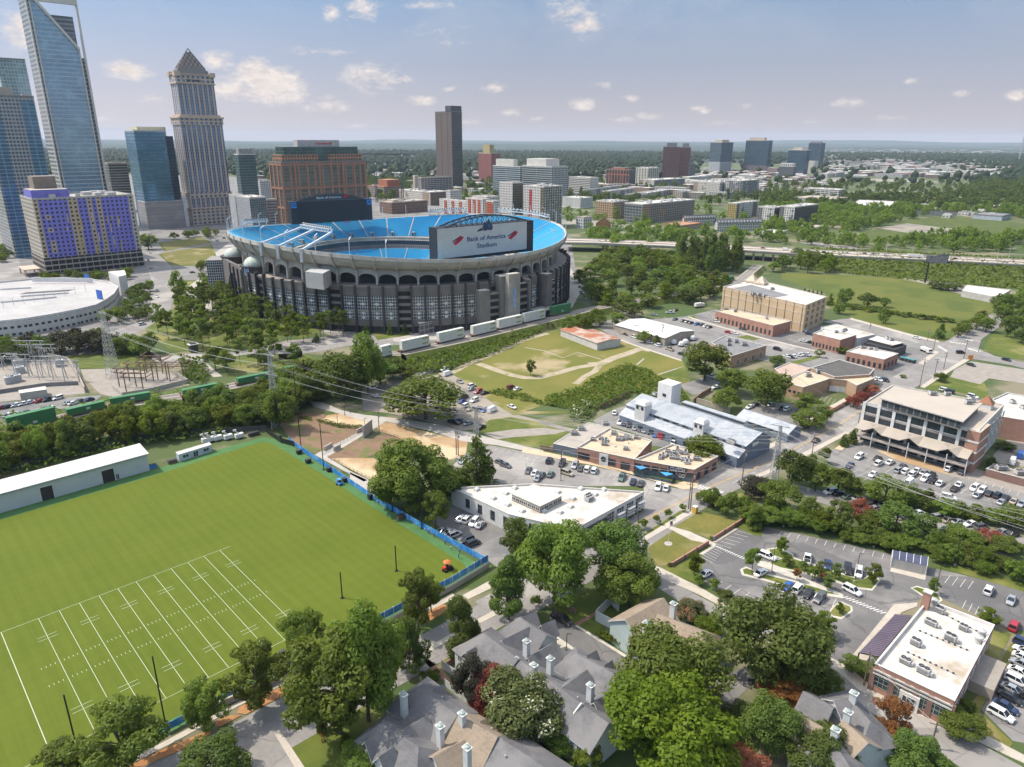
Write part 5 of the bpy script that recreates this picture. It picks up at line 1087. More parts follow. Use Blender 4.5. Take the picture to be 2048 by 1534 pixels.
def unit_mesh():
 b=MB();b.box((0,0,.25),2.2,1.5,1.2,UNIT);b.box((0,0,0),2.0,1.3,.25,FRAMED);b.lathe((-.5,0,1.45),[(.55,0),(.5,.12),(.15,.12)],FRAMED,10);b.lathe((.5,0,1.45),[(.55,0),(.5,.12),(.15,.12)],FRAMED,10);b.box((0,-.78,.4),1.8,.06,.8,mat('coil_grey',(.22,.22,.22),.7))
 b.box((1.35,0,.3),.5,.8,.7,UNIT)
 return b.mesh('rooftop_unit')
UNITM=unit_mesh()
def units(T,pix,h,ang=0,sc_=1.):
 for p in pix:
  o=bpy.data.objects.new('rooftop_unit',UNITM);q=P(p,h);o.location=(q.x,q.y,h+.02);o.rotation_euler=(0,0,ang+rnd.choice((0,1.57,0)));o.scale=(sc_*rnd.uniform(.8,1.25),sc_*rnd.uniform(.8,1.2),sc_*rnd.uniform(.8,1.2));link(o,T)
def vents(T,poly,h,n,name='roof_vent'):
 q=[P(p,h)for p in poly]
 for k in range(n):
  u,v=rnd.uniform(.08,.92),rnd.uniform(.08,.92);p=q[0].lerp(q[1],u).lerp(q[3].lerp(q[2],u),v);b=MB()
  if k%2:b.lathe((p.x,p.y,h),[(.16,0),(.16,.6),(.3,.6),(.3,.8),(.01,.9)],UNIT,7)
  else:b.box((p.x,p.y,h),rnd.uniform(.5,1.1),rnd.uniform(.5,1.),rnd.uniform(.3,.6),UNIT,rnd.random())
  b.build(name,T)
def flat(name,label,cat,roof,h,wall,rm=None,par=.5,cop=None,walls=None,z0=0):
 """flat-roofed building from its roof corners (pixels, seen at height h)"""
 q=ccw([P(p,h+par)for p in roof]);c=sum(q,Vector())/len(q)
 T=thing(name,label,cat,c);n=len(q);b=MB();u=0
 for i in range(n):b.wall(q[i],q[(i+1)%n],z0,h+par-.12,wall if not walls else walls[i%len(walls)])
 b.build('wall',T)
 def inset(d):
  out=[]
  for i in range(n):
   a,p,e=q[i-1],q[i],q[(i+1)%n];d0,d1=(p-a).normalized(),(e-p).normalized();n0,n1=Vector((-d0.y,d0.x,0)),Vector((-d1.y,d1.x,0))
   s=n0+n1;s=s.normalized()/max(.35,math.sqrt(max(.01,(1+n0.dot(n1))/2)));out.append(p+s*d)
  return out
 o,i_=inset(-.07),inset(.3);b=MB();cp=cop or COPING
 for k in range(n):
  j=(k+1)%n;z=h+par
  b.face([(*o[k].xy,z),(*o[j].xy,z),(*i_[j].xy,z),(*i_[k].xy,z)],cp);b.wall(o[k],o[j],z-.14,z,cp);b.wall(i_[j],i_[k],h-.05,z,cp);b.face([(*o[j].xy,z-.14),(*o[k].xy,z-.14),(*q[k].xy,z-.14),(*q[j].xy,z-.14)],cp)
 b.build('parapet',T)
 b=MB();b.face([(*p.xy,h)for p in inset(.2)],rm or MEMB);b.build('roof',T)
 return T,q
ROOFSH=mat('shingle_grey',(.155,.15,.15),.9,c2=(.115,.11,.112),s=.25,s2=2.5,c3=(.19,.18,.175),s3=.12,course=1);ROOFBR=mat('shingle_tan',(.30,.235,.17),.9,c2=(.23,.18,.13),s=.3,s2=2.2,course=1)
SIDING=mat('pale_siding',(.56,.57,.56),.7,c2=(.50,.51,.50),s=.5)
def gable_range(T,r0,r1,hr,he,half,wall,roof,hip=(0,0),half2=None,over=.45,wn=0,ends=True):
 """one gabled range: ridge from pixel r0 to r1 at height hr, eaves at he"""
 A,B=(P(r0,hr)if len(r0)==2 else Vector(r0)),(P(r1,hr)if len(r1)==2 else Vector(r1));A.z=B.z=0
 d=(B-A).normalized();s=Vector((d.y,-d.x,0));h2=half2 or half
 A0,B0=A-d*(half*.75 if hip[0]else 0),B+d*(half*.75 if hip[1]else 0)
 b=MB()
 c=[A0+s*half,B0+s*half,B0-s*h2,A0-s*h2];b.prism(c,0,he,wall)
 if not hip[0]:b.face([(*c[0].xy,he),(*c[3].xy,he),(*A.xy,hr-.05)],wall)
 if not hip[1]:b.face([(*c[2].xy,he),(*c[1].xy,he),(*B.xy,hr-.05)],wall)
 b.build('wall',T)
 b=MB();k=(hr-he)
 for sg,hh in((1,half),(-1,h2)):
  drop=k/hh*over
  e0=A0+s*sg*(hh+over)-d*over;e1=B0+s*sg*(hh+over)+d*over
  R0,R1=A-d*(0 if hip[0]else over),B+d*(0 if hip[1]else over)
  q=[(*e0.xy,he-drop),(*e1.xy,he-drop),(*R1.xy,hr),(*R0.xy,hr)]
  b.face(q if sg>0 else q[::-1],roof);b.face([(x,y,z-.22)for x,y,z in(q[::-1]if sg>0 else q)],FRAMEW)
  for i in range(4):j=(i+1)%4;b.face([q[i],q[j],(*q[j][:2],q[j][2]-.22),(*q[i][:2],q[i][2]-.22)],FRAMEW)
 for t,X,Z,e in((hip[0],A,A0,-1),(hip[1],B,B0,1)):
  if t:
   dr=k/(half*.75)*over
   b.face([(*(Z+s*(half+over)+d*e*over).xy,he-dr),(*(Z-s*(h2+over)+d*e*over).xy,he-dr),(*X.xy,hr)],roof)
 b.build('roof',T)
 if wn:
  wins(T,A0+s*half,B0+s*half,he-2.6,wn,1.,1.5,.12,.88);wins(T,B0-s*h2,A0-s*h2,he-2.6,wn,1.,1.5,.12,.88)
 return A,B,s
def chimney(T,p,z0,h,w=1.3,m=None):
 q=P(p,z0+h);b=MB();b.box((q.x,q.y,z0-3),w,w*.8,h+3,m or SIDING,GA-1.57);b.box((q.x,q.y,z0+h),w*1.25,w*1.05,.18,FRAMEW,GA-1.57);b.lathe((q.x,q.y,z0+h+.18),[(w*.5,0),(w*.45,.25),(.01,.45)],mat('chimney_cap',(.30,.36,.33),.5),8);b.build('chimney',T)
def fence(name,label,pts,h,m,post=2.4,pw=.12,z=0,thick=.06,cat='fence',posts=True,pm=None):
 T=thing(name,label,cat,(*pts[0].xy,0))
 b=MB()
 for a,c in zip(pts,pts[1:]):b.bar((*a.xy,z+h/2+.05),(*c.xy,z+h/2+.05),thick,m,h-.1)
 b.build('panel',T)
 if posts:
  for a,c in zip(pts,pts[1:]):
   n=max(1,int((c-a).length/post))
   for k in range(n):p=a.lerp(c,k/n);b=MB();b.bar((*p.xy,z),(*p.xy,z+h+.12),pw,pm or m);b.build('post',T)
 return T
def near():
# white triangular building
 h=hgt(zH(1848,608),zH(1850,515));h=max(5.5,min(9,h))
 T,q=flat('office_building','white flat-roofed building with triangular plan and stained roof behind big trees','building',[*zH.l(638,488,1150,463,1852,513,1410,752,1000,655)],h,WALLW,MEMB,.6)
 L,C,B=P(zH(638,488),h+.6),P(zH(1410,752),h+.6),P(zH(1852,513),h+.6);K=P(zH(1000,655),h+.6)
 wins(T,L,K,1.6,4,1.7,3.0,.3,.95,frame=FRAMED);wins(T,K,C,1.6,4,1.7,3.0,.1,.9,frame=FRAMED)
 wins(T,C,B,1.4,4,3.4,3.6,.5,.93,frame=FRAMEW,mull=3,rows=3)
 d=(B-C).normalized();nn=Vector((d.y,-d.x,0));b=MB();s=C+d*2+nn*.15;b.bar((*s.xy,3.4),(*(s+d*13).xy,3.4),.2,FRAMED,2.0);b.build('long_window',T)
 for k in range(3):
  s=C+d*(19+k*5.2)+nn*1.2;b=MB()
  for z in(1.6,2.7,3.8):b.bar((*s.xy,z),(*(s+d*3.4).xy,z),.9,FRAMEW,.12)
  for e in(0,3.4):b.bar((*(s+d*e).xy,0),(*(s+d*e).xy,4.2),.12,FRAMEW);
  b.build('steel_balcony',T)
 b=MB();qq=[P(p,h+2.4)for p in(zH(1020,527),zH(1197,605),zH(1332,540),zH(1158,470))];b.prism(qq,h,h+2.2,mat('monitor_wall',(.30,.26,.2),.7));b.prism([x+(x-sum(qq,Vector())/4)*.04 for x in qq],h+2.2,h+2.5,COPING,MEMB);b.build('roof_monitor',T)
 wins(T,qq[1],qq[2],h+.6,5,1.6,1.0);wins(T,qq[0],qq[1],h+.6,7,1.4,1.0)
 b0=MB();b0.box((0,0,0),1.7,1.7,.35,UNIT,GA);b0.lathe((0,0,.35),[(1.0,0),(.85,.4),(.01,.6)],mat('skylight',(.66,.66,.64),.3),4);me=b0.mesh('skylight')
 for p in zH.l(995,600,905,560,800,505,1085,640,1220,640,1325,648,1390,612,1405,562,1545,535,1455,500,1600,505,1280,560,985,528,1040,495,1310,520):
  o=bpy.data.objects.new('skylight',me);w=P(p,h);o.location=(w.x,w.y,h+.02);link(o,T)
 units(T,[zH(1505,570),zH(1500,560)],h,GA)
 # brick clinic with white roof
 h=hgt(zG(1280,1060),zG(1285,950));h=max(6,min(10,h))
 T,q=flat('clinic_building','brick two storey building with bright white roof and dark side canopy','building',[*zG.l(1555,612,1897,742,1692,1132,1283,940)],h,BRICK,MEMB,.9,mat('white_coping',(.70,.66,.62),.7))
 FL,FR_,BR_,BL=P(zG(1283,940),h+.9),P(zG(1692,1132),h+.9),P(zG(1897,742),h+.9),P(zG(1555,612),h+.9)
 wins(T,FL,FR_,1.6,5,2.9,3.4,.12,.9,frame=mat('green_frame',(.28,.34,.28),.6),mull=3,rows=3);wins(T,FR_,BR_,1.8,7,2.2,3.0,.08,.92,mull=3,rows=2)
 d=(FR_-FL).normalized();nn=Vector((d.y,-d.x,0));m_=FL.lerp(FR_,.5)
 b=MB();b.prism([m_-d*1.9+nn*.5,m_+d*1.9+nn*.5,m_+d*1.9-nn*.1,m_-d*1.9-nn*.1],0,h-2.2,FRAMEW);b.build('entrance_bay',T);wins(T,m_-d*2+nn*.5,m_+d*2+nn*.5,.1,1,2.4,3.0,mull=3,rows=2)
 for zz in(h-1.4,h-.5):b=MB();b.bar((*(FL+nn*.12).xy,zz),(*(FR_+nn*.12).xy,zz),.3,COPING,.35);b.build('cornice',T)
 for s in(.0,.26,.44,.56,.74,1):p=FL.lerp(FR_,s);b=MB();b.prism([p-d*.5+nn*.18,p+d*.5+nn*.18,p+d*.5-nn*.1,p-d*.5-nn*.1],0,h-.2,BRICKD);b.build('brick_pier',T)
 units(T,zG.l(1438,938,1530,990,1490,845,1668,822,1568,742,1612,678,1735,768),h,R(-50),.95)
 for p in zG.l(1826,800,1810,834,1580,640):w=P(p,h);b=MB();b.lathe((w.x,w.y,h),[(.7,0),(.7,1.2),(.95,1.2),(.95,1.6),(.02,1.9)],UNIT,10);b.build('roof_fan',T)
 for(p,e)in((zG(1580,660),zG(1850,800)),(zG(1500,770),zG(1770,880)),(zG(1440,880),zG(1700,1000))):
  b=MB();u,v=P(p,h),P(e,h);b.bar((*u.xy,h+.12),(*v.xy,h+.12),.14,UNIT)
  n=9
  for k in range(n):w=u.lerp(v,(k+.5)/n);b.box((w.x,w.y,h),.4,.4,.22,FRAMED)
  b.build('roof_pipe',T)
 w=P(zG(1557,575),h+4.5);b=MB();b.box((w.x,w.y,0),1.6,1.6,h+4.5,BRICK,GA);b.box((w.x,w.y,h+4.5),1.9,1.9,.3,COPING,GA);b.build('chimney',T)
 b=MB();qq=[P(p,4)for p in(zG(1385,690),zG(1470,712),zG(1300,922),zG(1202,885))];PU=mat('seam_roof',(.12,.095,.125),.45,c2=(.10,.08,.105),s=.3)
 b.face([(*p.xy,z)for p,z in zip(qq,(4,4.8,4.8,4))],PU);b.face([(*p.xy,z-.25)for p,z in zip(qq,(4,4.8,4.8,4))][::-1],FRAMED)
 for k in range(26):s=k/25;b.bar((*qq[0].lerp(qq[3],s).xy,4.03),(*qq[1].lerp(qq[2],s).xy,4.83),.08,PU,.12)
 b.build('canopy',T)
 for s in(0,.33,.66,1):p=qq[0].lerp(qq[3],s);b=MB();b.bar((*p.xy,0),(*p.xy,3.9),.22,FRAMED);b.build('canopy_post',T)
 b=MB();e=BR_.lerp(FR_,.25);n2=Vector((nn.y*-1,nn.x,0));n2=(BR_-FR_).normalized();o_=Vector((n2.y,-n2.x,0));b.prism([BR_.lerp(FR_,.2),BR_.lerp(FR_,.55),BR_.lerp(FR_,.55)+o_*4.5,BR_.lerp(FR_,.2)+o_*4.5],0,2.6,mat('bin_yard',(.36,.30,.24),.9),GRAVEL);b.build('bin_yard',T)
 # shop block: brick front, two tan roofs, grey annexe
 h=hgt(zE(330,998),zE(330,928));h=max(4.5,min(7,h))
 T,q=flat('shop_building','brick shop block with tan roof crowded by rooftop machines, left half','building',[*zE.l(330,925,690,1002,800,882,530,805)],h,BRICK,MEMT,.7,COPING)
 f0,f1=P(zE(330,925),h+.7),P(zE(690,1002),h+.7)
 wins(T,f0,f1,.9,2,4.4,2.3,.12,.58,frame=FRAMED,mull=5);d=(f1-f0).normalized();nn=Vector((d.y,-d.x,0));p=f0.lerp(f1,.4)
 b=MB();b.prism([p+nn*.2,p+d*3.4+nn*.2,p+d*3.4-nn*.1,p-nn*.1],0,h+.2,WALLW);w=p+d*1.7+nn*.22
 b.face([(*(w+d*1.1*math.cos(t)).xy,2.6+1.1*math.sin(t))for t in[i*.5236 for i in range(12)]],GLASSD);b.build('round_window_bay',T);wins(T,f0,f1,.1,1,3.2,3.0,.84,.86,frame=FRAMED,mull=3,name='door')
 units(T,zE.l(428,885,490,905,510,890,560,850,590,885,640,870,660,880,700,875,635,945,500,915,615,880,480,880),h,R(-12),.9);vents(T,[*zE.l(380,905,640,960,760,890,540,840)],h,8)
 h2=h
 T,q=flat('shop_building','brick shop block with restaurant sign and blue sun sails, right half','building',[*zE.l(694,1003,1066,1068,1218,982,930,905)],h2,BRICK,MEMT,.7,COPING)
 f0,f1,f2=P(zE(694,1003),h2+.7),P(zE(1066,1068),h2+.7),P(zE(1218,982),h2+.7);d=(f1-f0).normalized();nn=Vector((d.y,-d.x,0))
 b=MB();b.bar((*(f0+nn*.06).xy,1.0),(*(f0.lerp(f1,.98)+nn*.06).xy,1.0),.1,mat('mural_dark',(.06,.07,.08),.6,c2=(.10,.14,.16),s=.9),1.8);b.build('mural_wall',T)
 wins(T,f0,f1,2.0,7,2.2,1.7,.06,.94,frame=FRAMED,mull=3);wins(T,f1,f2,.6,3,2.2,2.6,.2,.85,frame=FRAMED)
 f0.z=f1.z=0;SL=(f1-f0).length;s=f0.lerp(f1,.58)+nn*.2;b=MB();b.bar((*s.xy,h2-.35),(*(s+d*SL*.3).xy,h2-.35),.25,FRAMED,1.7);b.build('sign_panel',T)
 text('CLUTCH',SL*.24,mat('sign_white',(.6,.6,.62),.6),T,frame_on(s+d*SL*.15+nn*.2+Vector((0,0,h2-.35)),d,Vector((0,0,1))),name='sign',height=1.25)
 for k,ch in enumerate('OO'):
  text(ch,1.0,WALLW,T,frame_on(f0.lerp(f1,.78+.05*k)+nn*.2+Vector((0,0,2.0)),d,Vector((0,0,1))),name='mural_mark',height=1.4)
 for k,p in enumerate((zE(728,1055),zE(890,1095))):
  w=P(p,3.2);b=MB();e=Vector((d.x,d.y,0));b.face([w-e*2.2+Vector((0,0,.3)),w+nn*1.6+e*.3,w+e*2.4+Vector((0,0,.4)),w-nn*1.4],mat('sail_blue',(.05,.30,.62),.6));o=b.build('sun_sail');tag(o,('blue sun sail over patio, nearer the shop door','blue sun sail over patio, below the restaurant sign')[k],'sun sail','sun sails over the patio');
 fence('patio_fence','dark patio fence with planters below restaurant sign',[P(zE(690,1105)),P(zE(800,1130)),P(zE(925,1160)),P(zE(940,1120))],1.1,mat('fence_dark',(.05,.07,.09),.6,c2=(.08,.13,.16),s=.8))
 units(T,zE.l(850,1000,900,960,940,975,960,950,985,970,930,1000,960,1005,1000,1015,1030,1010,1080,1010,1010,970,910,985,1020,1030,870,990),h2,R(-12),.9);vents(T,[*zE.l(760,1000,1040,1040,1170,980,950,925)],h2,10)
 T,q=flat('shop_annexe','grey metal annexe with plain roof left of brick shop block','building',[*zE.l(178,903,328,936,545,800,400,772)],h-1.2,mat('bluegrey_metal',(.14,.17,.22),.6),mat('tan_grey_roof',(.40,.355,.30),.9,c2=(.35,.31,.26),s=.2),.2)
 units(T,[*zE.l(310,850,355,822,508,790)],h-1.2,0,1.)
 # long grey metal hall with clerestory and white cupolas
 MET=mat('grey_metal_roof',(.38,.395,.41),.5,c2=(.45,.46,.47),s=.08,s2=1.,c3=(.30,.33,.36),s3=.25);MW=mat('grey_metal_wall',(.16,.195,.25),.6,c2=(.13,.16,.21),s=.4)
 A,B=P(zE(745,590),10),P(zE(1487,832),10);A.z=B.z=0;d=(B-A).normalized();s=Vector((d.y,-d.x,0))
 if s.x>0:s=-s
 T=thing('metal_hall','long grey metal hall with clerestory and white cupolas','building',A)
 off=lambda p,z:(P(p,z)-A).dot(s)
 w1=off(zE(605,728),4);w0=off(zE(665,668),7.6);w1=max(9,w1);w0=min(max(4,w0),w1-4)
 prof=[(w1,4),(w0,6.2),(w0,7.4),(0,10),(-8,6)];L=(B-A).length;b=MB()
 for(x0,z0),(x1,z1)in zip(prof,prof[1:]):
  m_=MW if x0==x1 else MET;o0=.6 if x0!=x1 else 0
  p=[A-d*o0+s*x0,B+d*o0+s*x0,B+d*o0+s*x1,A-d*o0+s*x1]
  f=[(*p[0].xy,z0),(*p[1].xy,z0),(*p[2].xy,z1),(*p[3].xy,z1)];b.face(f,m_,[(0,0),(L,0),(L,5),(0,5)])
 for k in range(60):
  t=L*(k+.5)/60
  for(x0,z0),(x1,z1)in zip(prof,prof[1:]):
   if x0!=x1:b.bar((*(A+d*t+s*x0).xy,z0+.03),(*(A+d*t+s*x1).xy,z1+.03),.1,MET,.09)
 b.build('roof',T)
 b=MB();e=prof
 for X in(A,B):
  b.face([(*(X+s*x).xy,z-.05)for x,z in e]+[(*(X+s*-8).xy,0),(*(X+s*w1).xy,0)],MW)
 b.wall(A+s*w1,B+s*w1,0,3.95,MW);b.wall(B-s*8,A-s*8,0,5.95,MW);b.build('wall',T)
 wins(T,A+s*(w0+.03),B+s*(w0+.03),6.45,11,2.6,.75,.12,.95,frame=FRAMED);wins(T,A+s*w1,B+s*w1,1.2,9,2.2,1.6,.1,.9,frame=FRAMED)
 b=MB();p=A.lerp(B,.36)+s*(w1+.05);b.prism([p,p+d*2.4,p+d*2.4+s*.1,p+s*.1],0,3,mat('red_door',(.35,.02,.03),.5));b.build('door',T)
 for X,Y,Z,hh in(((.08),0,0,0),):
  w=P(zE(905,625),9);b=MB();b.box((w.x,w.y,3),7,6.5,hgt_at(w,zE(910,518))-3,WALLW,math.atan2(d.y,d.x));b.build('white_tower',T);c_=w-s*0;a_=math.atan2(d.y,d.x)
  wins(T,w+s*3.28-d*3.4,w+s*3.28+d*3.4,11,1,1.6,1.2,.5,.5,frame=FRAMED)
 for p,nw in((zE(742,735),5),(zE(1105,850),4.4)):
  w=P(p,5.4);b=MB();top=hgt_at(w,(p[0],p[1]-85*zE.k));b.box((w.x,w.y,4),nw,nw*.9,top-4,WALLW,math.atan2(d.y,d.x));b.lathe((w.x,w.y,top),[(nw*.75,-.1),(nw*.5,.9),(.02,1.6)],WALLW,4);b.build('cupola',T)
  wins(T,w+s*nw*.46-d*nw*.5,w+s*nw*.46+d*nw*.5,top-2,2,1,1.1,.25,.75,frame=FRAMED)
 b=MB();t0,t1=A.lerp(B,.34)-s*2.6,A.lerp(B,.86)-s*2.6;b.bar((*t0.xy,10.2),(*t1.xy,10.2),2.6,MET,2.2);b.bar((*(t0+s*1.32).xy,10.5),(*(t1+s*1.32).xy,10.5),.1,GLASSD,.9);b.build('roof_monitor',T)
 p=B+d*.1;b=MB();g=p+s*(w1*.35);b.bar((*g.xy,6.2),(*(g-s*4).xy,6.2),.12,FRAMEW,1.2);b.build('sign_board',T)
 units(T,[*zE.l(820,600,1300,905,880,600)],8.6,GA,1.2);vents(T,[*zE.l(660,690,760,640,1400,900,1350,960)],6.6,6)
 T=thing('metal_shed','small grey metal shed behind long grey hall by the street','building',P(zE(1400,760)))
 gable_range(T,zE(1385,688),zE(1705,790),6,4,5,MW,MET,wn=4)
 # three storey white building with brick ends and zigzag canopy
 h=15.5
 T,q=flat('office_building','three storey white framed building with brick corner and zigzag canopy','building',[*zF.l(935,545,1120,432,1862,562,1690,738)],h,WALLW,mat('brown_grey_roof',(.40,.35,.29),.9,c2=(.36,.31,.26),s=.1),.5)
 c0,c1,c2,c3=P(zF(935,545),h+.5),P(zF(1690,738),h+.5),P(zF(1862,562),h+.5),P(zF(1120,432),h+.5)
 d=(c1-c0).normalized();nn=Vector((d.y,-d.x,0));L=(c1-c0).length
 for z in(h-3.3,h-7):wins(T,c0,c1,z,7,L/7*.82,2.5,.075,.925,frame=FRAMED,mull=4)
 GRY=mat('spandrel',(.36,.31,.27),.8)
 for z in(h-4.2,h-8.2):b=MB();b.bar((*(c0+nn*.04).xy,z),(*(c1+nn*.04).xy,z),.1,GRY,.9);b.build('spandrel',T)
 for k in range(8):p=c0+d*(L*k/7);b=MB();b.prism([p-d*.55+nn*.35,p+d*.55+nn*.35,p+d*.55-nn*.1,p-d*.55-nn*.1],0,h+.45,FRAMEW);b.build('column',T)
 for z in(.4,3.8):wins(T,c0,c1,z,7,L/7*.8,2.7,.075,.925,frame=FRAMED,mull=5)
 TANM=mat('tan_metal',(.40,.345,.28),.5,c2=(.36,.31,.25),s=.2);n=6;z0,z1=8.4,6.6
 b=MB();prev=None
 for k in range(n*2+1):
  s_=L*k/(n*2);peak=(k%4==2);pt=(c0+d*s_+nn*.4,c0+d*s_+nn*(5.6));zz=z1+(1.9 if peak else 0)
  if prev:b.face([(*prev[1].xy,prev[2]),(*pt[1].xy,zz),(*pt[0].xy,z0+.4),(*prev[0].xy,z0+.4)],TANM);b.face([(*prev[1].xy,prev[2]-.2),(*pt[1].xy,zz-.2),(*pt[0].xy,z0+.2),(*prev[0].xy,z0+.2)][::-1],GRY)
  prev=(*pt,zz)
 b.build('canopy',T)
 for k in range(n+1):p=c0+d*(L*k/n)+nn*5.2;b=MB();b.bar((*p.xy,0),(*p.xy,6.4),.25,FRAMEW);b.build('canopy_post',T)
 b=MB();b.bar((*(c0+nn*2.7).xy,3.5),(*(c1+nn*2.7).xy,3.5),5.2,GRY,.3);b.bar((*(c0+nn*5.3).xy,4.4),(*(c1+nn*5.3).xy,4.4),.06,FRAMEW,.08);b.bar((*(c0+nn*5.3).xy,4.0),(*(c1+nn*5.3).xy,4.0),.06,FRAMEW,.06);b.build('balcony',T)
 b=MB();k0=c1-d*3;b.prism([k0+nn*.8,c1+nn*.8+d*1,c1+d*1.0-nn*11,k0-nn*11],0,h+.2,BRICK,ROOFT);b.build('brick_corner',T)
 for z in(3.6,7.6,11.4):b=MB();b.prism([k0+nn*.95-d*.1,c1+nn*.95+d*1.15,c1+d*1.15-nn*11,k0-nn*11-d*.1],z,z+.6,FRAMEW);b.build('stone_band',T)
 for z in(h-3.2,h-7,4):wins(T,c1+d*1.02,c2+d*1.02-nn*0,z,5,2.6,2.4,.3,.9,frame=FRAMEW,mull=3)
 pq=[P(p,h+3.6)for p in(zF(1030,520),zF(1590,678),zF(1718,556),zF(1125,442))];b=MB();b.prism([p+(sum(pq,Vector())/4-p)*.06 for p in pq],h,h+3.3,f_glass());b.build('penthouse',T);b=MB();b.prism(pq,h+3.3,h+3.7,COPING,mat('pent_roof',(.44,.385,.32),.9,c2=(.40,.35,.29),s=.1));b.build('penthouse_roof',T)
 units(T,[*zF.l(1380,500,1480,505,1640,545,1620,560)],h+3.7,0,1.1)
 w=P(zF(1745,552),h+2);b=MB();b.box((w.x,w.y,h),4.4,4.4,2.0,WALLW,math.atan2(d.y,d.x));b.lathe((w.x,w.y,h+2.0),[(3.4,0),(.02,3)],mat('orange_tile',(.30,.13,.07),.8),4);b.build('turret',T)
 # others at the right margin
 T,q=flat('office_building','red brick building with white roof and white windows cut by right edge','building',[*zF.l(1785,525,1885,482,2200,540,2140,690,1825,640)],8.5,BRICK,MEMB,.6)
 wins(T,P(zF(1825,640),9),P(zF(2140,690),9),4.6,8,1.3,2.2,.07,.95,mull=2,rows=2);wins(T,P(zF(1825,640),9),P(zF(2140,690),9),1,8,1.3,2.2,.07,.95,mull=2,rows=2);units(T,[zF(1915,555),zF(1985,590)],8.5)
 T,q=flat('plant_enclosure','low brick equipment yard with machines at right edge','enclosure',[*zF.l(1742,990,1790,962,2120,1040,2100,1085)],2.6,BRICKD,GRAVEL,.4);units(T,[*zF.l(1810,990,1840,1000,1960,1030,2010,1040)],2.6,0,1.2)
 # tan brick complex
 T,q=flat('office_building','tan brick low building with long front wall, nearest of joined tan blocks','building',[*zF.l(388,412,540,335,705,388,520,448)],6,BRICKT,MEMT,.4);wins(T,P(zF(388,412),6.4),P(zF(520,448),6.4),2.6,4,1.2,1.,.15,.85,frame=FRAMED);units(T,[zF(552,378),zF(625,356)],6,0,1.3)
 T,q=flat('office_building','tan brick low building with white garage doors, beside pink crape myrtles','building',[*zF.l(705,390,850,342,1000,385,880,435,815,402)],6,BRICKT,MEMT,.4);wins(T,P(zF(705,390),6.4),P(zF(815,402),6.4),.3,3,2.6,2.6,.2,.8,glass=FRAMEW,name='garage_door')
 flat('office_building','low building with dark gravel roof behind tan brick blocks','building',[*zF.l(575,318,765,262,998,325,965,362,730,378)],7,BRICKT,mat('dark_roof',(.085,.078,.072),.95,c2=(.11,.10,.09),s=.3),.4)
 flat('office_building','low building with pinkish roof left of dark gravel roof','building',[*zF.l(332,322,430,283,572,320,405,392)],5.2,BRICKT,mat('pink_roof',(.46,.34,.27),.9,c2=(.41,.30,.24),s=.3),.4)
 T,q=flat('shop_building','red brick block with small windows and cream roof beside car park','building',[*zF.l(588,88,655,58,878,98,770,132)],7.5,BRICK,MEMB,.5);wins(T,P(zF(588,88),8),P(zF(770,132),8),1,8,.9,2.2,.06,.94,frame=FRAMED);units(T,[*zF.l(740,85,790,80,800,75)],7.5)
 flat('shop_building','white roofed low hall behind red brick block near avenue','building',[*zF.l(640,48,740,25,1002,95,885,122)],6,WALLW,MEMB,.3)
 T,q=flat('shop_building','red brick corner shop with bright roof by street crossing','building',[*zF.l(810,208,905,170,1158,222,1062,262)],5.5,BRICK,MEMB,.5);wins(T,P(zF(810,208),6),P(zF(1062,262),6),.8,7,1.2,2.4,.08,.92,frame=FRAMED);wins(T,P(zF(1062,262),6),P(zF(1158,222),6),.8,4,1.6,2.4,.12,.9,frame=FRAMED);units(T,[*zF.l(970,195,1000,200,920,190)],5.5)
 T,q=flat('shop_building','black walled shop with white roof and wide eaves by avenue','building',[*zF.l(928,152,1020,112,1212,168,1130,200)],4.6,SDARK,SDARK,.3,SDARK);qq=[P(p,6)for p in(zF(955,128),zF(1015,105),zF(1190,152),zF(1115,170))];b=MB();b.prism(qq,4.6,6,SDARK,MEMB);b.build('raised_roof',T);units(T,[zF(1080,128),zF(1110,138)],6)
 # beige storage block with its long brick front
 h=22
 BG=mat('beige_panel',(.52,.39,.24),.8,c2=(.47,.35,.215),s=.1);BG2=mat('beige_band',(.58,.48,.36),.8)
 h=max(14,min(26,hgt(zD(1105,890),zD(1105,777))))
 T,q=flat('storage_building','large windowless beige storage block with white roof and corner gable','building',[*zD.l(748,697,870,662,1196,741,1106,777)],h,BG,MEMB,.8)
 c0,c1,c2=P(zD(748,697),h+.8),P(zD(1106,777),h+.8),P(zD(1196,741),h+.8);d=(c1-c0).normalized();nn=Vector((d.y,-d.x,0))
 for z in(h*.32,h*.7,h*.94):b=MB();b.bar((*(c0+nn*.06).xy,z),(*(c1+nn*.06).xy,z),.14,BG2,h*.045);b.build('wall_band',T)
 for k in range(11):p=c0.lerp(c1,(k+.3)/10.6);b=MB();b.bar((*(p+nn*.1).xy,.5),(*(p+nn*.1).xy,h+.6),.3,mat('brown_pipe',(.24,.15,.09),.7));b.build('downpipe',T)
 for k in range(4):
  for z in(.1,.34,.58,.8):wins(T,c1,c2,h*z+.6,1,3.4,2.6,.14+.24*k,.14+.24*k,glass=mat('blind_panel',(.16,.12,.09),.6),frame=BG2)
 cc=P(zD(895,672),h+2);ang=math.atan2(d.y,d.x)
 for o_ in(-4,4):b=MB();w=cc+d*o_;b.lathe((w.x,w.y,h+.3),[(5,0),(5,1.2),(.02,5.6)],BG2,4);b.build('roof_gable',T)
 b=MB();pp=[P(p,h)for p in(zD(790,705),zD(870,690),zD(1035,735),zD(960,748))];b.face([(*p.xy,h+.03)for p in ccw(pp)],ROOFG);b.build('dark_roof_patch',T);units(T,zD.l(880,735,905,738,930,742,960,712,870,730),h,0,1.0)
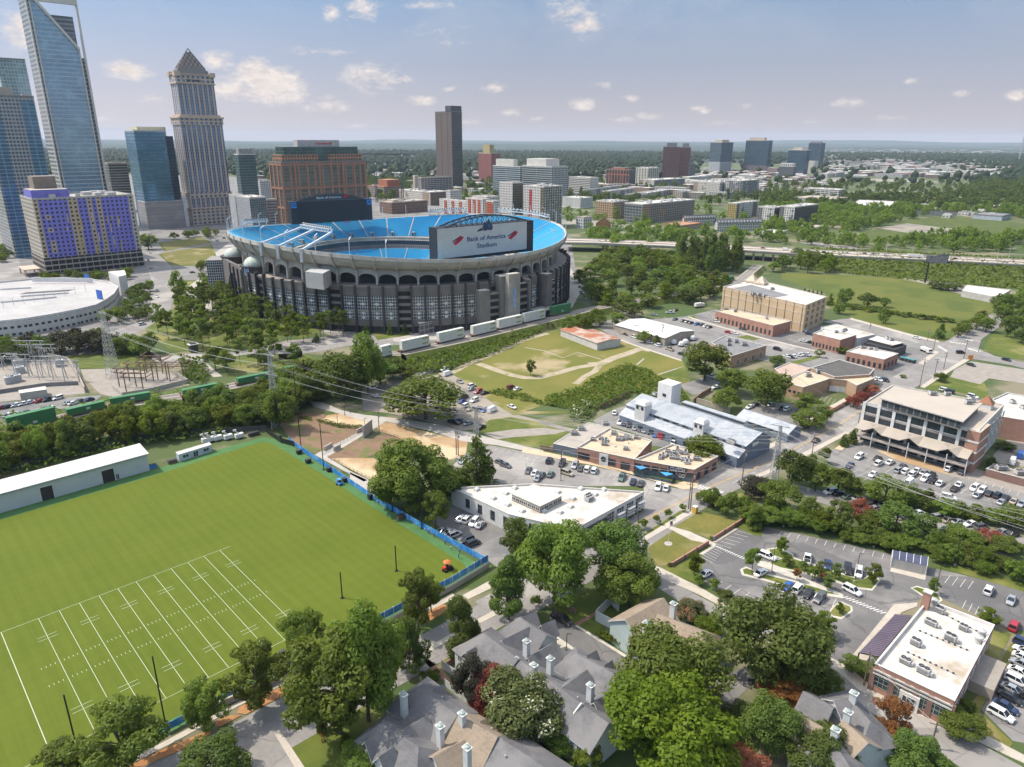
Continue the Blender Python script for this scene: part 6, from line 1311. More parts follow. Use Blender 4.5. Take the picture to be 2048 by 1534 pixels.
 hb=6.5;T,q=flat('shop_building','long low brick building along front of beige storage block','building',[*zD.l(716,803,765,792,1042,846,966,866)],hb,BRICK,MEMT,.6);c0,c1=P(zD(716,803),hb+.6),P(zD(966,866),hb+.6);wins(T,c0,c1,.8,14,1.1,2.8,.05,.95,frame=FRAMED);units(T,zD.l(760,798,800,808,935,838),hb)
 # sheds by the meadow
 T=thing('metal_shed','white metal hall with bright roof along side street','building',P(zE(740,180)));WMR=mat('white_metal_roof',(.66,.63,.57),.5,c2=(.58,.55,.50),s=.15)
 e0,e1,e2,e3=P(zE(580,160),5),P(zE(885,245),5),P(zE(1062,186),5),P(zE(745,112),5);gable_range(T,tuple((e0+e3)/2+Vector((0,0,0))),tuple((e1+e2)/2),6.6,5,(e3-e0).length/2*.96,mat('shed_wall',(.40,.345,.28),.7),WMR);vents(T,[*zE.l(620,160,880,230,1000,185,760,130)],5.8,8)
 T=thing('metal_shed','white shed with rust streaked metal roof beside the meadow','building',P(zE(400,240)));RU=mat('rusty_roof',(.46,.38,.32),.7,c2=(.36,.13,.06),s=.16,lo=.42,hi=.58,s2=1.3)
 e0,e1,e2,e3=P(zE(230,187),4.4),P(zE(465,272),4.4),P(zE(594,243),4.4),P(zE(362,158),4.4);gable_range(T,tuple((e0+e3)/2),tuple((e1+e2)/2),5.4,4.4,(e3-e0).length/2*.95,mat('shed_white',(.58,.56,.53),.7,c2=(.50,.47,.43),s=.3),RU);wins(T,e0,e1,0.1,1,1.2,2.2,.83,.83,name='door')
 T,q=flat('office_building','tan brick hall with flat dark roof behind large oak','building',[*zE.l(1175,268,1262,222,1522,285,1300,352)],6.2,BRICKT,ROOFG,.4);wins(T,P(zE(1300,352),6.6),P(zE(1522,285),6.6),.6,4,2.2,2.8,.2,.85,frame=FRAMEW);units(T,zE.l(1285,262,1330,270,1285,288,1380,288,1262,315),6.2,0,1.1)
 # practice shed and site office
 h=hgt(zJ(676,186),zJ(668,108));e0,e1=P(zJ(0,287),h),P(zJ(668,106),h);f1=P(zJ(626,76),h);d=(e1-e0).normalized();e0-=d*40
 wv=Vector((-d.y,d.x,0))*(f1-e1).length;T=thing('storage_shed','long white metal shed with open doors beside practice pitch','shed',e1)
 MW2=mat('white_cladding',(.50,.52,.52),.6,c2=(.46,.48,.48),s=.3);b=MB();b.prism([e0,e1,e1+wv,e0+wv],0,h-.3,MW2);b.build('wall',T)
 b=MB();o_=wv.normalized()*.5;RM=mat('ribbed_roof',(.58,.56,.52),.5,c2=(.52,.50,.46),s=.15);q=[(*(e0-o_).xy,h-.1),(*(e1-o_+d*.5).xy,h-.1),(*(e1+wv+o_+d*.5).xy,h+.9),(*(e0+wv+o_).xy,h+.9)];b.face(q,RM);b.face([(x,y,z-.3)for x,y,z in q][::-1],RM);b.bar(q[0],q[1],.3,FRAMEW,.3)
 for k in range(50):t=k/49;b.bar(Vector(q[0]).lerp(Vector(q[1]),t)+Vector((0,0,.02)),Vector(q[3]).lerp(Vector(q[2]),t)+Vector((0,0,.02)),.07,RM,.07)
 b.build('roof',T);b=MB();b.face([(*e1.xy,h-.3),(*(e1+wv).xy,h-.3),(*(e1+wv).xy,h+.85)],MW2);b.build('gable',T)
 for x0,x1 in((188,246),(462,519)):
  yb=318 if x0<300 else 236;p0,p1=P(zJ(x0,yb)),P(zJ(x1,yb-16));s0,s1=(p0-e0).dot(d),(p1-e0).dot(d);nn=-wv.normalized();b=MB();a_,c_=e0+d*s0+nn*.06,e0+d*s1+nn*.06
  b.wall(a_,c_,0,h*.72,mat('door_dark',(.035,.03,.028),.8));b.build('open_door',T);b=MB();b.bar((*(a_+nn*.05).xy,h*.72),(*(c_+nn*.05).xy,h*.72),.15,FRAMEW);b.bar((*a_.xy,0),(*a_.xy,h*.72),.15,FRAMEW);b.bar((*c_.xy,0),(*c_.xy,h*.72),.15,FRAMEW);b.build('door_frame',T)
 p=P(zJ(535,222));s0=(p-e0).dot(d);wins(T,e0+d*(s0-1),e0+d*(s0+1),0.05,1,1.,2.1,.5,.5,glass=FRAMED,name='door')
 h2=hgt(zJ(815,140),zJ(808,108));T,q=flat('site_office','small white site office with three windows at far touchline','cabin',[*zJ.l(800,100,812,112,962,66,952,55)],h2,mat('cabin_blue',(.48,.53,.58),.6),WMR,.1);p0,p1=P(zJ(812,112),h2+.1),P(zJ(962,66),h2+.1);wins(T,p0,p1,h2*.35,2,2.2,1.2,.2,.82,frame=FRAMEW);wins(T,p0,p1,.1,1,1.8,2.2,.5,.5,frame=FRAMEW,name='door')
 # round parking garage
 h=hgt(zC(300,468),zC(300,375));pts=[P(zC(*p),h)for p in((-420,440),(-200,432),(0,413),(150,397),(300,373),(450,344),(560,318),(620,287),(670,250),(692,212),(640,186),(540,168),(360,160),(180,166),(0,183),(-300,205))]
 T=thing('parking_garage','round white parking garage with bright open top deck','garage',sum(pts,Vector())/len(pts));b=MB();GW=facade('garage_slots',(.56,.54,.50),(.04,.04,.045),3.4,4.2,.55,.34,v0=1.2,grough=.9,var=.2);b.prism(pts,0,h-1.2,GW,mat('deck_white',(.46,.44,.42),.85,c2=(.38,.36,.345),s=.06,s2=.6));b.build('wall',T)
 q=ccw(pts);b=MB();cen=sum(q,Vector())/len(q)
 for i in range(len(q)):j=(i+1)%len(q);a_,c_=q[i],q[j];b.wall(a_,c_,h-1.2,h,WALLW);ai,ci=a_+(cen-a_).normalized()*.5,c_+(cen-c_).normalized()*.5;b.wall(ci,ai,h-1.2,h,WALLW);b.face([(*a_.xy,h),(*c_.xy,h),(*ci.xy,h),(*ai.xy,h)],WALLW)
 b.build('parapet',T)
 for a_,c_ in((zC(120,265),zC(400,245)),(zC(0,300),zC(330,270)),(zC(0,225),zC(180,215))):
  b=MB();p0,p1=P(a_,h),P(c_,h);b.bar((*p0.xy,h-.7),(*p1.xy,h-.7),.4,WALLW,1.1);b.build('deck_wall',T)
 b=MB();p0,p1=P(zC(110,258),h-1),P(zC(400,240),h-1);dv=Vector((.1,1,0))*7;b.face([(*p.xy,h-1.15)for p in(p0,p1,p1+dv,p0+dv)],mat('ramp_dark',(.09,.085,.08),.9));b.build('ramp',T)
 b=MB();b.prism([P(p,h)for p in(zC(640,165),zC(700,195),zC(745,185),zC(735,155))],0,h+5,WALLW,ROOFW);b.build('stair_tower',T)
 for k,p in enumerate((zC(513,180),zC(585,278))):w=P(p,h);b=MB();b.box((w.x,w.y,h-1),6,.5,6,mat('panel_blue2',(.02,.13,.50),.5),R(-30));b.build('blue_panel',T)
 b=MB();p0,p1=P(zC(185,162),h+3),P(zC(540,165),h+3);b.bar((*p0.xy,h+1.5),(*p1.xy,h+1.5),.6,WALLW,3);b.build('screen_wall',T)
 for k in range(9):w=P(zC(20+60*k,330-12*k),h);b=MB();b.bar((*w.xy,h-1.2),(*w.xy,h+4),.16,UNIT);b.build('lamp_post',T)
 # slatted bin shed of the clinic car park
 T=thing('bin_shed','grey slatted bin store with dark glazed roof at edge of clinic car park','shed',P(zG(1460,440)));qq=[P(p,3.2)for p in(zG(1375,362),zG(1372,398),zG(1552,438),zG(1556,398))];b=MB();b.face([(*p.xy,z)for p,z in zip(qq,(3.4,3.0,3.0,3.4))],mat('shed_glazing',(.07,.075,.12),.25));b.face([(*p.xy,z-.12)for p,z in zip(qq,(3.4,3.0,3.0,3.4))][::-1],FRAMEW);b.build('roof',T)
 SLT=facade('slats',(.42,.40,.37),(.30,.285,.26),.22,40,.35,1,grough=.7)
 for i in range(3):b=MB();b.wall(qq[i],qq[i+1],0,2.9,SLT);b.build('wall',T)
 for p in qq:b=MB();b.bar((*p.xy,0),(*p.xy,3.2),.2,FRAMEW);b.build('post',T)
 for k in range(6):a_,c_=qq[0].lerp(qq[3],k/5),qq[1].lerp(qq[2],k/5);b=MB();b.bar((*a_.xy,3.44),(*c_.xy,3.04),.12,FRAMEW);b.build('rafter',T)
def f_glass():return facade('pent_glass',(.20,.18,.16),(.035,.045,.055),2.4,3.3,.85,.7)
near()
def houses():
 K=.74
 def groof(T,a,b,hr,he,half,*w,**k):return gable_range(T,a,b,hr,he,half*K,*w,**k)
 # town houses, one thing per joined row
 T=thing('town_house','long row of grey shingled town houses with white chimneys along the drive','houses',P(zI(1300,500)))
 for r0,r1,hr,hf,hp in((zI(1070,296),zI(1238,424),9.6,7,(1,0)),(zI(1238,424),zI(1560,652),9.2,7,(0,0)),(zI(1560,652),zI(1700,752),9.4,6.4,(0,0)),(zI(1250,215),zI(1385,300),9.4,5,(1,0)),(zI(1548,405),zI(1735,505),8.6,5.6,(1,1)),(zI(1700,590),zI(1770,620),8.4,4.5,(0,0))):
  groof(T,r0,r1,hr,6.1,hf,SIDING,ROOFSH,hp,wn=4 if hf>6 else 2)
 for r0,r1,hr,hf in((zI(1170,330),zI(1295,268),9.2,3.6),(zI(1300,420),zI(1420,350),9.0,4.0),(zI(1478,570),zI(1592,488),8.8,4.2),(zI(1640,650),zI(1740,580),8.6,3.6),(zI(1270,212),zI(1330,188),8.6,2.4),(zI(1370,252),zI(1425,230),8.4,2.2),(zI(1600,410),zI(1640,388),8.2,2.2),(zI(1690,460),zI(1720,440),8.2,2.),(zI(1020,372),zI(985,390),8.2,2.4)):
  groof(T,r0,r1,hr,6.1,hf,SIDING,ROOFSH,(0,0))
 for p in zI.l(1288,340,1325,462,1410,428,1616,565):chimney(T,p,9,2.4,1.25)
 for a_,c_ in((zI(1242,418),zI(1195,478)),(zI(1575,655),zI(1510,748))):
  b=MB();p,q=P(a_,9.8),P(c_,6.5);b.bar((*p.xy,9.7),(*q.xy,6.7),.3,FRAMEW,.8);b.build('fire_wall',T)
 for p in zI.l(1100,350,1120,352,1400,560,1445,610,1610,700,1330,300,1550,640):w=P(p,8);b=MB();b.lathe((w.x,w.y,7.2),[(.12,0),(.12,1.6),(.2,1.6),(.01,1.8)],UNIT,6);b.build('roof_vent',T)
 T=thing('town_house','grey and tan shingled town house row at bottom with four chimneys','houses',P(zI(850,780)))
 groof(T,zI(742,578),zI(925,712),9.4,6.1,7.2,SIDING,ROOFSH,(1,0),wn=3);groof(T,zI(545,757),zI(735,878),9.2,6.1,6,SIDING,ROOFSH,(1,1),wn=3);groof(T,zI(948,722),zI(1130,822),9.8,6.1,7,SIDING,ROOFBR,(0,0),wn=3)
 groof(T,zI(1145,828),zI(1420,1010),9.4,6.1,7.5,SIDING,ROOFSH,(0,0),wn=3)
 for r0,r1,hf,m_ in((zI(770,725),zI(650,800),4.2,ROOFSH),(zI(960,848),zI(820,925),4.6,ROOFBR),(zI(535,810),zI(470,845),2.6,ROOFSH),(zI(600,885),zI(540,925),2.8,ROOFSH),(zI(820,578),zI(860,562),2.2,ROOFSH),(zI(1060,745),zI(1100,728),2.4,ROOFBR)):groof(T,r0,r1,8.8,6.1,hf,SIDING,m_)
 for p in zI.l(658,612,845,775,984,885,958,712):chimney(T,p,8.6,2.8,1.25)
 for p in zI.l(857,640,1180,940,1110,800):w=P(p,8);b=MB();b.lathe((w.x,w.y,7.2),[(.12,0),(.12,1.6),(.2,1.6),(.01,1.8)],UNIT,6);b.build('roof_vent',T)
 T=thing('house','pale green house with tan roof and white walled deck','house',P(zI(1900,240)))
 SG=mat('green_siding',(.42,.49,.47),.7,c2=(.38,.44,.42),s=.5)
 groof(T,zI(1800,225),zI(1985,120),9.2,6,6.5,SG,ROOFBR,(0,0),wn=2);groof(T,zG(175,690),zG(395,775),8.6,6,5.2,SG,ROOFBR,(0,1),wn=2);groof(T,zG(60,730),zG(330,815),7.8,5.4,5,SG,ROOFBR,(0,1));chimney(T,zG(250,635),8.4,2.6,1.3);chimney(T,zG(112,735),7.6,2.2,1.4)
 fence('deck_wall','white deck wall round furniture beside pale green house',[P(zI(1745,290)),P(zI(1640,235)),P(zI(1720,150)),P(zI(1760,190))],3.0,SIDING,thick=.15,posts=False)
 T=thing('town_house','grey and tan roofed town house group at bottom right with chimneys','houses',P(zG(1080,1180)))
 groof(T,zG(925,1088),zG(1060,1160),9.2,6,6,SIDING,ROOFSH,(0,0),wn=2);groof(T,zG(1080,1130),zG(1170,1110),9.6,6,6.5,SIDING,ROOFSH,(0,1),wn=2);groof(T,zG(1160,1125),zG(1260,1240),9.0,6,5.5,SIDING,ROOFSH,(0,1),wn=2);groof(T,zG(905,1215),zG(1090,1305),9,6,5.6,SIDING,ROOFBR,(0,0),wn=3);groof(T,zG(1130,1240),zG(1240,1340),9.2,6,6,SIDING,ROOFBR,(0,0),wn=2);groof(T,zG(1060,1330),zG(1160,1480),9,6,6,SIDING,ROOFSH,(0,0),wn=2)
 for p in zG.l(1176,1095,1146,1192,1082,1282):chimney(T,p,8.8,2.2,1.25)
 # garden walls and fences near the town houses
 fence('white_fence','white board fence beside brick path and magnolia',[P(zI(855,478)),P(zI(930,530)),P(zI(945,560))],2.2,SIDING)
 fence('garden_wall','low brick garden wall by lawn corner',[P(zI(880,470)),P(zI(965,420)),P(zI(970,450))],1.5,BRICKD,thick=.35,posts=False,cat='wall')
 fence('garden_wall','low brick garden wall under trees beside pickup',[P(zI(1450,150)),P(zI(1530,190)),P(zI(1535,200))],1.2,BRICKD,thick=.35,posts=False,cat='wall')
 fence('white_fence','long white board fence behind the lower town house gardens',[P(zI(870,570)),P(zI(1005,680)),P(zI(1120,760))],2.0,SIDING)
 fence('white_fence','white board fence between magnolia and grey roof',[P(zI(1315,830)),P(zI(1440,905)),P(zI(1560,985)),P(zI(1640,1040))],2.2,SIDING)
 fence('white_fence','white board fence along bottom edge of lower town houses',[P(zI(1280,890)),P(zI(1350,940)),P(zI(1440,990)),P(zI(1500,1030))],2.2,SIDING)
 fence('white_fence','white garden fence with pergola by bottom right town house',[P(zG(1230,1380)),P(zG(1300,1420)),P(zG(1420,1470)),P(zG(1500,1530))],2.6,SIDING)
 tg=thing('garden_pergola','white pergola over patio by bottom right town house','pergola',P(zG(1320,1380)))
 qq=[P(p,2.8)for p in(zG(1280,1350),zG(1400,1400),zG(1370,1460),zG(1240,1400))]
 for p in qq:b=MB();b.bar((*p.xy,0),(*p.xy,2.8),.18,FRAMEW);b.build('post',tg)
 for k in range(9):a_,c_=qq[0].lerp(qq[1],k/8),qq[3].lerp(qq[2],k/8);b=MB();b.bar((*a_.xy,2.9),(*c_.xy,2.9),.1,FRAMEW,.2);b.build('rafter',tg)
 for i,(p,q)in enumerate(((zG(452,310),zG(618,205)),(zG(237,445),zG(428,330)))):
  T=fence('brick_wall',('long brick garden wall right of lawn path, by bushes','brick garden wall left of lawn path, below flag')[i],[P(p),P(q)],1.3,BRICK,thick=.4,post=4.5,pw=.6,cat='wall',pm=BRICKD)
 fence('brick_wall','brick retaining wall with pink crape myrtles at tan brick car park',[P(zF(690,600)),P(zF(720,612)),P(zF(850,540))],1.8,BRICK,thick=.4,post=5,pw=.6,cat='wall')
 fence('wooden_fence','brown wooden fence between kudzu slope and grey hall',[P(zE(470,690)),P(zE(560,650)),P(zE(660,600))],2.4,mat('old_wood',(.22,.13,.08),.9,c2=(.30,.19,.12),s=.6),post=3)
 fence('timber_wall','timber retaining wall above car park behind grey hall',[P(zE(1060,650)),P(zE(1110,610)),P(zE(1170,575))],2.2,MATS['old_wood'],thick=.3,cat='wall',posts=False);fence('concrete_wall','pale retaining wall behind long grey hall',[P(zE(1080,650)),P(zE(1180,680)),P(zE(1290,715))],2.6,mat('ret_wall',(.40,.34,.26),.9),thick=.4,cat='wall',posts=False)
 fence('guard_rail','dark board fence left of grey metal annexe',[P(zE(97,945)),P(zE(180,960))],2,mat('board_brown',(.20,.15,.11),.9),cat='fence')
 fence('concrete_wall','concrete ramp wall casting shadow on red bank',[P(zK(558,745)),P(zK(612,700))],5.2,CONC,thick=.6,cat='wall',posts=False)
 fence('concrete_wall','low concrete wall at upper end of trail ramp',[P(zK(515,715)),P(zK(560,690))],1.6,CONC,thick=.5,cat='wall',posts=False);fence('concrete_wall','low concrete wall at lower end of trail ramp',[P(zK(310,825)),P(zK(360,795))],1.6,CONC,thick=.5,cat='wall',posts=False);fence('concrete_wall','dark concrete wing wall right of trail ramp',[P(zK(370,830)),P(zK(412,808))],1.8,CONC,thick=.5,cat='wall',posts=False)
 RAILM=mat('rail_brown',(.12,.08,.06),.7)
 for lab,pts in(('thin brown railing along slope beside trail ramp',zK.l(610,690,650,700,800,755)),('thin brown railing along lower ramp by orange dirt',zK.l(335,870,400,900,470,945,600,1005)),('thin brown railing left of trail ramp',zK.l(300,850,560,700))):
  T=thing('railing',lab,'railing',P(pts[0]));b=MB()
  for a_,c_ in zip(pts,pts[1:]):
   p,q=P(a_),P(c_);
   for z in(.5,1.1):b.bar((*p.xy,z),(*q.xy,z),.07,RAILM)
   n=max(1,int((q-p).length/2))
   for k in range(n):w=p.lerp(q,k/n);b.bar((*w.xy,0),(*w.xy,1.2),.09,RAILM)
  b.build('bars',T)
houses()
# ------------------------------------------------------------------ trees and other plants
REG={}
def reg(o,base,cat,place,p):  # labelled at the end: which one in its row, counted from the left
 o['category']=cat;REG.setdefault(place,[]).append((proj((p[0],p[1],0))[0],base,o))
def leafmat(name,c1,c2,tr=.5,dots=None):
 m=bpy.data.materials.new(name);m.use_nodes=True;n,l=m.node_tree.nodes,m.node_tree.links;n.clear()
 at=n.new('ShaderNodeAttribute');at.attribute_name='tint';oi=n.new('ShaderNodeObjectInfo')
 c=mixc(n,l,at.outputs['Fac'],c1,c2)
 hs=n.new('ShaderNodeHueSaturation');l.new(c,hs.inputs['Color'])
 l.new(mathn(n,l,'ADD',mathn(n,l,'MULTIPLY',oi.outputs['Random'],.028),.492),hs.inputs['Hue']);l.new(mathn(n,l,'ADD',mathn(n,l,'MULTIPLY',oi.outputs['Random'],.55),.72),hs.inputs['Value'])
 col=hs.outputs[0]
 if dots:col=mixc(n,l,mathn(n,l,'GREATER_THAN',at.outputs['Fac'],.74),col,dots)
 d=n.new('ShaderNodeBsdfPrincipled');d.inputs['Roughness'].default_value=.55;d.inputs['Specular IOR Level'].default_value=.2;t=n.new('ShaderNodeBsdfTranslucent');x=n.new('ShaderNodeMixShader');x.inputs[0].default_value=tr;o=n.new('ShaderNodeOutputMaterial')
 l.new(col,d.inputs['Base Color']);l.new(mixc(n,l,1.,col,(1.,1.,.35),'MULTIPLY'),t.inputs[0]);l.new(d.outputs[0],x.inputs[1]);l.new(t.outputs[0],x.inputs[2]);l.new(x.outputs[0],o.inputs[0])
 return m
LM={k:leafmat('leaf_'+k,*v)for k,v in dict(
oak=((.122,.170,.028),(.215,.262,.046)),lime=((.10,.14,.010),(.18,.215,.016)),dark=((.088,.134,.027),(.170,.220,.046)),pine=((.115,.16,.034),(.21,.25,.062)),
olive=((.105,.145,.03),(.19,.235,.05)),yellow=((.13,.165,.018),(.22,.25,.028)),crape=((.24,.075,.055),(.44,.135,.105)),rust=((.20,.075,.028),(.32,.13,.05)),plum=((.05,.05,.04),(.09,.085,.055)),far=((.030,.054,.020),(.066,.095,.034)),vine=((.10,.15,.018),(.175,.225,.032))).items()}
LM['magnolia']=leafmat('leaf_magnolia',(.085,.115,.028),(.17,.195,.06),.2,(.55,.55,.42));LM['pinkdots']=leafmat('leaf_pinkdots',(.08,.09,.03),(.13,.13,.05),.2,(.42,.16,.11))
BARK=mat('bark',(.13,.10,.075),.95,c2=(.09,.07,.055),s=1.5);BARKP=mat('bark_pine',(.17,.11,.075),.95,c2=(.12,.08,.06),s=1.5)
def fastmesh(name,V,Fq,mats,mi=None,tint=None):
 me=bpy.data.meshes.new(name);nq=len(Fq);k=Fq.shape[1]
 me.vertices.add(len(V));me.vertices.foreach_set('co',V.astype(np.float32).ravel());me.loops.add(nq*k);me.loops.foreach_set('vertex_index',Fq.astype(np.int32).ravel())
 me.polygons.add(nq);me.polygons.foreach_set('loop_start',np.arange(0,nq*k,k,dtype=np.int32))
 for m in mats:me.materials.append(m)
 if mi is not None:me.polygons.foreach_set('material_index',mi.astype(np.int32))
 if tint is not None:a=me.attributes.new('tint','FLOAT','FACE');a.data.foreach_set('value',tint.astype(np.float32))
 me.update(calc_edges=True)
 return me
def crown(shape,n,leaf,seed):
 """leaf cards gathered in clumps; unit tree: 1 high, crown about 1 wide"""
 g=np.random.default_rng(seed);lob=[]
 if shape=='round':
  for k in range(40):
   v=g.normal(size=3);v/=np.linalg.norm(v);v[2]=abs(v[2])if g.random()<.55 else v[2];r=g.uniform(.24,.42)
   lob.append((v[0]*r,v[1]*r,.50+v[2]*r*(1.0 if v[2]>0 else .78),g.uniform(.09,.165)))
 elif shape=='oval':
  for k in range(56):
   z=g.uniform(.14,.93);a=g.uniform(0,6.28);w=.38*math.sin(math.pi*min(1,max(.1,z))**.8)*g.uniform(.35,1.)
   lob.append((w*math.cos(a),w*math.sin(a),z,g.uniform(.08,.14)))
 elif shape=='cone':
  for k in range(70):
   z=.08+.88*g.random()**1.3;a=g.uniform(0,6.28);w=.44*(1.02-z)**.7*g.uniform(.4,1.)
   lob.append((w*math.cos(a),w*math.sin(a),z,.06+.08*(1-z)))
 elif shape=='pine':
  for k in range(24):
   z=g.uniform(.46,.97);a=g.uniform(0,6.28);w=.40*math.sin(math.pi*(1.12-z)**.9*.9)*g.uniform(.35,1.05)
   lob.append((w*math.cos(a),w*math.sin(a),z,g.uniform(.07,.12)))
 elif shape=='loose':
  for k in range(38):
   z=g.uniform(.3,.95);a=g.uniform(0,6.28);w=.42*math.sin(math.pi*(z-.12)/.92)*g.uniform(.3,1.1)
   lob.append((w*math.cos(a),w*math.sin(a),z,g.uniform(.08,.13)))
 else:  # low shrub
  for k in range(16):
   a=g.uniform(0,6.28);w=g.uniform(0,.38);lob.append((w*math.cos(a),w*math.sin(a),.5*(1-(w/.55)**2)*g.uniform(.5,1.2)+.12,g.uniform(.12,.2)))
 lob=np.array(lob);wgt=lob[:,3]**2;wi=g.choice(len(lob),n,p=wgt/wgt.sum())
 v=g.normal(size=(n,3));v/=np.linalg.norm(v,axis=1)[:,None];rr=g.uniform(.55,1.12,n)**.6
 flat=np.array([1,1,.72 if shape!='pine' else .5])
 c=lob[wi,:3]+v*(lob[wi,3]*rr)[:,None]*flat
 nr=v+g.normal(size=(n,3))*.5+np.array([0,0,.5]);nr/=np.linalg.norm(nr,axis=1)[:,None]
 t=np.cross(nr,g.normal(size=(n,3)));t/=np.linalg.norm(t,axis=1)[:,None];u=np.cross(nr,t)
 s=leaf*g.uniform(.6,1.4,n)[:,None];w=s*g.uniform(.4,.7,n)[:,None]
 V=np.stack([c-t*s,c-u*w+nr*s*.12,c+t*s,c+u*w+nr*s*.12],1).reshape(-1,3);V[:,2]=np.maximum(V[:,2],.005)
 tint=np.clip(.5*g.random(len(lob))[wi]+.5*g.random(n),0,1)
 return V,np.arange(n*4).reshape(-1,4),tint,lob
def trunk(shape,lob,seed,bark):
 g=random.Random(seed);b=MB();top=.62 if shape in('round','loose')else .9;r=.022 if shape!='pine' else .014
 pts=[(0,0,-.02),(g.uniform(-.01,.01),g.uniform(-.01,.01),.2),(g.uniform(-.02,.02),g.uniform(-.02,.02),.42),(g.uniform(-.03,.03),g.uniform(-.03,.03),top)]
 b.tube(pts,[r*1.25,r,r*.75,r*.25],bark,6)
 for x,y,z,q in lob[::3]:
  s=Vector(pts[2]).lerp(Vector(pts[3]),max(0,min(1,(z-.5)*1.4)))if z>.45 else Vector(pts[1]).lerp(Vector(pts[2]),.7);b.tube([s,s.lerp(Vector((x,y,z)),.55)+Vector((0,0,.02)),(x,y,z)],[r*.45,r*.3,r*.12],bark,4)
 return b.mesh('trunk')
TREES={}
def tree_mesh(shape,leaf,lod,var):
 k=(shape,leaf,lod,var)
 if k in TREES:return TREES[k]
 n,s={0:(14000,.0185),1:(4400,.028),2:(1300,.042)}[lod]
 if shape=='shrub':n,s={0:(1500,.04),1:(700,.06),2:(350,.085)}[lod]
 if shape in('pine','loose'):n=int(n*.7)
 V,Q,tint,lob=crown(shape,n,s,hash((shape,var))%1000 if False else(len(shape)*31+var*7+ord(shape[0])))
 cm=fastmesh('crown',V,Q,[LM[leaf]],None,tint)
 bark=BARKP if shape=='pine' else BARK;tm=trunk(shape,lob,var,bark)if shape!='shrub' else None
 if lod==2 and tm is not None:  # too small for its parts to show: one mesh
  tv=np.array([v.co[:]for v in tm.vertices]);tf=[tuple(p.vertices)for p in tm.polygons if len(p.vertices)==4]
  o=len(V);V2=np.vstack([V,tv]);Q2=np.vstack([Q,np.array(tf)+o]);mi=np.r_[np.zeros(len(Q)),np.ones(len(tf))]
  cm=fastmesh('tree',V2,Q2,[LM[leaf],bark],mi,np.r_[tint,np.zeros(len(tf))]);tm=None
 TREES[k]=(cm,tm)
 return TREES[k]
NAMES={'round':'broadleaf_tree','oval':'broadleaf_tree','cone':'conical_tree','pine':'pine_tree','loose':'young_tree','shrub':'shrub'}
def tree(base,h,w,shape='round',leaf='oak',place='',desc='',group=None,var=None,cat=None,label=None):
 d=math.hypot(base[0],base[1]);lod=0 if d<210 else(1 if d<400 else 2)
 cm,tm=tree_mesh(shape,leaf,lod,rnd.randint(0,3)if var is None else var)
 rz=rnd.uniform(0,6.28)
 k=.62 if shape=='shrub' else 1
 if tm is None:
  o=bpy.data.objects.new(NAMES[shape],cm);sc.collection.objects.link(o)
 else:
  o=bpy.data.objects.new(NAMES[shape],None);sc.collection.objects.link(o)
  for nm,me in(('crown',cm),('trunk',tm)):
   c=bpy.data.objects.new(nm,me);sc.collection.objects.link(c);c.parent=o
 o.location=(base[0],base[1],0);o.rotation_euler=(0,0,rz);o.scale=(w,w,h/k)
 nm='crape_myrtle' if leaf in('crape','rust','pinkdots')and shape!='shrub' else('magnolia_tree' if leaf=='magnolia' else('upright_tree' if shape=='oval' else NAMES[shape]));o.name=nm
 cat=cat or('shrub' if shape=='shrub' else 'tree')
 if label:tag(o,label,cat,group)
 else:reg(o,desc,cat,place,base)
 if group:o['group']=group
 return o
def tpx(zm,x,y,top,w,shape='round',leaf='oak',label=None,**k):
 """tree standing at a traced foot with traced top and width"""
 b=P(zm(x,y));h=max(1.,hgt_at(b,zm(x,top)));h=max(1.,h*.97);ww=w*zm.k*math.sqrt(b.length_squared+H*H)/F*1.16
 return tree(b,h,ww,shape,leaf,label=label,**k)
def in_poly(x,y,q):
 c=False
 for i in range(len(q)):
  a,b=q[i-1],q[i]
  if(a[1]>y)!=(b[1]>y)and x<(b[0]-a[0])*(y-a[1])/(b[1]-a[1])+a[0]:c=not c
 return c
def belt(poly,n,h,w,kinds,place,desc,group=None,gap=.62):
 q=[P(p)for p in poly];xs=[p.x for p in q];ys=[p.y for p in q];pts=[];t=0
 while len(pts)<n and t<n*60:
  t+=1;x,y=rnd.uniform(min(xs),max(xs)),rnd.uniform(min(ys),max(ys))
  if not in_poly(x,y,q):continue
  ww=rnd.uniform(*w)
  if any((x-a)**2+(y-b)**2<((ww+c)/2*gap)**2 for a,b,c in pts):continue
  pts.append((x,y,ww))
 for x,y,ww in pts:
  s,lf=rnd.choice(kinds);tree((x,y),rnd.uniform(*h),ww,s,lf,place,desc[0]if isinstance(desc,tuple)else desc,group)
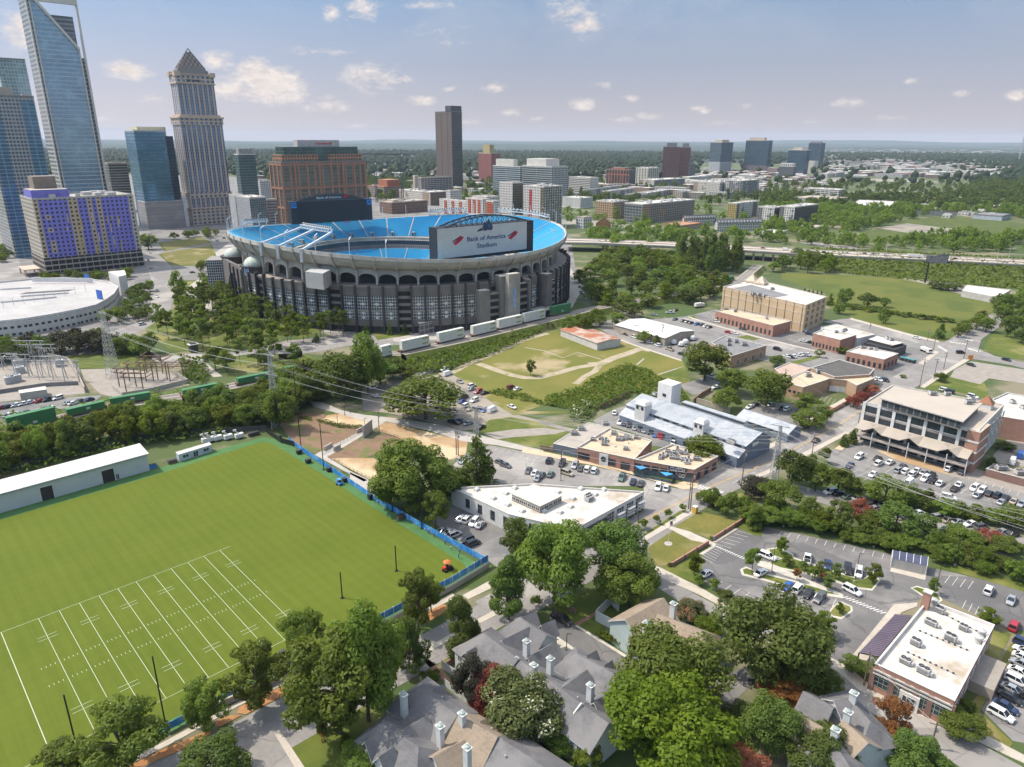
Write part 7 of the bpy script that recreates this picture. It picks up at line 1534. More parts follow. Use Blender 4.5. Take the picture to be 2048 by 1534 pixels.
def vines(name,label,poly,dens,hmax,lf='vine',leaf=.7,zf=None):
 q=[P(p)for p in poly];xs=[p.x for p in q];ys=[p.y for p in q];g=np.random.default_rng(int(abs(xs[0])*7)%999);A=(max(xs)-min(xs))*(max(ys)-min(ys));n=int(A*dens);pt=np.c_[g.uniform(min(xs),max(xs),n),g.uniform(min(ys),max(ys),n)]
 pt=pt[[in_poly(x,y,q)for x,y in pt]];n=len(pt)
 bump=hmax*(.45+.3*np.sin(pt[:,0]*.45+np.sin(pt[:,1]*.3)*2)*np.sin(pt[:,1]*.5)+.25*np.sin(pt[:,0]*1.3+1)*np.sin(pt[:,1]*1.15));z=np.maximum(.1,bump*g.uniform(.75,1,n));c=np.c_[pt,z+(zf(pt)if zf else 0)]
 nr=g.normal(size=(n,3))*.6+np.array([0,0,.9]);nr/=np.linalg.norm(nr,axis=1)[:,None];t=np.cross(nr,g.normal(size=(n,3)));t/=np.linalg.norm(t,axis=1)[:,None];u=np.cross(nr,t);s=leaf*g.uniform(.5,1.2,n)[:,None]
 V=np.stack([c-t*s,c-u*s*.7,c+t*s,c+u*s*.7],1).reshape(-1,3);me=fastmesh(name,V,np.arange(n*4).reshape(-1,4),[LM[lf]],None,np.clip(.5*bump/hmax+.5*g.random(n),0,1));o=bpy.data.objects.new(name,me);sc.collection.objects.link(o);tag(o,label,'vines',kind='stuff')
def plant():
 R_,O_,C_,P_,L_='round','oval','cone','pine','loose'
 # near the pitch and the street
 g='street trees between pitch and road'
 for i,(x,y,t,w,s,lf,lab)in enumerate(((413/.43942,1370,1125,185,L_,'oak','slim street tree on pine straw below second pitch pole'),(1185,1260,970,240,L_,'oak','spreading street tree on pine straw left of large dark oak'),(575,1560,1235,300,L_,'oak','bushy street tree at bottom in front of painted yard lines'))):tpx(zJ,(940,1185,575)[i],y,t,w,s,lf,lab,group=g)
 tpx(zJ,305,1600,1420,200,L_,'oak','street tree at bottom left corner cut by the frame',group=g);tpx(zJ,990,1610,1400,230,R_,'dark','low dark tree on bottom edge beside the asphalt turn',group=g)
 big=[(zI,335,810,255,430,R_,'oak','largest dark oak on the lawn corner below the pitch'),(zI,480,745,110,330,R_,'oak','tall oak right behind the largest lawn corner oak'),(zI,150,430,165,190,R_,'oak','rounded lighter tree at pitch corner left of big oaks'),(zI,690,500,205,190,O_,'dark','slender oval tree right of the big lawn oaks'),(zI,945,405,105,205,O_,'dark','oval tree between road and grey town house'),
 (zI,735,275,-20,205,L_,'oak','open tree in pine straw bed at bottom fence of pitch'),(zI,800,190,0,120,L_,'oak','small open tree at pitch fence near concrete wall'),(zH,1000,1320,915,250,O_,'dark','tall oval tree at the street bend left of big oaks'),(zH,1290,1225,660,440,R_,'oak','huge oak in front of white triangular building'),(zH,1045,960,670,190,L_,'olive','pale olive tree at corner of white triangular building'),
 (zH,1650,1085,690,380,R_,'dark','broad dark tree right front of white triangular building'),(zH,1760,1240,895,330,R_,'oak','rounded green tree in front of pale green house'),(zH,390,610,170,450,R_,'oak','big spreading tree on orange dirt by the trail'),(zH,600,570,350,230,R_,'dark','darker tree against left end of white triangular building'),(zH,430,665,400,170,O_,'olive','greyish tree right behind blue pitch fence'),
 (zH,540,745,510,175,L_,'oak','open tree beside back lot cars and pitch fence'),(zH,250,600,330,220,O_,'oak','tree behind blue pitch fence left of greyish tree'),(zH,800,480,145,270,C_,'dark','tall dense cone shaped tree beside shop car park'),(zG,740,1040,555,450,R_,'olive','huge willow oak over clinic car park edge'),(zG,900,1085,870,230,R_,'oak','smaller green tree right under huge willow oak'),
 (zG,220,1190,760,440,R_,'oak','big oak covering pale green house side'),(zG,190,1520,1050,540,R_,'lime','huge bright lime green tree at bottom centre'),(zG,800,1145,1005,190,R_,'rust','rust orange crape myrtle beside the dead end drive'),(zG,1020,1095,970,135,R_,'oak','small round tree right of rust orange crape myrtle'),(zG,985,1520,1270,270,R_,'dark','dark tree over bottom right town house roofs'),
 (zG,1480,1520,1305,210,R_,'dark','dark tree at bottom beside white garden pergola'),(zG,725,1400,1090,240,R_,'olive','olive tree left of bottom right town houses'),(zG,570,1300,1150,150,R_,'dark','dark magnolia by white gate near bottom'),(zG,1335,1320,1105,170,L_,'rust','brownish loose tree between town house and brick clinic'),(zG,1720,1310,1180,160,R_,'oak','shrubby tree at right corner of brick clinic'),(zG,1745,1200,1120,90,O_,'oak','slim dark tree against clinic side wall'),
 (zG,335,730,615,140,R_,'pinkdots','crape myrtle behind pale green house'),(zG,430,810,690,130,R_,'lime','light green tree between tan roof and willow oak'),(zG,510,640,570,90,L_,'olive','sparse small tree on verge of dead end street'),(zI,1250,830,520,370,R_,'magnolia','wide magnolia dotted with white blossom between town houses'),(zI,1120,690,460,190,R_,'crape','coral pink crape myrtle beside white dotted magnolia'),
 (zI,1050,730,620,110,R_,'crape','small coral pink crape myrtle at magnolia foot'),(zI,1120,640,545,110,R_,'oak','small green tree amid coral crape myrtles'),(zI,1010,650,415,185,R_,'plum','dark purple green tree left of coral crape myrtle'),(zI,1460,915,780,145,R_,'oak','small tree in garden below long town house row'),(zI,1600,1000,860,120,R_,'yellow','yellow green bushy tree at foot of lime tree'),(zI,450,1030,860,190,R_,'oak','round tree at bottom below large lawn oak'),
 (zI,795,935,825,95,L_,'yellow','yellow brown small tree between lower town house roofs'),(zI,650,1040,940,110,R_,'pinkdots','pale pink crape myrtle at bottom edge'),(zI,960,1030,940,100,R_,'rust','orange crape myrtle at bottom edge by chimney'),(zI,1190,850,740,150,'shrub','oak','palm leaved shrub below magnolia'),(zG,600,1510,1400,200,R_,'crape','pink flowering crape myrtle at bottom beside dark tree'),(zG,470,1470,1340,90,R_,'crape','slim pink crape myrtle right of lime tree')]
 for zm,x,y,t,w,s,lf,lab in big:tpx(zm,x,y,t,w,s,lf,lab)
 # shop street, grey hall and beyond
 for zm,x,y,t,w,s,lf,lab in((zE,1130,505,252,275,R_,'oak','large oak in front of tan brick hall'),(zE,1300,590,425,185,R_,'oak','round tree right below large oak by grey hall'),(zE,1520,670,418,260,R_,'oak','broad tree between grey hall and tan brick complex'),(zE,1270,695,545,150,R_,'oak','small tree above pale retaining wall'),(zE,1590,420,343,95,R_,'dark','small dark tree right of tan brick hall'),
 (zE,750,268,190,85,R_,'oak','bushy tree at front of white metal hall'),(zE,826,282,218,50,O_,'oak','tiny tree at front of white metal hall'),(zE,1760,710,588,175,L_,'oak','open tree at corner of small grey shed'),(zE,1785,810,680,180,R_,'oak','round tree right of small grey shed by street'),(zE,1870,780,660,120,L_,'olive','wispy tree around wooden power poles'),(zE,1130,1010,852,225,R_,'lime','yellow green tree between brick shops and grey hall'),
 (zF,855,580,495,90,R_,'crape','lowest of three red pink crape myrtles on brick wall'),(zF,912,545,470,90,R_,'crape','middle of three red pink crape myrtles on brick wall'),(zF,972,500,428,90,R_,'crape','highest of three red pink crape myrtles on brick wall'),(zF,630,250,190,60,L_,'olive','thin tree beside row of white cars'),(zF,780,225,170,80,R_,'oak','small tree beside red brick corner shop'),(zF,1435,410,345,70,R_,'oak','small tree at corner lot near traffic poles'),
 (zF,1185,385,362,35,R_,'oak','tiny tree on pavement by corner shop'),(zF,1875,870,815,90,R_,'dark','dark small tree behind brick corner of white building'),(zF,1770,980,905,60,O_,'dark','slim dark tree at brick corner of white building'),(zF,790,840,752,60,C_,'dark','left clipped conical evergreen at car park entrance'),(zF,848,825,718,65,C_,'dark','right clipped conical evergreen at car park entrance'),
 (zF,660,960,860,85,'shrub','oak','tall round clipped hedge at car park corner'),(zF,575,985,910,70,'shrub','oak','lower round clipped hedge at car park corner'),(zF,440,1115,835,200,R_,'dark','dense tree group left end by lattice pylon'),(zF,600,1140,940,170,R_,'oak','round tree right of lattice pylon trees'),(zF,200,1175,1035,200,R_,'plum','low wide dark tree on grass by crosswalk'),(zF,345,1280,1060,240,R_,'oak','bright round tree between crosswalk lawn and rail line'),
 (zD,1248,815,720,55,O_,'oak','taller tree on hill lawn near beige storage block'),(zD,1272,775,698,60,R_,'dark','rounded tree behind taller one on hill lawn'),(zD,1210,778,725,30,C_,'dark','slim cone tree at foot of hill lawn'),(zD,1370,790,718,80,R_,'dark','broad dark tree alone on hill lawn'),(zD,1443,788,740,42,R_,'dark','small round tree on hill lawn'),(zD,1440,858,785,45,O_,'oak','oval tree on hill lawn nearest the avenue'),
 (zD,1682,922,850,45,C_,'dark','cone tree at right end of hill lawn by avenue'),(zC,1048,280,110,90,O_,'oak','oval tree on grass beside curved plaza path'),(zK,950,625,345,470,R_,'oak','great spreading oak over parked cars in gravel lot'),(zK,1610,350,245,70,L_,'lime','lone sapling in the middle of the meadow'),(zK,30,690,420,190,R_,'oak','tree behind pitch corner next to lattice pylon')):
  tpx(zm,x,y,t,w,s,lf,lab)
 for i,(x,y,t,w,s,lf)in enumerate(((750,1160,955,140,R_,'oak'),(855,1180,1040,120,O_,'oak'),(1060,1240,1035,240,R_,'oak'),(1230,1240,1080,140,O_,'oak'),(1335,1270,1120,130,O_,'dark'),(1450,1310,1190,140,R_,'oak'),(1550,1320,1200,130,O_,'oak'),(1660,1340,1220,120,O_,'oak'),(1790,1360,1255,130,R_,'oak'),(1900,1380,1225,170,R_,'oak'),(1980,1400,1270,120,R_,'dark'))):
  tpx(zF,x,y,t,w,s,lf,place='tree row below long car park',desc='green tree')
 for x,y,t,w,s,lf in((190,1400,1240,120,O_,'oak'),(290,1370,1240,170,R_,'oak'),(430,1380,1250,140,R_,'oak'),(560,1350,1170,120,L_,'oak'),(640,1400,1270,170,R_,'lime'),(750,1400,1190,150,L_,'olive'),(885,1340,1180,120,R_,'crape'),(960,1400,1270,170,R_,'oak'),(1130,1420,1220,250,R_,'dark'),(1010,1350,1260,100,R_,'crape'),(1340,1440,1290,170,L_,'dark'),(1560,1480,1370,180,R_,'oak'),(1640,1500,1400,130,R_,'oak'),(1760,1490,1395,130,R_,'crape'),(1860,1540,1440,170,R_,'oak'),(1220,1520,1430,150,R_,'oak'),(1080,1520,1420,160,R_,'oak'),(1420,1540,1440,150,R_,'dark')):
  tpx(zF,x,y,t,w,s,lf,place='tangled belt beside the rail cut',desc=('pink flowering tree' if lf=='crape' else 'bushy green tree'))
 belt([*zG.l(375,120,430,90,620,150,700,200,690,240,600,200,440,170)],12,(3,5),(5,7.5),[(R_,'vine'),('shrub','oak')],'hedge between lawn and rail cut','dense green shrub')
 belt([*zG.l(700,180,1000,230,1350,320,1380,370,1000,290,720,225)],34,(3,6),(4.5,7),[(R_,'vine'),(R_,'oak'),('shrub','vine')],'shrub belt above clinic car park','leafy shrub')
 belt([*zG.l(1560,350,1700,380,2080,480,2080,560,1700,440,1580,430)],22,(3,6.5),(4.5,7.5),[(R_,'vine'),(R_,'oak')],'shrub belt right of slatted bin store','leafy shrub')
 # clinic car park
 for x,y,t,w,lf in((650,475,340,72,'oak'),(800,378,288,62,'lime'),(352,482,372,85,'lime'),(660,245,138,90,'oak'),(835,445,388,52,'olive'),(910,468,415,45,'olive'),(960,510,445,55,'oak'),(1000,490,412,45,'oak'),(1080,510,420,50,'olive'),(1035,560,490,55,'olive'),(880,520,450,42,'rust'),(1270,525,424,72,'lime'),(1008,798,672,112,'lime'),(1100,685,625,42,'lime'),(1577,590,494,46,'oak'),(1862,740,652,90,'lime'),(1165,990,898,105,'olive')):
  tpx(zG,x,y,t,w,L_,lf,place='planted bays of clinic car park',desc='small '+{'oak':'green','lime':'bright green','olive':'thin olive','rust':'reddish'}[lf]+' tree')
 for x,y,w in((292,160,45),(225,195,50),(160,225,45),(90,255,60),(255,430,22),(440,310,25),(1010,520,45),(1000,780,30),(225,445,22),(380,540,60),(450,570,70)):
  tpx(zG,x,y,y-w*.8,w,'shrub','crape' if x==1010 else 'oak',place='clinic lawn and car park beds',desc='red flowering shrub' if x==1010 else 'small green shrub')
 for i in range(7):p=P(zI(1655+19*i,318+8*i));tree(p,2.0,2.6,'shrub','yellow','clipped lime hedge along the drive','bright lime shrub')
 tpx(zI,1340,165,110,60,'shrub','oak','round clipped bush in front of grey town house');tpx(zI,250,860,780,70,'shrub','rust','rust brown bush under largest lawn oak');tpx(zI,1640,990,900,70,'shrub','yellow','yellow green shrub near bottom centre')
 belt([*zI.l(330,870,400,940,420,900,360,840)],6,(1,2),(2,3),[('shrub','lime'),('shrub','oak')],'bed under largest lawn oak','low green shrub');belt([*zI.l(740,530,830,500,850,550,780,560)],5,(1,2),(2,3),[('shrub','olive'),('shrub','oak')],'bed beside brick path','low pale shrub')
 belt([*zI.l(1290,880,1400,930,1600,1020,1600,1060,1380,980)],10,(1,2.4),(2,3.4),[('shrub','olive'),('shrub','oak')],'gardens below long town house row','low garden shrub');belt([*zI.l(610,1000,700,990,720,1030,640,1040)],3,(1,2),(2,3),[('shrub','oak')],'bed at bottom left of lower town houses','low shrub')
 # belt of big trees behind the pitch shed
 belt([(-60,975),(60,930),(200,900),(300,882),(420,866),(535,860),(640,800),(610,778),(480,812),(300,850),(150,890),(-60,925)],76,(9.5,15),(10,13.5),[(R_,'oak'),(R_,'dark'),(R_,'oak'),(O_,'olive'),(R_,'yellow')],'thick tree belt behind the white pitch shed','tall broadleaf tree',gap=.5)
 for x,y,t,w,lf in((245,455,215,270,'oak'),(430,505,165,310,'dark'),(590,470,55,190,'oak'),(665,405,225,210,'dark'),(745,362,235,160,'dark'),(835,372,285,130,'oak'),(120,560,370,190,'oak'),(180,540,330,150,'dark'),(520,440,210,220,'oak')):tpx(zK,x,y,t,w,R_,lf,place='clump where power lines cross the rail bridge',desc='big dark green tree')
 # park of pines in front of the stadium
 belt([*zC.l(860,480,1020,350,1250,300,1640,420,1700,480,1480,600,1000,570)],62,(14,19),(9.5,13.5),[(P_,'pine'),(P_,'pine'),(P_,'lime'),(P_,'olive')],'pine grove in front of stadium gate','pine tree',gap=.5)
 belt([*zC.l(1480,590,1750,520,1880,490,2050,470,2050,500,1750,570,1500,640)],12,(13,17),(9,12),[(P_,'pine'),(P_,'lime')],'row of pines along the stadium drive','pine tree')
 belt([*zB.l(540,930,720,900,740,960,560,1000)],5,(13,16),(9,12),[(P_,'lime'),(P_,'pine')],'pines before the stadium delivery bay','pine tree')
 belt([*zC.l(1250,700,1500,640,1800,640,1700,720,1400,740)],9,(10,15),(8,11),[(P_,'pine'),(R_,'oak')],'verge above the rail bridge','pine tree')
 belt([*zC.l(-60,640,150,600,300,590,600,560,900,605,870,640,600,610,300,630,-60,680)],40,(9,14),(11,15),[(R_,'dark'),(R_,'oak'),(R_,'plum')],'trees between round garage and substation','dark rounded tree',gap=.5)
 belt([*zC.l(740,360,810,210,900,240,870,400,790,430)],16,(7,10),(8,10),[(R_,'dark'),(R_,'oak')],'dark tree rows beside round garage street','dense dark tree',gap=.5);belt([*zC.l(600,420,720,400,740,440,620,460)],5,(8,11),(8,10),[(R_,'oak')],'corner below round garage stair tower','broad green tree')
 belt([*zC.l(1020,330,1070,210,1090,220,1050,340)],5,(6,9),(5,7),[(O_,'oak'),(O_,'lime')],'lawn beside curved plaza path','young green tree');belt([*zC.l(1150,130,1240,110,1290,230,1210,270)],7,(8,11),(7,10),[(R_,'oak'),(R_,'olive')],'outside stadium gate drums','rounded green tree')
 belt([*zC.l(200,185,480,160,780,150,800,190,480,190,250,200)],15,(6,9),(9,12),[(R_,'lime'),(R_,'oak')],'row between round garage and purple block','bright green tree');belt([*zA.l(960,1400,1260,1375,1280,1392,990,1415)],8,(8,12),(9,13),[(R_,'oak'),(R_,'dark')],'foot of the stone pyramid tower','round street tree')
 tpx(zA,870,1460,1360,95,R_,'oak','round tree alone at street beside purple clad block');belt([*zA.l(-20,1500,100,1430,130,1480,0,1560)],8,(8,12),(9,12),[(R_,'dark'),(R_,'oak')],'street at left edge below glass towers','dark street tree')
 for x,y,t in((560,1010,960),(945,970,905),(1025,965,905),(820,970,900)):tpx(zB,x,y,t,40,C_,'dark',place='foot of stadium wall',desc='small dark cone tree')
 # woods right of the stadium and along the highway
 belt([*zD.l(110,680,240,590,420,570,560,610,640,640,700,690,790,690,700,750,600,790,440,820,300,850,200,800)],76,(11,16),(14,19),[(R_,'oak'),(R_,'oak'),(R_,'dark'),(O_,'lime')],'wood right of the stadium','broadleaf tree',gap=.5)
 belt([*zD.l(540,590,800,600,830,640,700,650,560,620)],30,(24,31),(11,15),[(O_,'pine'),(O_,'dark')],'tall pine stand before the highway','tall dark pine',gap=.5)
 belt([*zD.l(60,900,180,850,300,870,160,920)],8,(8,12),(9,12),[(R_,'lime'),(R_,'oak')],'trees between tracks and rusty shed','bright bushy tree');belt([*zD.l(910,650,1010,640,1240,640,1240,600,1050,590)],14,(10,16),(12,16),[(R_,'oak'),(R_,'lime'),(R_,'dark')],'foot of highway bridge by hill lawn','rounded tree')
 belt([*zD.l(1860,900,1910,800,2080,740,2080,960,1960,950)],20,(9,14),(10,14),[(R_,'oak'),(R_,'dark')],'tree avenue right of hill lawn','dark green tree',gap=.55);belt([*zD.l(1740,900,1860,850,1870,880,1760,920)],6,(7,10),(8,10),[(R_,'oak')],'end of hill lawn hedge','small round tree')
 for k in range(18):x=1290+26*k;tpx(zD,x,797+3.6*k-(6 if k%3 else 0),776+3.6*k,36,'shrub','yellow' if k%4==3 else 'vine',place='shrub line across hill lawn',desc='low lawn shrub')
 for x,y in((1660,705),(1690,712),(1720,715),(1750,715)):tpx(zD,x,y,y-32,48,R_,'dark',place='beside flat shed near billboard',desc='dark bush')
 for k in range(5):tpx(zD,1100+18*k,722+3*k,702+3*k,10,C_,'dark',place='hedge behind beige storage block',desc='thin dark cone tree')
 # vines over the slopes
 vines('vines','dense green vines covering the slope behind grey metal hall',[*zE.l(640,405,760,440,850,490,985,560,1040,640,960,640,660,590,470,690,400,740,270,690,100,660,0,640),*zK.l(1780,560,1600,520,1480,500,1340,460,1400,440,1560,470,1700,520),*zE.l(130,610,330,560,520,450)],2.6,2.2)
 vines('vines','leafy thicket filling the strip between tracks and meadow',[*zK.l(760,330,890,230,1100,190,1350,120,1560,40,1660,20,1760,50,1640,95,1490,170,1290,255,1110,320,860,350)],1.5,4.5,leaf=.95)
 vines('climbing_hedge','tall dark hedge row at edge of vine slope',[*zE.l(440,690,480,660,600,600,655,590,660,620,500,690)],4,4,'dark',.5)
 vines('flowering_hedge','grey green hedge with pale blossom below vine slope',[*zE.l(275,760,290,690,400,660,450,690,440,730,340,780)],4,4.5,'magnolia',.5)
 vines('bank_plants','green plants on the bank beside trail lamps',[*zC.l(1040,640,1180,650,1230,720,1190,800,1080,760)],2.0,5,'vine',.8);vines('bank_plants','weeds on the bank between rail and pitch',[*zC.l(-100,1010,600,900,1300,800,1800,690,1850,720,1500,1040,1200,1110,850,1150,400,1250,-100,1370)],.8,4.5,'oak',.8)
 vines('clipped_hedge','long clipped hedge on trail slope',[*zK.l(258,640,262,630,400,660,555,672,552,690,400,682)],16,1.6,'dark',.3);vines('clipped_hedge','short clipped hedge left of long one on trail slope',[*zK.l(155,605,235,625,232,640,150,620)],16,1.4,'dark',.3)
plant()
# ------------------------------------------------------------------ cars
CARC=dict(w=('white',(.72,.72,.70)),s=('silver',(.42,.43,.44)),k=('black',(.018,.018,.02)),g=('grey',(.13,.135,.14)),b=('blue',(.02,.09,.34)),n=('navy',(.02,.035,.09)),r=('red',(.36,.02,.03)),t=('tan',(.40,.34,.25)),e=('green',(.09,.15,.12)),o=('dark red',(.16,.025,.03)))
def paint(c):
 nm='car_paint_'+CARC[c][0].replace(' ','_')
 if nm in MATS:return MATS[nm]
 m,n,l,b=nt(nm);b.inputs['Base Color'].default_value=(*CARC[c][1],1);b.inputs['Roughness'].default_value=.3;b.inputs['Metallic'].default_value=.4 if c in 'sg' else 0;b.inputs['Coat Weight'].default_value=.6;b.inputs['Coat Roughness'].default_value=.08
 MATS[nm]=m
 return m
CGL=mat('car_glass',(.015,.018,.022),.06,c2=(.02,.024,.03),s=1);TYRE=mat('tyre',(.02,.02,.02),.9);RIM=mat('rim',(.4,.4,.41),.35,.7);LAMPW=mat('headlight',(.6,.6,.58),.2);LAMPR=mat('tail_light',(.35,.01,.01),.3)
SHAPE=dict(  # hull stations (x, half width, top), cab base x0 x1, cab top x0 x1, roof height
s=([(-2.3,.72,.72),(-2.15,.84,.9),(-1.2,.9,.95),(.9,.9,.92),(1.8,.86,.82),(2.25,.7,.6)],(-1.75,1.15),(-1.0,.3),1.44,'sedan'),
u=([(-2.3,.8,.85),(-2.2,.9,1.02),(-1,.94,1.06),(1.0,.94,1.04),(1.95,.9,.95),(2.3,.76,.7)],(-2.2,1.25),(-1.95,.5),1.74,'suv'),
p=([(-2.85,.9,1.0),(-2.75,.98,1.08),(-.9,.99,1.1),(1.2,.98,1.1),(2.4,.94,1.0),(2.8,.82,.75)],(-.85,1.45),(-.6,.75),1.86,'pickup truck'),
v=([(-2.75,.9,1.1),(-2.7,.98,1.2),(-1,1.,1.22),(1.3,1.,1.15),(2.3,.94,1.0),(2.6,.8,.8)],(-2.72,2.0),(-2.65,1.2),2.25,'van'))
def car_parts(ty,c):
 hull,cb,ct,rh,_=SHAPE[ty];pm=paint(c);B=MB();G=MB()
 def sec(x,w,z):return[(x,-w*.92,.28),(x,-w,.5),(x,-w*.96,z-.06),(x,-w*.82,z),(x,w*.82,z),(x,w*.96,z-.06),(x,w,.5),(x,w*.92,.28)]
 S_=[sec(*q)for q in hull]
 for a,b in zip(S_,S_[1:]):
  for i in range(8):j=(i+1)%8;B.face([a[i],a[j],b[j],b[i]][::-1],pm)
 B.face(S_[0],pm);B.face(S_[-1][::-1],pm)
 zb=hull[2][2]-.03;w0,w1=hull[2][1]*.9,hull[2][1]*.72
 lo=[(cb[0],-w0,zb),(cb[1],-w0,zb),(cb[1],w0,zb),(cb[0],w0,zb)];hi=[(ct[0],-w1,rh),(ct[1],-w1,rh),(ct[1],w1,rh),(ct[0],w1,rh)]
 for i in range(4):j=(i+1)%4;(G if ty!='v' or i==1 else B).face([lo[i],lo[j],hi[j],hi[i]],CGL if ty!='v' or i==1 else pm)
 t=.05;B.face([(x,y,rh+t*.4)for x,y,_ in hi],pm)
 for i in range(4):j=(i+1)%4;B.face([hi[i],hi[j],(*hi[j][:2],rh+t*.4),(*hi[i][:2],rh+t*.4)],pm)
 for i in range(4):B.bar(lo[i],hi[i],.1,pm)
 if ty in 'su':
  for s in(-1,1):B.bar((-.2,s*w0*1.0,zb),(-.25,s*w1*1.01,rh),.09,pm)
 if ty=='p':
  B.face([(-2.65,-.8,1.1),(-.95,-.8,1.1),(-.95,.8,1.1),(-2.65,.8,1.1)],mat('bed_liner',(.03,.03,.03),.9))
 W_=MB();W_.lathe((0,0,0),[(.01,-.11),(.2,-.11)],RIM,8);W_.lathe((0,0,0),[(.2,-.11),(.34,-.1),(.34,.1),(.01,.1)],TYRE,10);W_.v=[(x,z,y)for x,y,z in W_.v]
 L=MB();xh=hull[-1][0];wh=hull[-1][1]
 for s in(-1,1):L.box((xh-.06,s*wh*.8,hull[-1][2]-.18),.2,.34,.16,LAMPW)
 T_=MB();xt=hull[0][0]
 for s in(-1,1):T_.box((xt+.02,s*hull[0][1]*.85,hull[0][2]-.2),.12,.3,.18,LAMPR)
 return B,G,W_,L,T_,[(hull[0][0]*.64,s*hull[2][1]*.92,.34)for s in(-1,1)]+[(hull[-1][0]*.64,s*hull[2][1]*.92,.34)for s in(-1,1)]
CARS={}
def car(p,ang,code,place,z=0.,label=None):
 c,ty=code[0],code[1];d=math.hypot(p[0],p[1]);near=d<330;k=(c,ty,near)
 if k not in CARS:
  B,G,W_,L,T_,wp=car_parts(ty,c)
  if near:CARS[k]=(B.mesh('body'),G.mesh('windows'),W_.mesh('wheel'),L.mesh('headlights'),T_.mesh('tail_lights'),wp)
  else:
   for M_ in(G,L,T_):
    for f,m_,u in zip(M_.f,M_.m,M_.uv):B.face([M_.v[i]for i in f],M_.mats[m_],u)
   for w in wp:
    for f,m_ in zip(W_.f,W_.m):B.face([tuple(a+b for a,b in zip(W_.v[i],w))for i in f],W_.mats[m_])
   CARS[k]=(B.mesh('parked_car'),)
 M_=CARS[k];nm={'s':'car','u':'suv','p':'pickup_truck','v':'van'}[ty]
 if near:
  o=bpy.data.objects.new(nm,None);sc.collection.objects.link(o)
  for n_,me in zip(('body','windows','headlight','tail_light'),(M_[0],M_[1],M_[3],M_[4])):q=bpy.data.objects.new(n_,me);sc.collection.objects.link(q);q.parent=o
  for w in M_[5]:q=bpy.data.objects.new('wheel',M_[2]);sc.collection.objects.link(q);q.parent=o;q.location=w
 else:o=bpy.data.objects.new(nm,M_[0]);sc.collection.objects.link(o)
 o.location=(p[0],p[1],z+.02+.06);o.rotation_euler=(0,0,ang+rnd.uniform(-.03,.03));o.scale=(1.05,)*3
 base=f'{CARC[c][0]} {SHAPE[ty][4]}'
 if label:tag(o,label,'car' if ty!='p' else 'pickup')
 else:reg(o,base,{'s':'car','u':'suv','p':'pickup','v':'van'}[ty],place,p)
 return o
def lot(zm,place,spots,tip=None,ang=None,z=0.):
 """cars at traced spots; tip is a pair of spots giving the way the noses point"""
 for s in spots.split():
  x,y,code=s.split(',')[:3];x,y=float(x),float(y);p=P(zm(x,y),z)
  t=s.split(',')[3:]
  if t:e=P(zm(x+float(t[0]),y+float(t[1])),z);d=e-p
  else:d=P(zm(*tip[1]),z)-P(zm(*tip[0]),z)
  a=math.atan2(d.y,d.x);off=Vector((0,0,0))
  car(p,a+(math.pi if rnd.random()<.3 else 0),code,place,z)
lot(zG,'islands of clinic car park','730,402,wu,60,24 935,415,wp,-3,30 1039,445,ns,1,30 1143,470,ku,1,30 1197,486,wu,-2,30 1163,578,wu,60,30 836,553,bs,-30,34 885,567,wu,-32,34 940,592,ks,-30,34 997,617,gu,-30,32')
lot(zG,'near end of clinic car park','410,494,ws,40,-22 697,486,ws,42,-24 915,735,ws,-30,30 948,765,ss,-30,30');lot(zG,'far right lane of clinic car park','1864,577,wu,18,-34 1979,627,ss,18,-34 1994,760,ru,22,-40')
lot(zG,'packed row at right edge beside clinic','2050,855,nu 2048,890,ws 2046,925,ws 2034,960,su 2024,1000,ws 2010,1045,wu 1990,1090,ss 1975,1130,ks 1950,1175,ns 1925,1215,wu 2060,1130,ku',((1880,1200),(1990,1260)))
lot(zG,'dead end drive under oaks','488,985,ku,10,-30');car(P(zG(690,1055)),math.atan2(*(lambda d:(d.y,d.x))(P(zG(725,1075))-P(zG(655,1035)))),'ks','',label='black and white car at dead end beside rust orange crape myrtle')
car(P(zI(1465,236)),math.atan2(*(lambda d:(d.y,d.x))(P(zI(1520,268))-P(zI(1410,200)))),'kp','',label='black pickup truck with pale bonnet graphics parked by grey town house')
T_F=((1010,1000),(1070,962))
lot(zF,'long car park below white building','893,922,wu 1017,932,ks 1023,967,wu 1100,958,ws 830,980,ns 985,1040,ws 1183,985,gs 1155,1012,su 1203,1020,wu 1250,1039,wu 1275,1017,ws 1325,1027,ss 1375,1044,ks 1333,1069,wu 1383,1082,ks 1432,1099,ws 1490,1002,wu 1580,1024,gu 1218,1107,wv 1560,1107,ws 1530,1135,ks 1660,1132,wu 1710,1149,wu 1680,1177,ss 1760,1167,ks 1815,1182,ku 1868,1195,ks 1840,1224,ss 1925,1219,ts 1975,1237,ss 1490,1194,wu,50,12',T_F)
lot(zF,'lower car park between tree rows','700,1157,wu 760,1168,ks 825,1190,es 890,1200,ss 985,1232,kp 1020,1228,ss 1065,1247,ts 1000,1268,ss 1005,1312,os 1490,1347,ts 1555,1357,ss 1635,1372,ws 1705,1392,gu 1840,1427,ss 1905,1442,ku 1470,1407,ss 1690,1482,ns 1420,1327,su 1280,1300,ws 1150,1275,ks',((700,1157),(745,1150)))
lot(zF,'service yard at right edge','1915,955,wv,10,-30 1965,915,bv,10,-30');lot(zF,'small lot behind white building','1465,478,wu,40,10 1490,485,ku,40,10 1650,520,wu,40,10')
lot(zF,'row by corner lot','1025,405,ws 1050,402,ns 1070,408,ks',((1000,400),(1030,415)));lot(zF,'avenue and crossing','1275,125,ws,40,8 1570,224,ku,60,0 1640,307,ks,50,16 1875,272,ks,40,10 350,202,ku,44,14 605,811,ks,30,-18 1010,400,ws,30,-12')
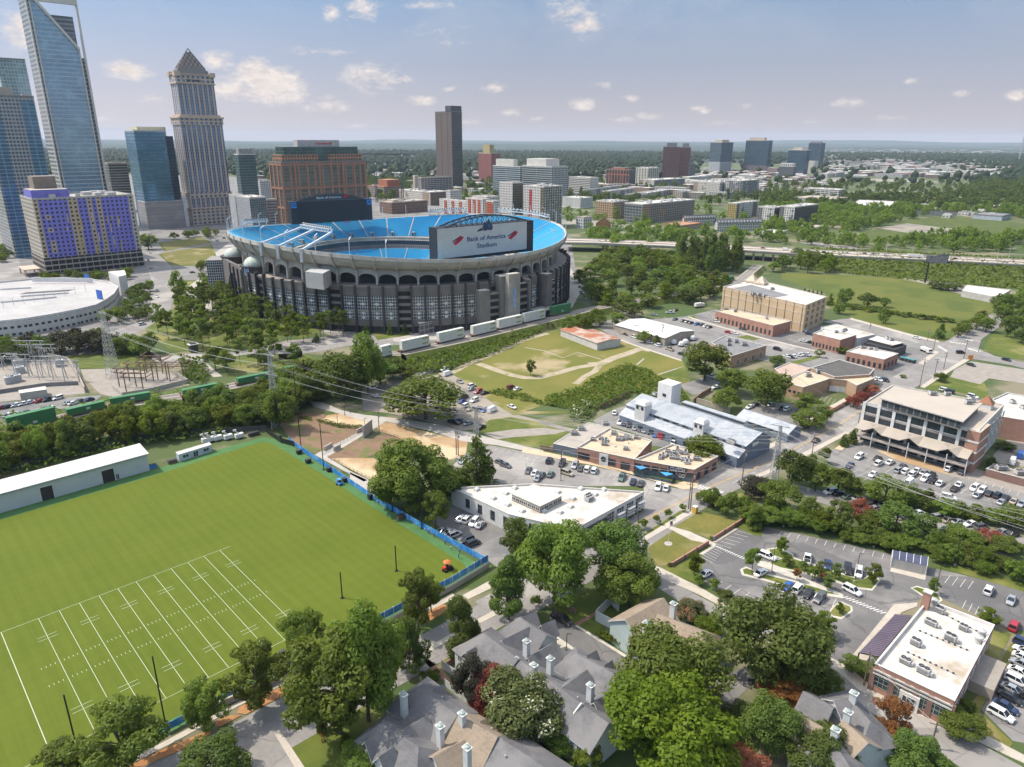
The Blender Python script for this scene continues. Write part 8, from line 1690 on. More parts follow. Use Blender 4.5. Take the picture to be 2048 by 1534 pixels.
lot(zF,'grassy lot row of white cars','415,250,ws,-22,-6 432,252,ks,-22,-6 450,250,ws,-22,-6 485,240,ws,-22,-6 505,236,ws,-22,-6 525,238,ss,-22,-6 545,237,ws,-22,-6')
lot(zE,'front row before brick shops','153,1022,ku 233,1040,ku 315,1052,su 350,1070,gs 393,1077,wu 437,1085,wu 610,1127,ep 680,1154,ns 728,1164,gs 838,1190,wu 888,1194,ws',((315,1070),(340,1030)));lot(zE,'second row before brick shops','22,1084,gs 62,1099,ws 105,1112,gs 160,1107,es 80,1132,ss',((20,1100),(45,1065)));lot(zE,'driving lane before brick shops','267,1102,tu,40,14')
lot(zH,'lot under cone shaped tree','945,340,gs,36,16 980,358,gs,36,12 690,330,ss,20,20')
lot(zE,'row along grey metal hall','600,780,wu 630,787,ns 660,797,ku 697,814,ss 725,822,gs 755,830,ss 790,840,ks 822,857,bs',((600,792),(624,766)));lot(zE,'yard between shops and grey hall','562,717,ws,4,24 948,907,wu,30,-14 990,917,ks,30,-14');lot(zE,'court behind grey hall','1415,682,ws 1452,664,ks 1550,667,ss 1622,692,ks 1652,695,wu',((1630,705),(1680,680)));lot(zE,'shade of large oak','1175,490,wu,30,10 1202,557,ws,30,-6')
lot(zE,'line of cars in upper lot','998,137,ks 1022,142,gs 1046,149,ks 1083,157,bs 1115,162,ks 1138,170,ws 1162,176,ks 945,127,gs',((995,135),(1020,128)));lot(zE,'lot before long brick front','1205,142,wu 1270,148,ks 1280,209,rs 1320,215,ws 1370,187,gs 1430,182,bs 1500,197,kp 1575,214,tu 1745,197,wv 1790,220,ns 1755,264,ws 1800,275,ks 1590,317,ku',((1280,209),(1315,216)))
lot(zE,'kerb of street by meadow','600,212,ts 635,222,ks 690,240,wu 730,252,ks 785,272,ws 835,292,wu 910,317,tp 985,347,ks',((690,238),(785,272)));lot(zE,'end of side street by woods','815,99,ss,40,6 915,84,wp,44,0 950,68,ks,30,-10')
lot(zK,'gravel lot beside great oak','940,352,ss,40,-12 1000,337,ks,40,-10 1075,317,wp,50,-14 1087,349,wv,46,-16 1165,395,ss,36,20 1240,422,wu,36,-12 1240,442,ss,40,-12 1280,459,ru,40,-16 1322,467,ks,40,-12 1195,492,ku,36,-20 1180,522,bs,36,-16 1255,514,wu,44,-20 1205,547,wu,44,-20 1235,567,ts,36,-16 1285,570,ku,30,-16 1328,575,bs,40,-16 1368,577,wv,44,-24 1493,555,ws,44,20')
lot(zK,'meadow edge','1487,432,ou,44,-16 1527,442,ws,40,-16');lot(zK,'shade below power lines','620,434,ws,44,-18 640,487,ws,50,6 682,492,ks,40,10 1215,660,ss,44,-14 1130,652,kp,44,12 1300,682,ks,30,-16 1170,645,ks,40,10')
lot(zH,'front row of back lot behind pitch fence','703,694,ws 740,702,wu 782,719,wu 822,734,ss',((700,710),(735,675)));lot(zH,'row along blue fence in back lot','590,772,ss 625,784,ss 660,797,su 735,834,ku 775,852,ku',((600,780),(650,760)))
lot(zC,'upper row of staff car park','2,932,rs 50,924,ks 95,915,ws 137,907,ws 180,897,ws 237,890,rs 288,882,kp 340,874,wu 405,902,ss 432,904,ws 475,890,gs 520,884,ns',((95,915),(140,903)));lot(zC,'lower row of staff car park','20,982,ss 60,974,ws 110,967,ss 165,960,ks 220,952,ss 270,937,gs 310,932,ws',((60,974),(100,980)))
lot(zC,'street between round garage and stadium','920,240,ws,0,20 920,277,ws,0,20 833,439,wu,40,-8 993,197,ks,2,20 1127,135,ks,36,0 868,62,bs,2,20 880,20,ws,-2,-20');lot(zA,'lot behind stadium gate','1270,1412,wu,30,4 1310,1395,ks,30,4 1345,1400,rs,30,4 1230,1400,ss,30,4')
lot(zM,'apron at right end of stadium','1965,1055,wu,30,8 1945,1000,ks,20,8 1990,1010,ss,20,8 1330,1245,ws,30,8 1375,1255,ss,30,8')
# ------------------------------------------------------------------ other vehicles and street things
def truck(p,ang,cab,box,L,label,cat='truck',z=0,bh=3.6):
 T=thing('truck',label,cat,(p[0],p[1],z));T.rotation_euler=(0,0,ang);pos=Vector((p[0],p[1],z));m=Matrix.Rotation(ang,3,'Z')
 def put(b,nm):o=bpy.data.objects.new(nm,b.mesh(nm));sc.collection.objects.link(o);o.parent=T
 b=MB();b.box((0,0,1.1),L,2.4,bh-1.1,box);put(b,'box');b=MB();b.box((L/2+1.3,0,.6),2,2.3,2.3,cab);b.face([(L/2+2.31,-.95,1.8),(L/2+2.31,.95,1.8),(L/2+2.31,.95,2.7),(L/2+2.31,-.95,2.7)],CGL);put(b,'cab')
 b=MB();b.box((.8,0,.6),L+2,1.2,.45,FRAMED);put(b,'chassis')
 for x in(-L*.35,-L*.2,L/2+1.2):
  for s in(-1,1):b=MB();b.lathe((0,0,0),[(.01,-.18),(.48,-.18),(.48,.18),(.01,.18)],TYRE,10);b.v=[(x+a,s*1.05+c,.5+d)for a,d,c in b.v];put(b,'wheel')
def dirang(zm,a,b):d=P(zm(*b))-P(zm(*a));return math.atan2(d.y,d.x)
truck(P(zK(520,55)),dirang(zK,(560,40),(465,70)),mat('truck_red',(.55,.03,.02),.4),WALLW,9,'red truck with white trailer backing under stadium wall',bh=4);truck(P(zE(1090,48)),dirang(zE,(1060,52),(1120,44)),WALLW,WALLW,5.5,'white box truck parked at wood edge by upper lot',bh=3.4);truck(P(zF(1330,212)),dirang(zF,(1310,198),(1365,222)),WALLW,FRAMEW,5,'white flatbed truck waiting near big crossing',bh=2.6)
for i,(x,y)in enumerate(((935,280),(985,292),(1055,255),(1010,278))):
 T=thing('covered_boat','x','covered load',P(zE(x,y)));b=MB();p=P(zE(x,y));b.lathe((p.x,p.y,.5),[(.3,0),(1.9,.4),(1.7,1.8),(.9,2.5),(.01,2.6)],WALLW,8);b.build('white_wrap',T);b=MB();b.box((p.x,p.y,.1),3.6,2,.4,FRAMED,GA);b.build('trailer',T);reg(T,'white wrapped load on trailer','covered load','yard behind white metal hall',p)
 # trains: green double stacks on the left, white ones below the stadium
def train():
 g=[mat('container_green',(.045,.17,.06),.6,c2=(.06,.20,.08),s=.3),mat('container_white',(.62,.62,.56),.6,c2=(.55,.55,.49),s=.3)];RUST=mat('wagon_rust',(.20,.09,.055),.8);TIE=mat('rail_steel',(.22,.19,.17),.6)
 line=[P(p,5)for p in(zC(-330,1150),*zC.l(0,1068,340,968,620,900,1060,838,1300,792,1600,728),zC(1790,690))]+[P(p,5)for p in(zK(420,300),zK(700,200),*zB.l(1000,1055,1340,985,1760,885,1900,850),*zD.l(160,790,500,730,820,665),zD(900,600))]
 mb=MB();seg=0
 for a,b in zip(line,line[1:]):
  d=(b-a).normalized();n=Vector((-d.y,d.x,0));w0,w1=8,4.5
  for s in(-1,1):mb.face([(*(a+n*s*w0).xy,0),(*(b+n*s*w0).xy,0),(*(b+n*s*w1).xy,3.8),(*(a+n*s*w1).xy,3.8)],LAWN)
  mb.face([(*(a-n*w1).xy,3.8),(*(b-n*w1).xy,3.8),(*(b+n*w1).xy,3.8),(*(a+n*w1).xy,3.8)],GRAVEL)
 struct('embankment',mb);T=thing('railway_track','railway track on embankment carrying container trains','track',line[0])
 for o_ in(-2.9,-1.4,1.4,2.9):b=MB();[b.bar(p+Vector((-.3,.95,0))*o_+Vector((0,0,-1.1)),q+Vector((-.3,.95,0))*o_+Vector((0,0,-1.1)),.12,TIE)for p,q in zip(line,line[1:])];b.build('rail',T)
 def wagon(a,b,col,n,place,logo=None,off=1.9):
  a,b=Vector((a.x,a.y,0)),Vector((b.x,b.y,0));d=(b-a).normalized();L=(b-a).length;c=(a+b)/2+Vector((-d.y,d.x,0))*0;an=math.atan2(d.y,d.x);T=thing('container_wagon','x','rail wagon',(c.x,c.y,4));bb=MB();bb.box((c.x,c.y,4.4),L*1.06,2.4,.9,RUST,an);bb.build('wagon_frame',T)
  for k in range(n):
   q=MB();q.box((c.x,c.y,4.75+2.75*k),L*.96,2.5,2.7,g[col],an)
   nn=Vector((d.y,-d.x,0))
   for i in range(24):s=c+d*(L*.94*(i/23-.5))+nn*1.26;q.bar((*s.xy,4.9+2.75*k),(*s.xy,7.3+2.75*k),.1,g[col])
   o=q.build('container',T)
   if col==1:e=c+d*L*.22+nn*1.34;q=MB();q.bar((*e.xy,6.4+2.75*k),(*(e+d*L*.2).xy,6.4+2.75*k),.04,mat('logo_olive',(.30,.34,.06),.6),.8);q.build('stripe',o)
   if col==0 and k==n-1:e=c+nn*1.34;q=MB();q.bar((*e.xy,6.2),(*(e+d*1.5).xy,6.2),.04,WALLW,.9);q.build('logo_panel',o)
  for s in(-.4,.4):
   w=MB();[w.lathe((0,0,0),[(.01,-1),(.45,-1),(.45,1),(.01,1)],TIE,8)for _ in(0,)];w.v=[(*(c+d*(s*L)+d*x+Vector((-d.y,d.x,0))*y).xy,4.3+z)for x,z,y in w.v];w.build('bogie',T)
  reg(T,('green' if col==0 else 'white')+' container wagon','rail wagon',place,c)
 for x0,y0,x1,y1,n in((40,1055,335,985,2),(385,965,615,912,1),(640,900,885,858,1),(1065,850,1275,806,1),(1385,780,1590,738,1),(1630,722,1775,694,1),(-290,1135,0,1068,1)):wagon(P(zC(x0,y0),5),P(zC(x1,y1),5),0,n,'train behind the pitch')
 for x0,y0,x1,y1 in((895,1082,948,1068),(1000,1052,1148,1018),(1194,1008,1330,976),(1372,970,1500,940),(1508,935,1634,906),(1640,902,1756,876)):wagon(P(zB(x0,y0),5),P(zB(x1,y1),5),1,2,'train below the stadium')
 wagon(P(zB(1788,864),5),P(zB(1890,842),5),0,2,'train below the stadium');wagon(P(zD(700,684),5),P(zD(790,664),5),0,1,'gap in woods right of the stadium')
 T=thing('rail_bridge','steel rail bridge with parapets over the path below','bridge',P(zC(1500,780),4));CB=mat('bridge_steel',(.16,.14,.13),.7)
 a,b=P(zC(1400,790),4),P(zC(1790,712),4);d=(b-a).normalized();n=Vector((-d.y,d.x,0))
 for s in(-5.6,5.6):q=MB();q.bar((*(a+n*s).xy,2.6),(*(b+n*s).xy,2.6),.6,CB,2.4);q.build('girder',T);q=MB();[q.bar((*(a+n*s).xy,z),(*(b+n*s).xy,z),.12,FRAMEW)for z in(4.6,5.2)];q.build('parapet',T)
train()
# poles, lamps, pylons and wires
WOOD=mat('pole_wood',(.20,.14,.10),.9,c2=(.15,.105,.08),s=1);STEEL=mat('galvanised',(.46,.45,.43),.6,c2=(.40,.39,.375),s=.5);BLK=mat('black_metal',(.02,.02,.022),.5)
def tpole(zm,x,y,top):b=P(zm(x,y));return b,max(3,hgt_at(b,zm(x,top)))
def wood_pole(zm,x,y,top,place):
 p,h=tpole(zm,x,y,top);T=thing('utility_pole','x','utility pole',p);b=MB();b.tube([p,p+Vector((0,0,h))],[.2,.13],WOOD,6);b.build('pole',T);b=MB();b.bar(p+Vector((-1.1,.5,h-.8)),p+Vector((1.1,-.5,h-.8)),.14,WOOD);b.build('crossarm',T)
 b=MB();b.lathe(p+Vector((.35,0,h-2.6)),[(.01,0),(.28,0),(.28,.9),(.01,1)],STEEL,8);b.build('transformer',T);reg(T,'wooden utility pole','utility pole',place,p);return p+Vector((0,0,h-.7))
wp=[wood_pole(zE,*q,'along street by rusty shed and meadow')for q in((548,187,42),(640,125,58),(862,262,150))]+[wood_pole(zE,*q,'in front of brick shops')for q in((225,1095,935),(1040,1330,1075),(1362,1185,935),(1240,1015,930))]+[wood_pole(zF,*q,'along main street and crossing')for q in((580,895,765),(880,745,610),(1298,445,250),(1392,392,250),(1458,325,210),(1590,262,130),(1390,195,100),(1690,215,125),(385,490,320),(965,60,10),(1350,140,55))]+[wood_pole(zG,*q,'along dead end street by brick clinic')for q in((1225,1055,868),(1570,1375,1225),(325,150,10))]+[wood_pole(zK,*q,'on the trail slope')for q in((658,722,572),(1143,850,670),(1155,855,700))]
def lamp(zm,x,y,top,place,heads=2):
 p,h=tpole(zm,x,y,top);T=thing('street_lamp','x','lamp post',p);b=MB();b.tube([p,p+Vector((0,0,h))],[.11,.07],BLK,6);b.box(p,.5,.5,.6,CONC);b.build('post',T);b=MB();b.bar(p+Vector((0,0,h)),p+Vector((1.0,-.3,h+.1)),.14,BLK,.1);b.build('lamp_head',T);reg(T,'slim lamp post','lamp post',place,p)
for q in((752,472,335),(1178,525,370),(1600,545,432),(812,240,130),(1275,345,225),(1690,440,300)):lamp(zG,*q,'clinic car park')
for q in((1328,445,250),(1815,730,620)):lamp(zH,*q,'lot around white triangular building')
for q in((395,660,590),(570,735,620),(440,600,535),(690,1000,930)):lamp(zK,*q,'trail');
lamp(zI,1492,385,300,'town house drive')
for zm,x,y,top,dx in((zJ,342,1415,1205,-54),(zJ,752,1332,1030,-62),(zJ,1558,765,645,-4),(zI0,793,1142,1091,0),(zH,452,748,405,-12),(zH,267,640,310,-14),(zK,165,812,330,-30),(zK,308,945,650,-22)):
 p=P(zm(x,y));h=hgt_at(p,zm(x+dx,top));T=thing('pitch_pole','x','pole',p);b=MB();b.tube([p,p+Vector((0,0,h))],[.17,.15],BLK,6);b.build('pole',T);b=MB();b.box(p,.8,.8,.25,BLK);b.build('base_plate',T);reg(T,'tall thin black pole','pole','round the practice pitch',p)
def pylon(zm,x,y,tx,ty,w,label):
 p=P(zm(x,y));h=hgt_at(p,zm(tx,ty));T=thing('pylon',label,'pylon',p);b=MB();n=14
 def c(i,k):f=1-.72*i/n;return p+Vector(((-1,1,1,-1)[k]*w*f/2,(-1,-1,1,1)[k]*w*f/2,h*i/n))
 for k in range(4):
  for i in range(n):b.bar(c(i,k),c(i+1,k),.15,STEEL);b.bar(c(i,k),c(i+1,(k+1)%4),.08,STEEL);b.bar(c(i+1,k),c(i,(k+1)%4),.08,STEEL);b.bar(c(i+1,k),c(i+1,(k+1)%4),.08,STEEL)
 b.build('lattice',T);arms=[]
 for f in(.99,.86,.73):b=MB();l_,r_=p+Vector((-2.8,1.6,h*f)),p+Vector((2.8,-1.6,h*f));b.bar(l_,r_,.25,STEEL);b.bar(l_,p+Vector((0,0,h*f+1.2)),.12,STEEL);b.bar(r_,p+Vector((0,0,h*f+1.2)),.12,STEEL);b.build('crossarm',T);arms+=[l_,r_]
 return arms
py=[pylon(zC,668,745,602,362,5,'tall lattice pylon standing in substation yard'),pylon(zC,1622,1040,1580,610,3.4,'lattice pylon beside rail bridge and pitch corner'),pylon(zK,1268,715,1272,545,2.2,'lattice pylon among parked cars in gravel lot'),pylon(zE,1562,1150,1603,790,2.4,'lattice pylon at main street beside tree group')]
WIRE=mat('wire',(.30,.29,.28),.5)
def wire(a,b,sag,lab):
 m_=MB();n=10;m_.tube([a.lerp(b,i/n)-Vector((0,0,sag*4*(i/n)*(1-i/n)))for i in range(n+1)],.045,WIRE,3);o=m_.build('power_line');o['category']='power line';o['group']='overhead power lines';REG.setdefault(lab,[]).append((proj(a.lerp(b,.5))[1],'thin overhead wire',o))
for i in range(6):
 for j,lab in((0,'span from substation to rail bridge pylon'),(1,'span over the railway trees to gravel lot pylon'),(2,'span over brick shops to main street pylon')):wire(py[j][i],py[j+1][i],3,lab)
 wire(py[3][i],P(zG(2300,330),22)+Vector((0,i*1.2,i%3*2)),3,'span leaving over long car park')
 wire(py[1][i],P(zC(-300,600),24)+Vector((0,i*2,i%3*2)),4,'span leaving left over substation')
for i,(a,b)in enumerate(((0,1),(0,2),(3,6),(3,4),(4,5),(5,7),(7,8),(8,9),(9,10),(10,11),(11,12),(8,15),(18,19),(22,3))):
 if max(a,b)<len(wp):wire(wp[a],wp[b],1,'between wooden poles')
 # substation frames
def substation():
 T=thing('substation','electric substation with grey steel frames and transformers','substation',P(zC(180,720)))
 for x,y in((60,640),(120,650),(180,650),(240,660),(290,740),(90,740),(170,740),(230,760),(20,700),(380,770)):
  p=P(zC(x,y));b=MB();h=rnd.uniform(7,12)
  for k in(0,1):b.bar(p+Vector((k*7,0,0)),p+Vector((k*7,0,h)),.3,STEEL);b.bar(p+Vector((k*7,2.5,0)),p+Vector((k*7,0,h)),.2,STEEL)
  for z in(h,h*.8):b.bar(p+Vector((-2,0,z)),p+Vector((9,0,z)),.3,STEEL)
  for k in range(6):b.bar(p+Vector((k*1.4,0,h*.8)),p+Vector((k*1.4,.4,h*.8-1.6)),.22,WALLW)
  b.build('bus_frame',T)
 for x,y in((100,770),(110,680),(120,720),(350,680),(60,780)):p=P(zC(x,y));b=MB();b.box(p,4,3,3.4,mat('transformer_grey',(.42,.43,.43),.6),GA);[b.lathe(p+Vector((k-1,0,3.4)),[(.25,0),(.3,.5),(.2,1.2),(.02,1.4)],WALLW,6)for k in range(3)];b.build('transformer',T)
 T=thing('substation','rusty brown substation frames inside low walls beside lattice pylon','substation',P(zC(820,770)));RB=mat('rust_frame',(.20,.11,.07),.8)
 for x,y in((700,800),(760,770),(830,760),(900,770),(980,760),(740,830),(860,720)):
  p=P(zC(x,y));b=MB()
  for k in(0,1):b.bar(p+Vector((k*8,0,0)),p+Vector((k*8,0,9)),.35,RB)
  for z in(9,7):b.bar(p+Vector((-2,0,z)),p+Vector((10,0,z)),.35,RB);b.bar(p+Vector((-2,0,z)),p+Vector((-2,7,z)),.3,RB);b.bar(p+Vector((10,0,z)),p+Vector((10,7,z)),.3,RB)
  b.build('bus_frame',T)
 fence('wall','grey wall round rusty substation',[P(p)for p in zC.l(660,810,720,860,880,835,1100,780,1020,730)],2.2,CONC,posts=False,thick=.3,cat='wall');fence('wall','pale zigzag wall round grey substation',[P(p)for p in zC.l(280,635,400,660,440,720,470,770,500,835)],3,CONC,posts=False,thick=.4,cat='wall');fence('wall','long dark fence at front of grey substation',[P(p)for p in zC.l(-60,850,270,800,460,790)],2,ROOFG,posts=False,thick=.2,cat='fence')
 T,q=flat('control_hut','long cream control hut in substation yard','hut',zC.l(108,820,115,838,272,815,265,796),3.4,mat('cream_wall',(.46,.44,.38),.8),ROOFW,.1)
 fence('wall','dark curved wall around lawn by substation',[P(p)for p in zC.l(640,572,780,590,900,625,940,655)],2.4,mat('dark_hedge_wall',(.10,.085,.075),.9),posts=False,thick=.3,cat='wall')
substation()
# fence round the pitch, with its padding, boxes, people and tractor
BLU=mat('banner_blue2',(.02,.19,.50),.6,c2=(.10,.30,.60),s=.35,lo=.45,hi=.6,c3=(.32,.45,.62),s3=.6,lo3=.62,hi3=.66)
fence('banner_fence','long blue banner fence along far right side of practice pitch',[P(p)for p in((578,884),(606,904),(668,946),(752,1003),(838,1053),(975,1128))],2.0,BLU,post=5,pm=WALLW,pw=.15)
fence('banner_fence','blue banner fence with white posts on near wall of pitch',[P(p)for p in((976,1132),(905,1176),(770,1248),(590,1345),(560,1356))],2.0,BLU,post=2.4,pm=WALLW,pw=.2,z=1.6);fence('pitch_wall','pale concrete wall below near banner fence',[P(p)for p in((977,1136),(905,1180),(770,1253),(590,1350),(440,1416))],1.7,CONC,thick=.5,posts=False,cat='wall')
fence('banner_fence','dark and blue banner fence along near side of pitch behind street trees',[P(p)for p in((560,1356),(440,1410),(330,1468))],1.8,BLU,post=4,pm=BLK,pw=.15,z=.4);fence('back_fence','dark wire fence behind white shed under tree belt',[P(p)for p in zJ.l(0,190,300,120,640,45,900,20,1215,0)],2.2,mat('mesh_dark',(.09,.09,.08),.9),post=6);fence('back_fence','black mesh fence at far right pitch corner',[P(p)for p in zJ.l(1215,15,1280,60,1340,75)],2.2,BLK,post=4)
for i,(x,y)in enumerate(((1270,42),(1362,108),(1404,150),(1500,188),(1572,235))):p=P(zJ(x,y));T=thing('equipment_box','x','equipment box',p);b=MB();b.box(p,1.8,1.4,1.5,BLK,GA);b.box(p+Vector((0,0,1.5)),1.9,1.5,.12,FRAMED,GA);b.build('case',T);b=MB();[b.lathe(p+Vector((s,-.3,0)),[(.01,0),(.15,0),(.15,.2),(.01,.2)],TYRE,6)for s in(-.6,.6)];b.build('caster',T);reg(T,'black equipment box','box','along far right side of pitch',p)
for lab,zm,x,y,s,m_ in(('black padded box at blue fence nearest ramp',zH,132,560,(1.8,1.4,1.9),BLK),('brown padded box below blue fence',zH,320,690,(2.2,1.2,1.7),mat('crate_brown',(.16,.10,.06),.8)),('dark brown container box beside site office',zJ,785,150,(3,1.5,1.3),mat('crate_brown',None)),('blue padded box at end of white shed',zJ,695,172,(2.6,1.2,1.3),BLU),('dark box at far right of machines by pitch',zJ,1155,25,(4,1.6,1.4),SDARK),('black kit bin at near touchline below trees',zJ,1290,1035,(1.4,.8,1.8),BLK),('dark kit bench at near touchline fence',zJ,975,1275,(5,1.2,1.2),SDARK)):p=P(zm(x,y));T=thing('equipment_box',lab,'box',p);b=MB();b.box(p,*s,m_,GA);b.build('case',T);b=MB();b.box(p+Vector((0,0,s[2])),s[0]*1.04,s[1]*1.04,.1,FRAMED,GA);b.build('lid',T)
for i,x in enumerate((940,962,992,1040,1090)):p=P(zJ(x,58-i*5));T=thing('light_trailer','x','trailer',p);b=MB();b.box(p+Vector((0,0,.5)),3.2,1.6,1.6,WALLW,GA);b.build('body',T);b=MB();b.bar(p+Vector((0,0,2)),p+Vector((-1.5,0,3.2)),.3,WALLW);b.box(p+Vector((-1.5,0,3.1)),1.2,.4,.6,WALLW,GA);b.build('boom',T);b=MB();[b.lathe(p+Vector((s,-.8,0)),[(.01,0),(.35,0),(.35,.5),(.01,.5)],TYRE,8)for s in(-.9,.9)];b.build('wheel',T);reg(T,'white light tower trailer','trailer','far touchline of pitch',p)
def tractor():
 p=P(zH(612,1012));T=thing('tractor','red ride-on tractor with orange umbrella on pitch corner','tractor',p);RD=mat('tractor_red',(.55,.05,.02),.4);a=GA
 b=MB();b.box(p+Vector((-.3,.2,.5)),2.0,1.0,.8,RD,a);b.box(p+Vector((.7,.9,.4)),1.2,.9,.5,BLK,a);b.build('body',T);b=MB();b.box(p+Vector((0,0,1.2)),.6,.6,.7,BLK,a);b.build('seat',T)
 b=MB();b.bar(p+Vector((0,.3,1.2)),p+Vector((0,.3,2.9)),.07,BLK);b.lathe(p+Vector((0,.3,2.6)),[(1.1,0),(.6,.35),(.01,.45)],mat('umbrella_orange',(.70,.16,.05),.7),10);b.build('umbrella',T)
 for dx,dy,r in((-.9,-.5,.45),(-.2,-1,.45),(.6,-.2,.6),(.9,1.0,.5),(1.3,.4,.5)):b=MB();b.lathe((0,0,0),[(.01,-.2),(r,-.2),(r,.2),(.01,.2)],TYRE,10);b.v=[(p.x+dx+x,p.y+dy+y,r+z)for x,z,y in b.v];b.build('wheel',T)
 p=P(zJ(1545,248));T=thing('utility_cart','small blue utility cart at far side of pitch','cart',p);b=MB();b.box(p+Vector((0,0,.4)),2.6,1.3,.6,BLU,GA+1.5);b.box(p+Vector((0,.2,1.0)),1.0,1.2,.4,FRAMED,GA+1.5);b.build('body',T);b=MB();[b.bar(p+Vector((x,y,1)),p+Vector((x,y,2)),.06,BLK)for x in(-.5,.5)for y in(-.5,.5)];b.box(p+Vector((0,0,2)),1.4,1.3,.08,BLU,GA);b.build('canopy',T);b=MB();[b.lathe(p+Vector((x,y,0)),[(.01,0),(.3,0),(.3,.5),(.01,.5)],TYRE,8)for x in(-.8,.8)for y in(-.5,.5)];b.build('wheel',T)
tractor()
def person_mesh(name,top,legs):
 V=[(0,0,.95),(0,0,1.2),(0,0,1.42),(0,.02,1.54),(0,.03,1.68),(.2,0,1.4),(.27,.05,1.15),(.24,.18,.95),(-.2,0,1.4),(-.27,.05,1.15),(-.22,.12,.92),(.1,0,.9),(.12,.03,.5),(.12,0,.08),(.12,.14,.04),(-.1,0,.9),(-.13,-.03,.5),(-.14,-.08,.08),(-.14,.06,.04)]
 E=[(0,1),(1,2),(2,3),(3,4),(2,5),(5,6),(6,7),(2,8),(8,9),(9,10),(0,11),(11,12),(12,13),(13,14),(0,15),(15,16),(16,17),(17,18)];Rr=[.15,.14,.15,.06,.105,.07,.05,.035,.07,.05,.035,.1,.07,.05,.04,.1,.07,.05,.04]
 me=bpy.data.meshes.new(name);me.from_pydata(V,E,[]);o=bpy.data.objects.new(name,me);sc.collection.objects.link(o);sk=o.modifiers.new('skin','SKIN');o.modifiers.new('sub','SUBSURF').levels=1
 for v,r in zip(me.skin_vertices[0].data,Rr):v.radius=(r,r*.85)
 me.skin_vertices[0].data[0].use_root=True;bpy.context.view_layer.update();ev=o.evaluated_get(bpy.context.evaluated_depsgraph_get());m2=bpy.data.meshes.new_from_object(ev);bpy.data.objects.remove(o)
 for m_ in(top,legs,mat('skin',(.35,.2,.14),.6)):m2.materials.append(m_)
 for f in m2.polygons:f.material_index=2 if f.center.z>1.5 or(abs(f.center.x)>.2 and f.center.z<1.12 and f.center.z>.8)else(0 if f.center.z>.92 else 1)
 m2.name=name;return m2
PM=[person_mesh('person',mat('shirt_blue',(.03,.14,.42),.8),mat('trousers_navy',(.03,.05,.12),.8)),person_mesh('person',mat('shirt_red',(.5,.05,.05),.8),mat('trousers_navy',None)),person_mesh('person',mat('shirt_white',(.65,.65,.65),.8),mat('trousers_navy',None))]
for i,(x,y)in enumerate(((158,585),(182,600),(235,640),(226,618),(415,720),(495,780),(532,805),(600,850),(640,885),(686,935),(690,905))):p=P(zH(x,y));o=bpy.data.objects.new('person',PM[1 if i==1 else(2 if i in(3,8)else 0)]);sc.collection.objects.link(o);o.location=p;o.rotation_euler=(0,0,rnd.uniform(0,6));reg(o,('person in red shirt standing','person in white shirt standing','person in blue shirt standing')[0 if i==1 else(1 if i in(3,8)else 2)],'person','beside blue pitch fence',p)
# lawn things
T=thing('flagpole','white flagpole with flag on clinic lawn','flagpole',P(zG(222,328)));p=P(zG(222,328));h=hgt_at(p,zG(226,205));b=MB();b.tube([p,p+Vector((0,0,h))],[.09,.05],WALLW,6);b.lathe(p+Vector((0,0,h)),[(.01,0),(.1,.05),(.01,.2)],PAINTY,6);b.build('pole',T);b=MB();b.lathe(p,[(1.2,0),(1.2,.15),(.01,.16)],CONC,14);b.build('base',T)
for k in range(7):b=MB();z=h-.3-k*.2;b.box(p+Vector((.42,-.1,z-.2)),.7,.05,.2,mat('flag_red',(.5,.05,.06),.8)if k%2==0 else WALLW);b.build('flag_stripe',T)
b=MB();b.box(p+Vector((.25,-.1,h-1.06)),.36,.07,.76,mat('flag_blue',(.03,.05,.2),.8));b.build('flag_canton',T)
p=P(zG(358,168));T=thing('portable_toilet','yellow portable cabin on pavement by clinic lawn','cabin',p);b=MB();b.box(p,1.3,1.3,2.2,mat('cabin_yellow',(.60,.38,.04),.6),GA);b.build('body',T);b=MB();b.box(p+Vector((0,0,2.2)),1.4,1.4,.15,FRAMEW,GA);b.build('roof',T)
p=P(zF(1632,275));T=thing('construction_sign','orange work sign at corner lot by crossing','sign',p);b=MB();b.bar(p+Vector((0,0,1)),p+Vector((0,0,3.4)),2.6,mat('sign_orange',(.7,.25,.03),.6),.1);b.build('panel',T);b=MB();b.bar(p,p+Vector((0,0,1)),.2,FRAMED);b.build('post',T)
T=thing('dumpster_row','row of teal topped bins beside red brick corner shop','bins',P(zF(1215,270)))
for k in range(4):p=P(zF(1180+24*k,268+6*k));b=MB();b.box(p,2.4,1.8,1.7,SDARK,.4);b.build('bin',T);b=MB();b.box(p+Vector((0,0,1.7)),2.4,1.8,.15,mat('bin_teal',(.08,.28,.30),.6),.4);b.build('lid',T)
T,q=flat('guard_booth','small grey booth with roof platform below stadium entrance','booth',[*zB.l(1088,895,1100,912,1205,890,1190,878)],7,facade('booth',(.30,.28,.27),(.10,.095,.095),3.4,3,.84,.8),ROOFW,.3)
T,q=flat('loading_dock','long black shelter with white roof beside stadium booth','shelter',[*zB.l(1208,900,1210,915,1315,895,1305,882)],4.5,SDARK,ROOFW,.1)
T=thing('bus_shelter','dark kiosk with white roof on drive beside pine grove','kiosk',P(zC(1135,590)));b=MB();p=P(zC(1135,595));b.box(p,4,3,4.2,SDARK,GA);b.build('body',T);b=MB();b.box(p+Vector((0,0,4.2)),5,4,.4,WALLW,GA);b.box(p+Vector((0,0,4.6)),3.4,2.6,.5,SDARK,GA);b.build('roof',T)
fence('screen_fence','black screen fence under pines at drive end',[P(p)for p in zC.l(1632,640,1700,640,1770,620)],3,BLK,thick=.3,posts=False)
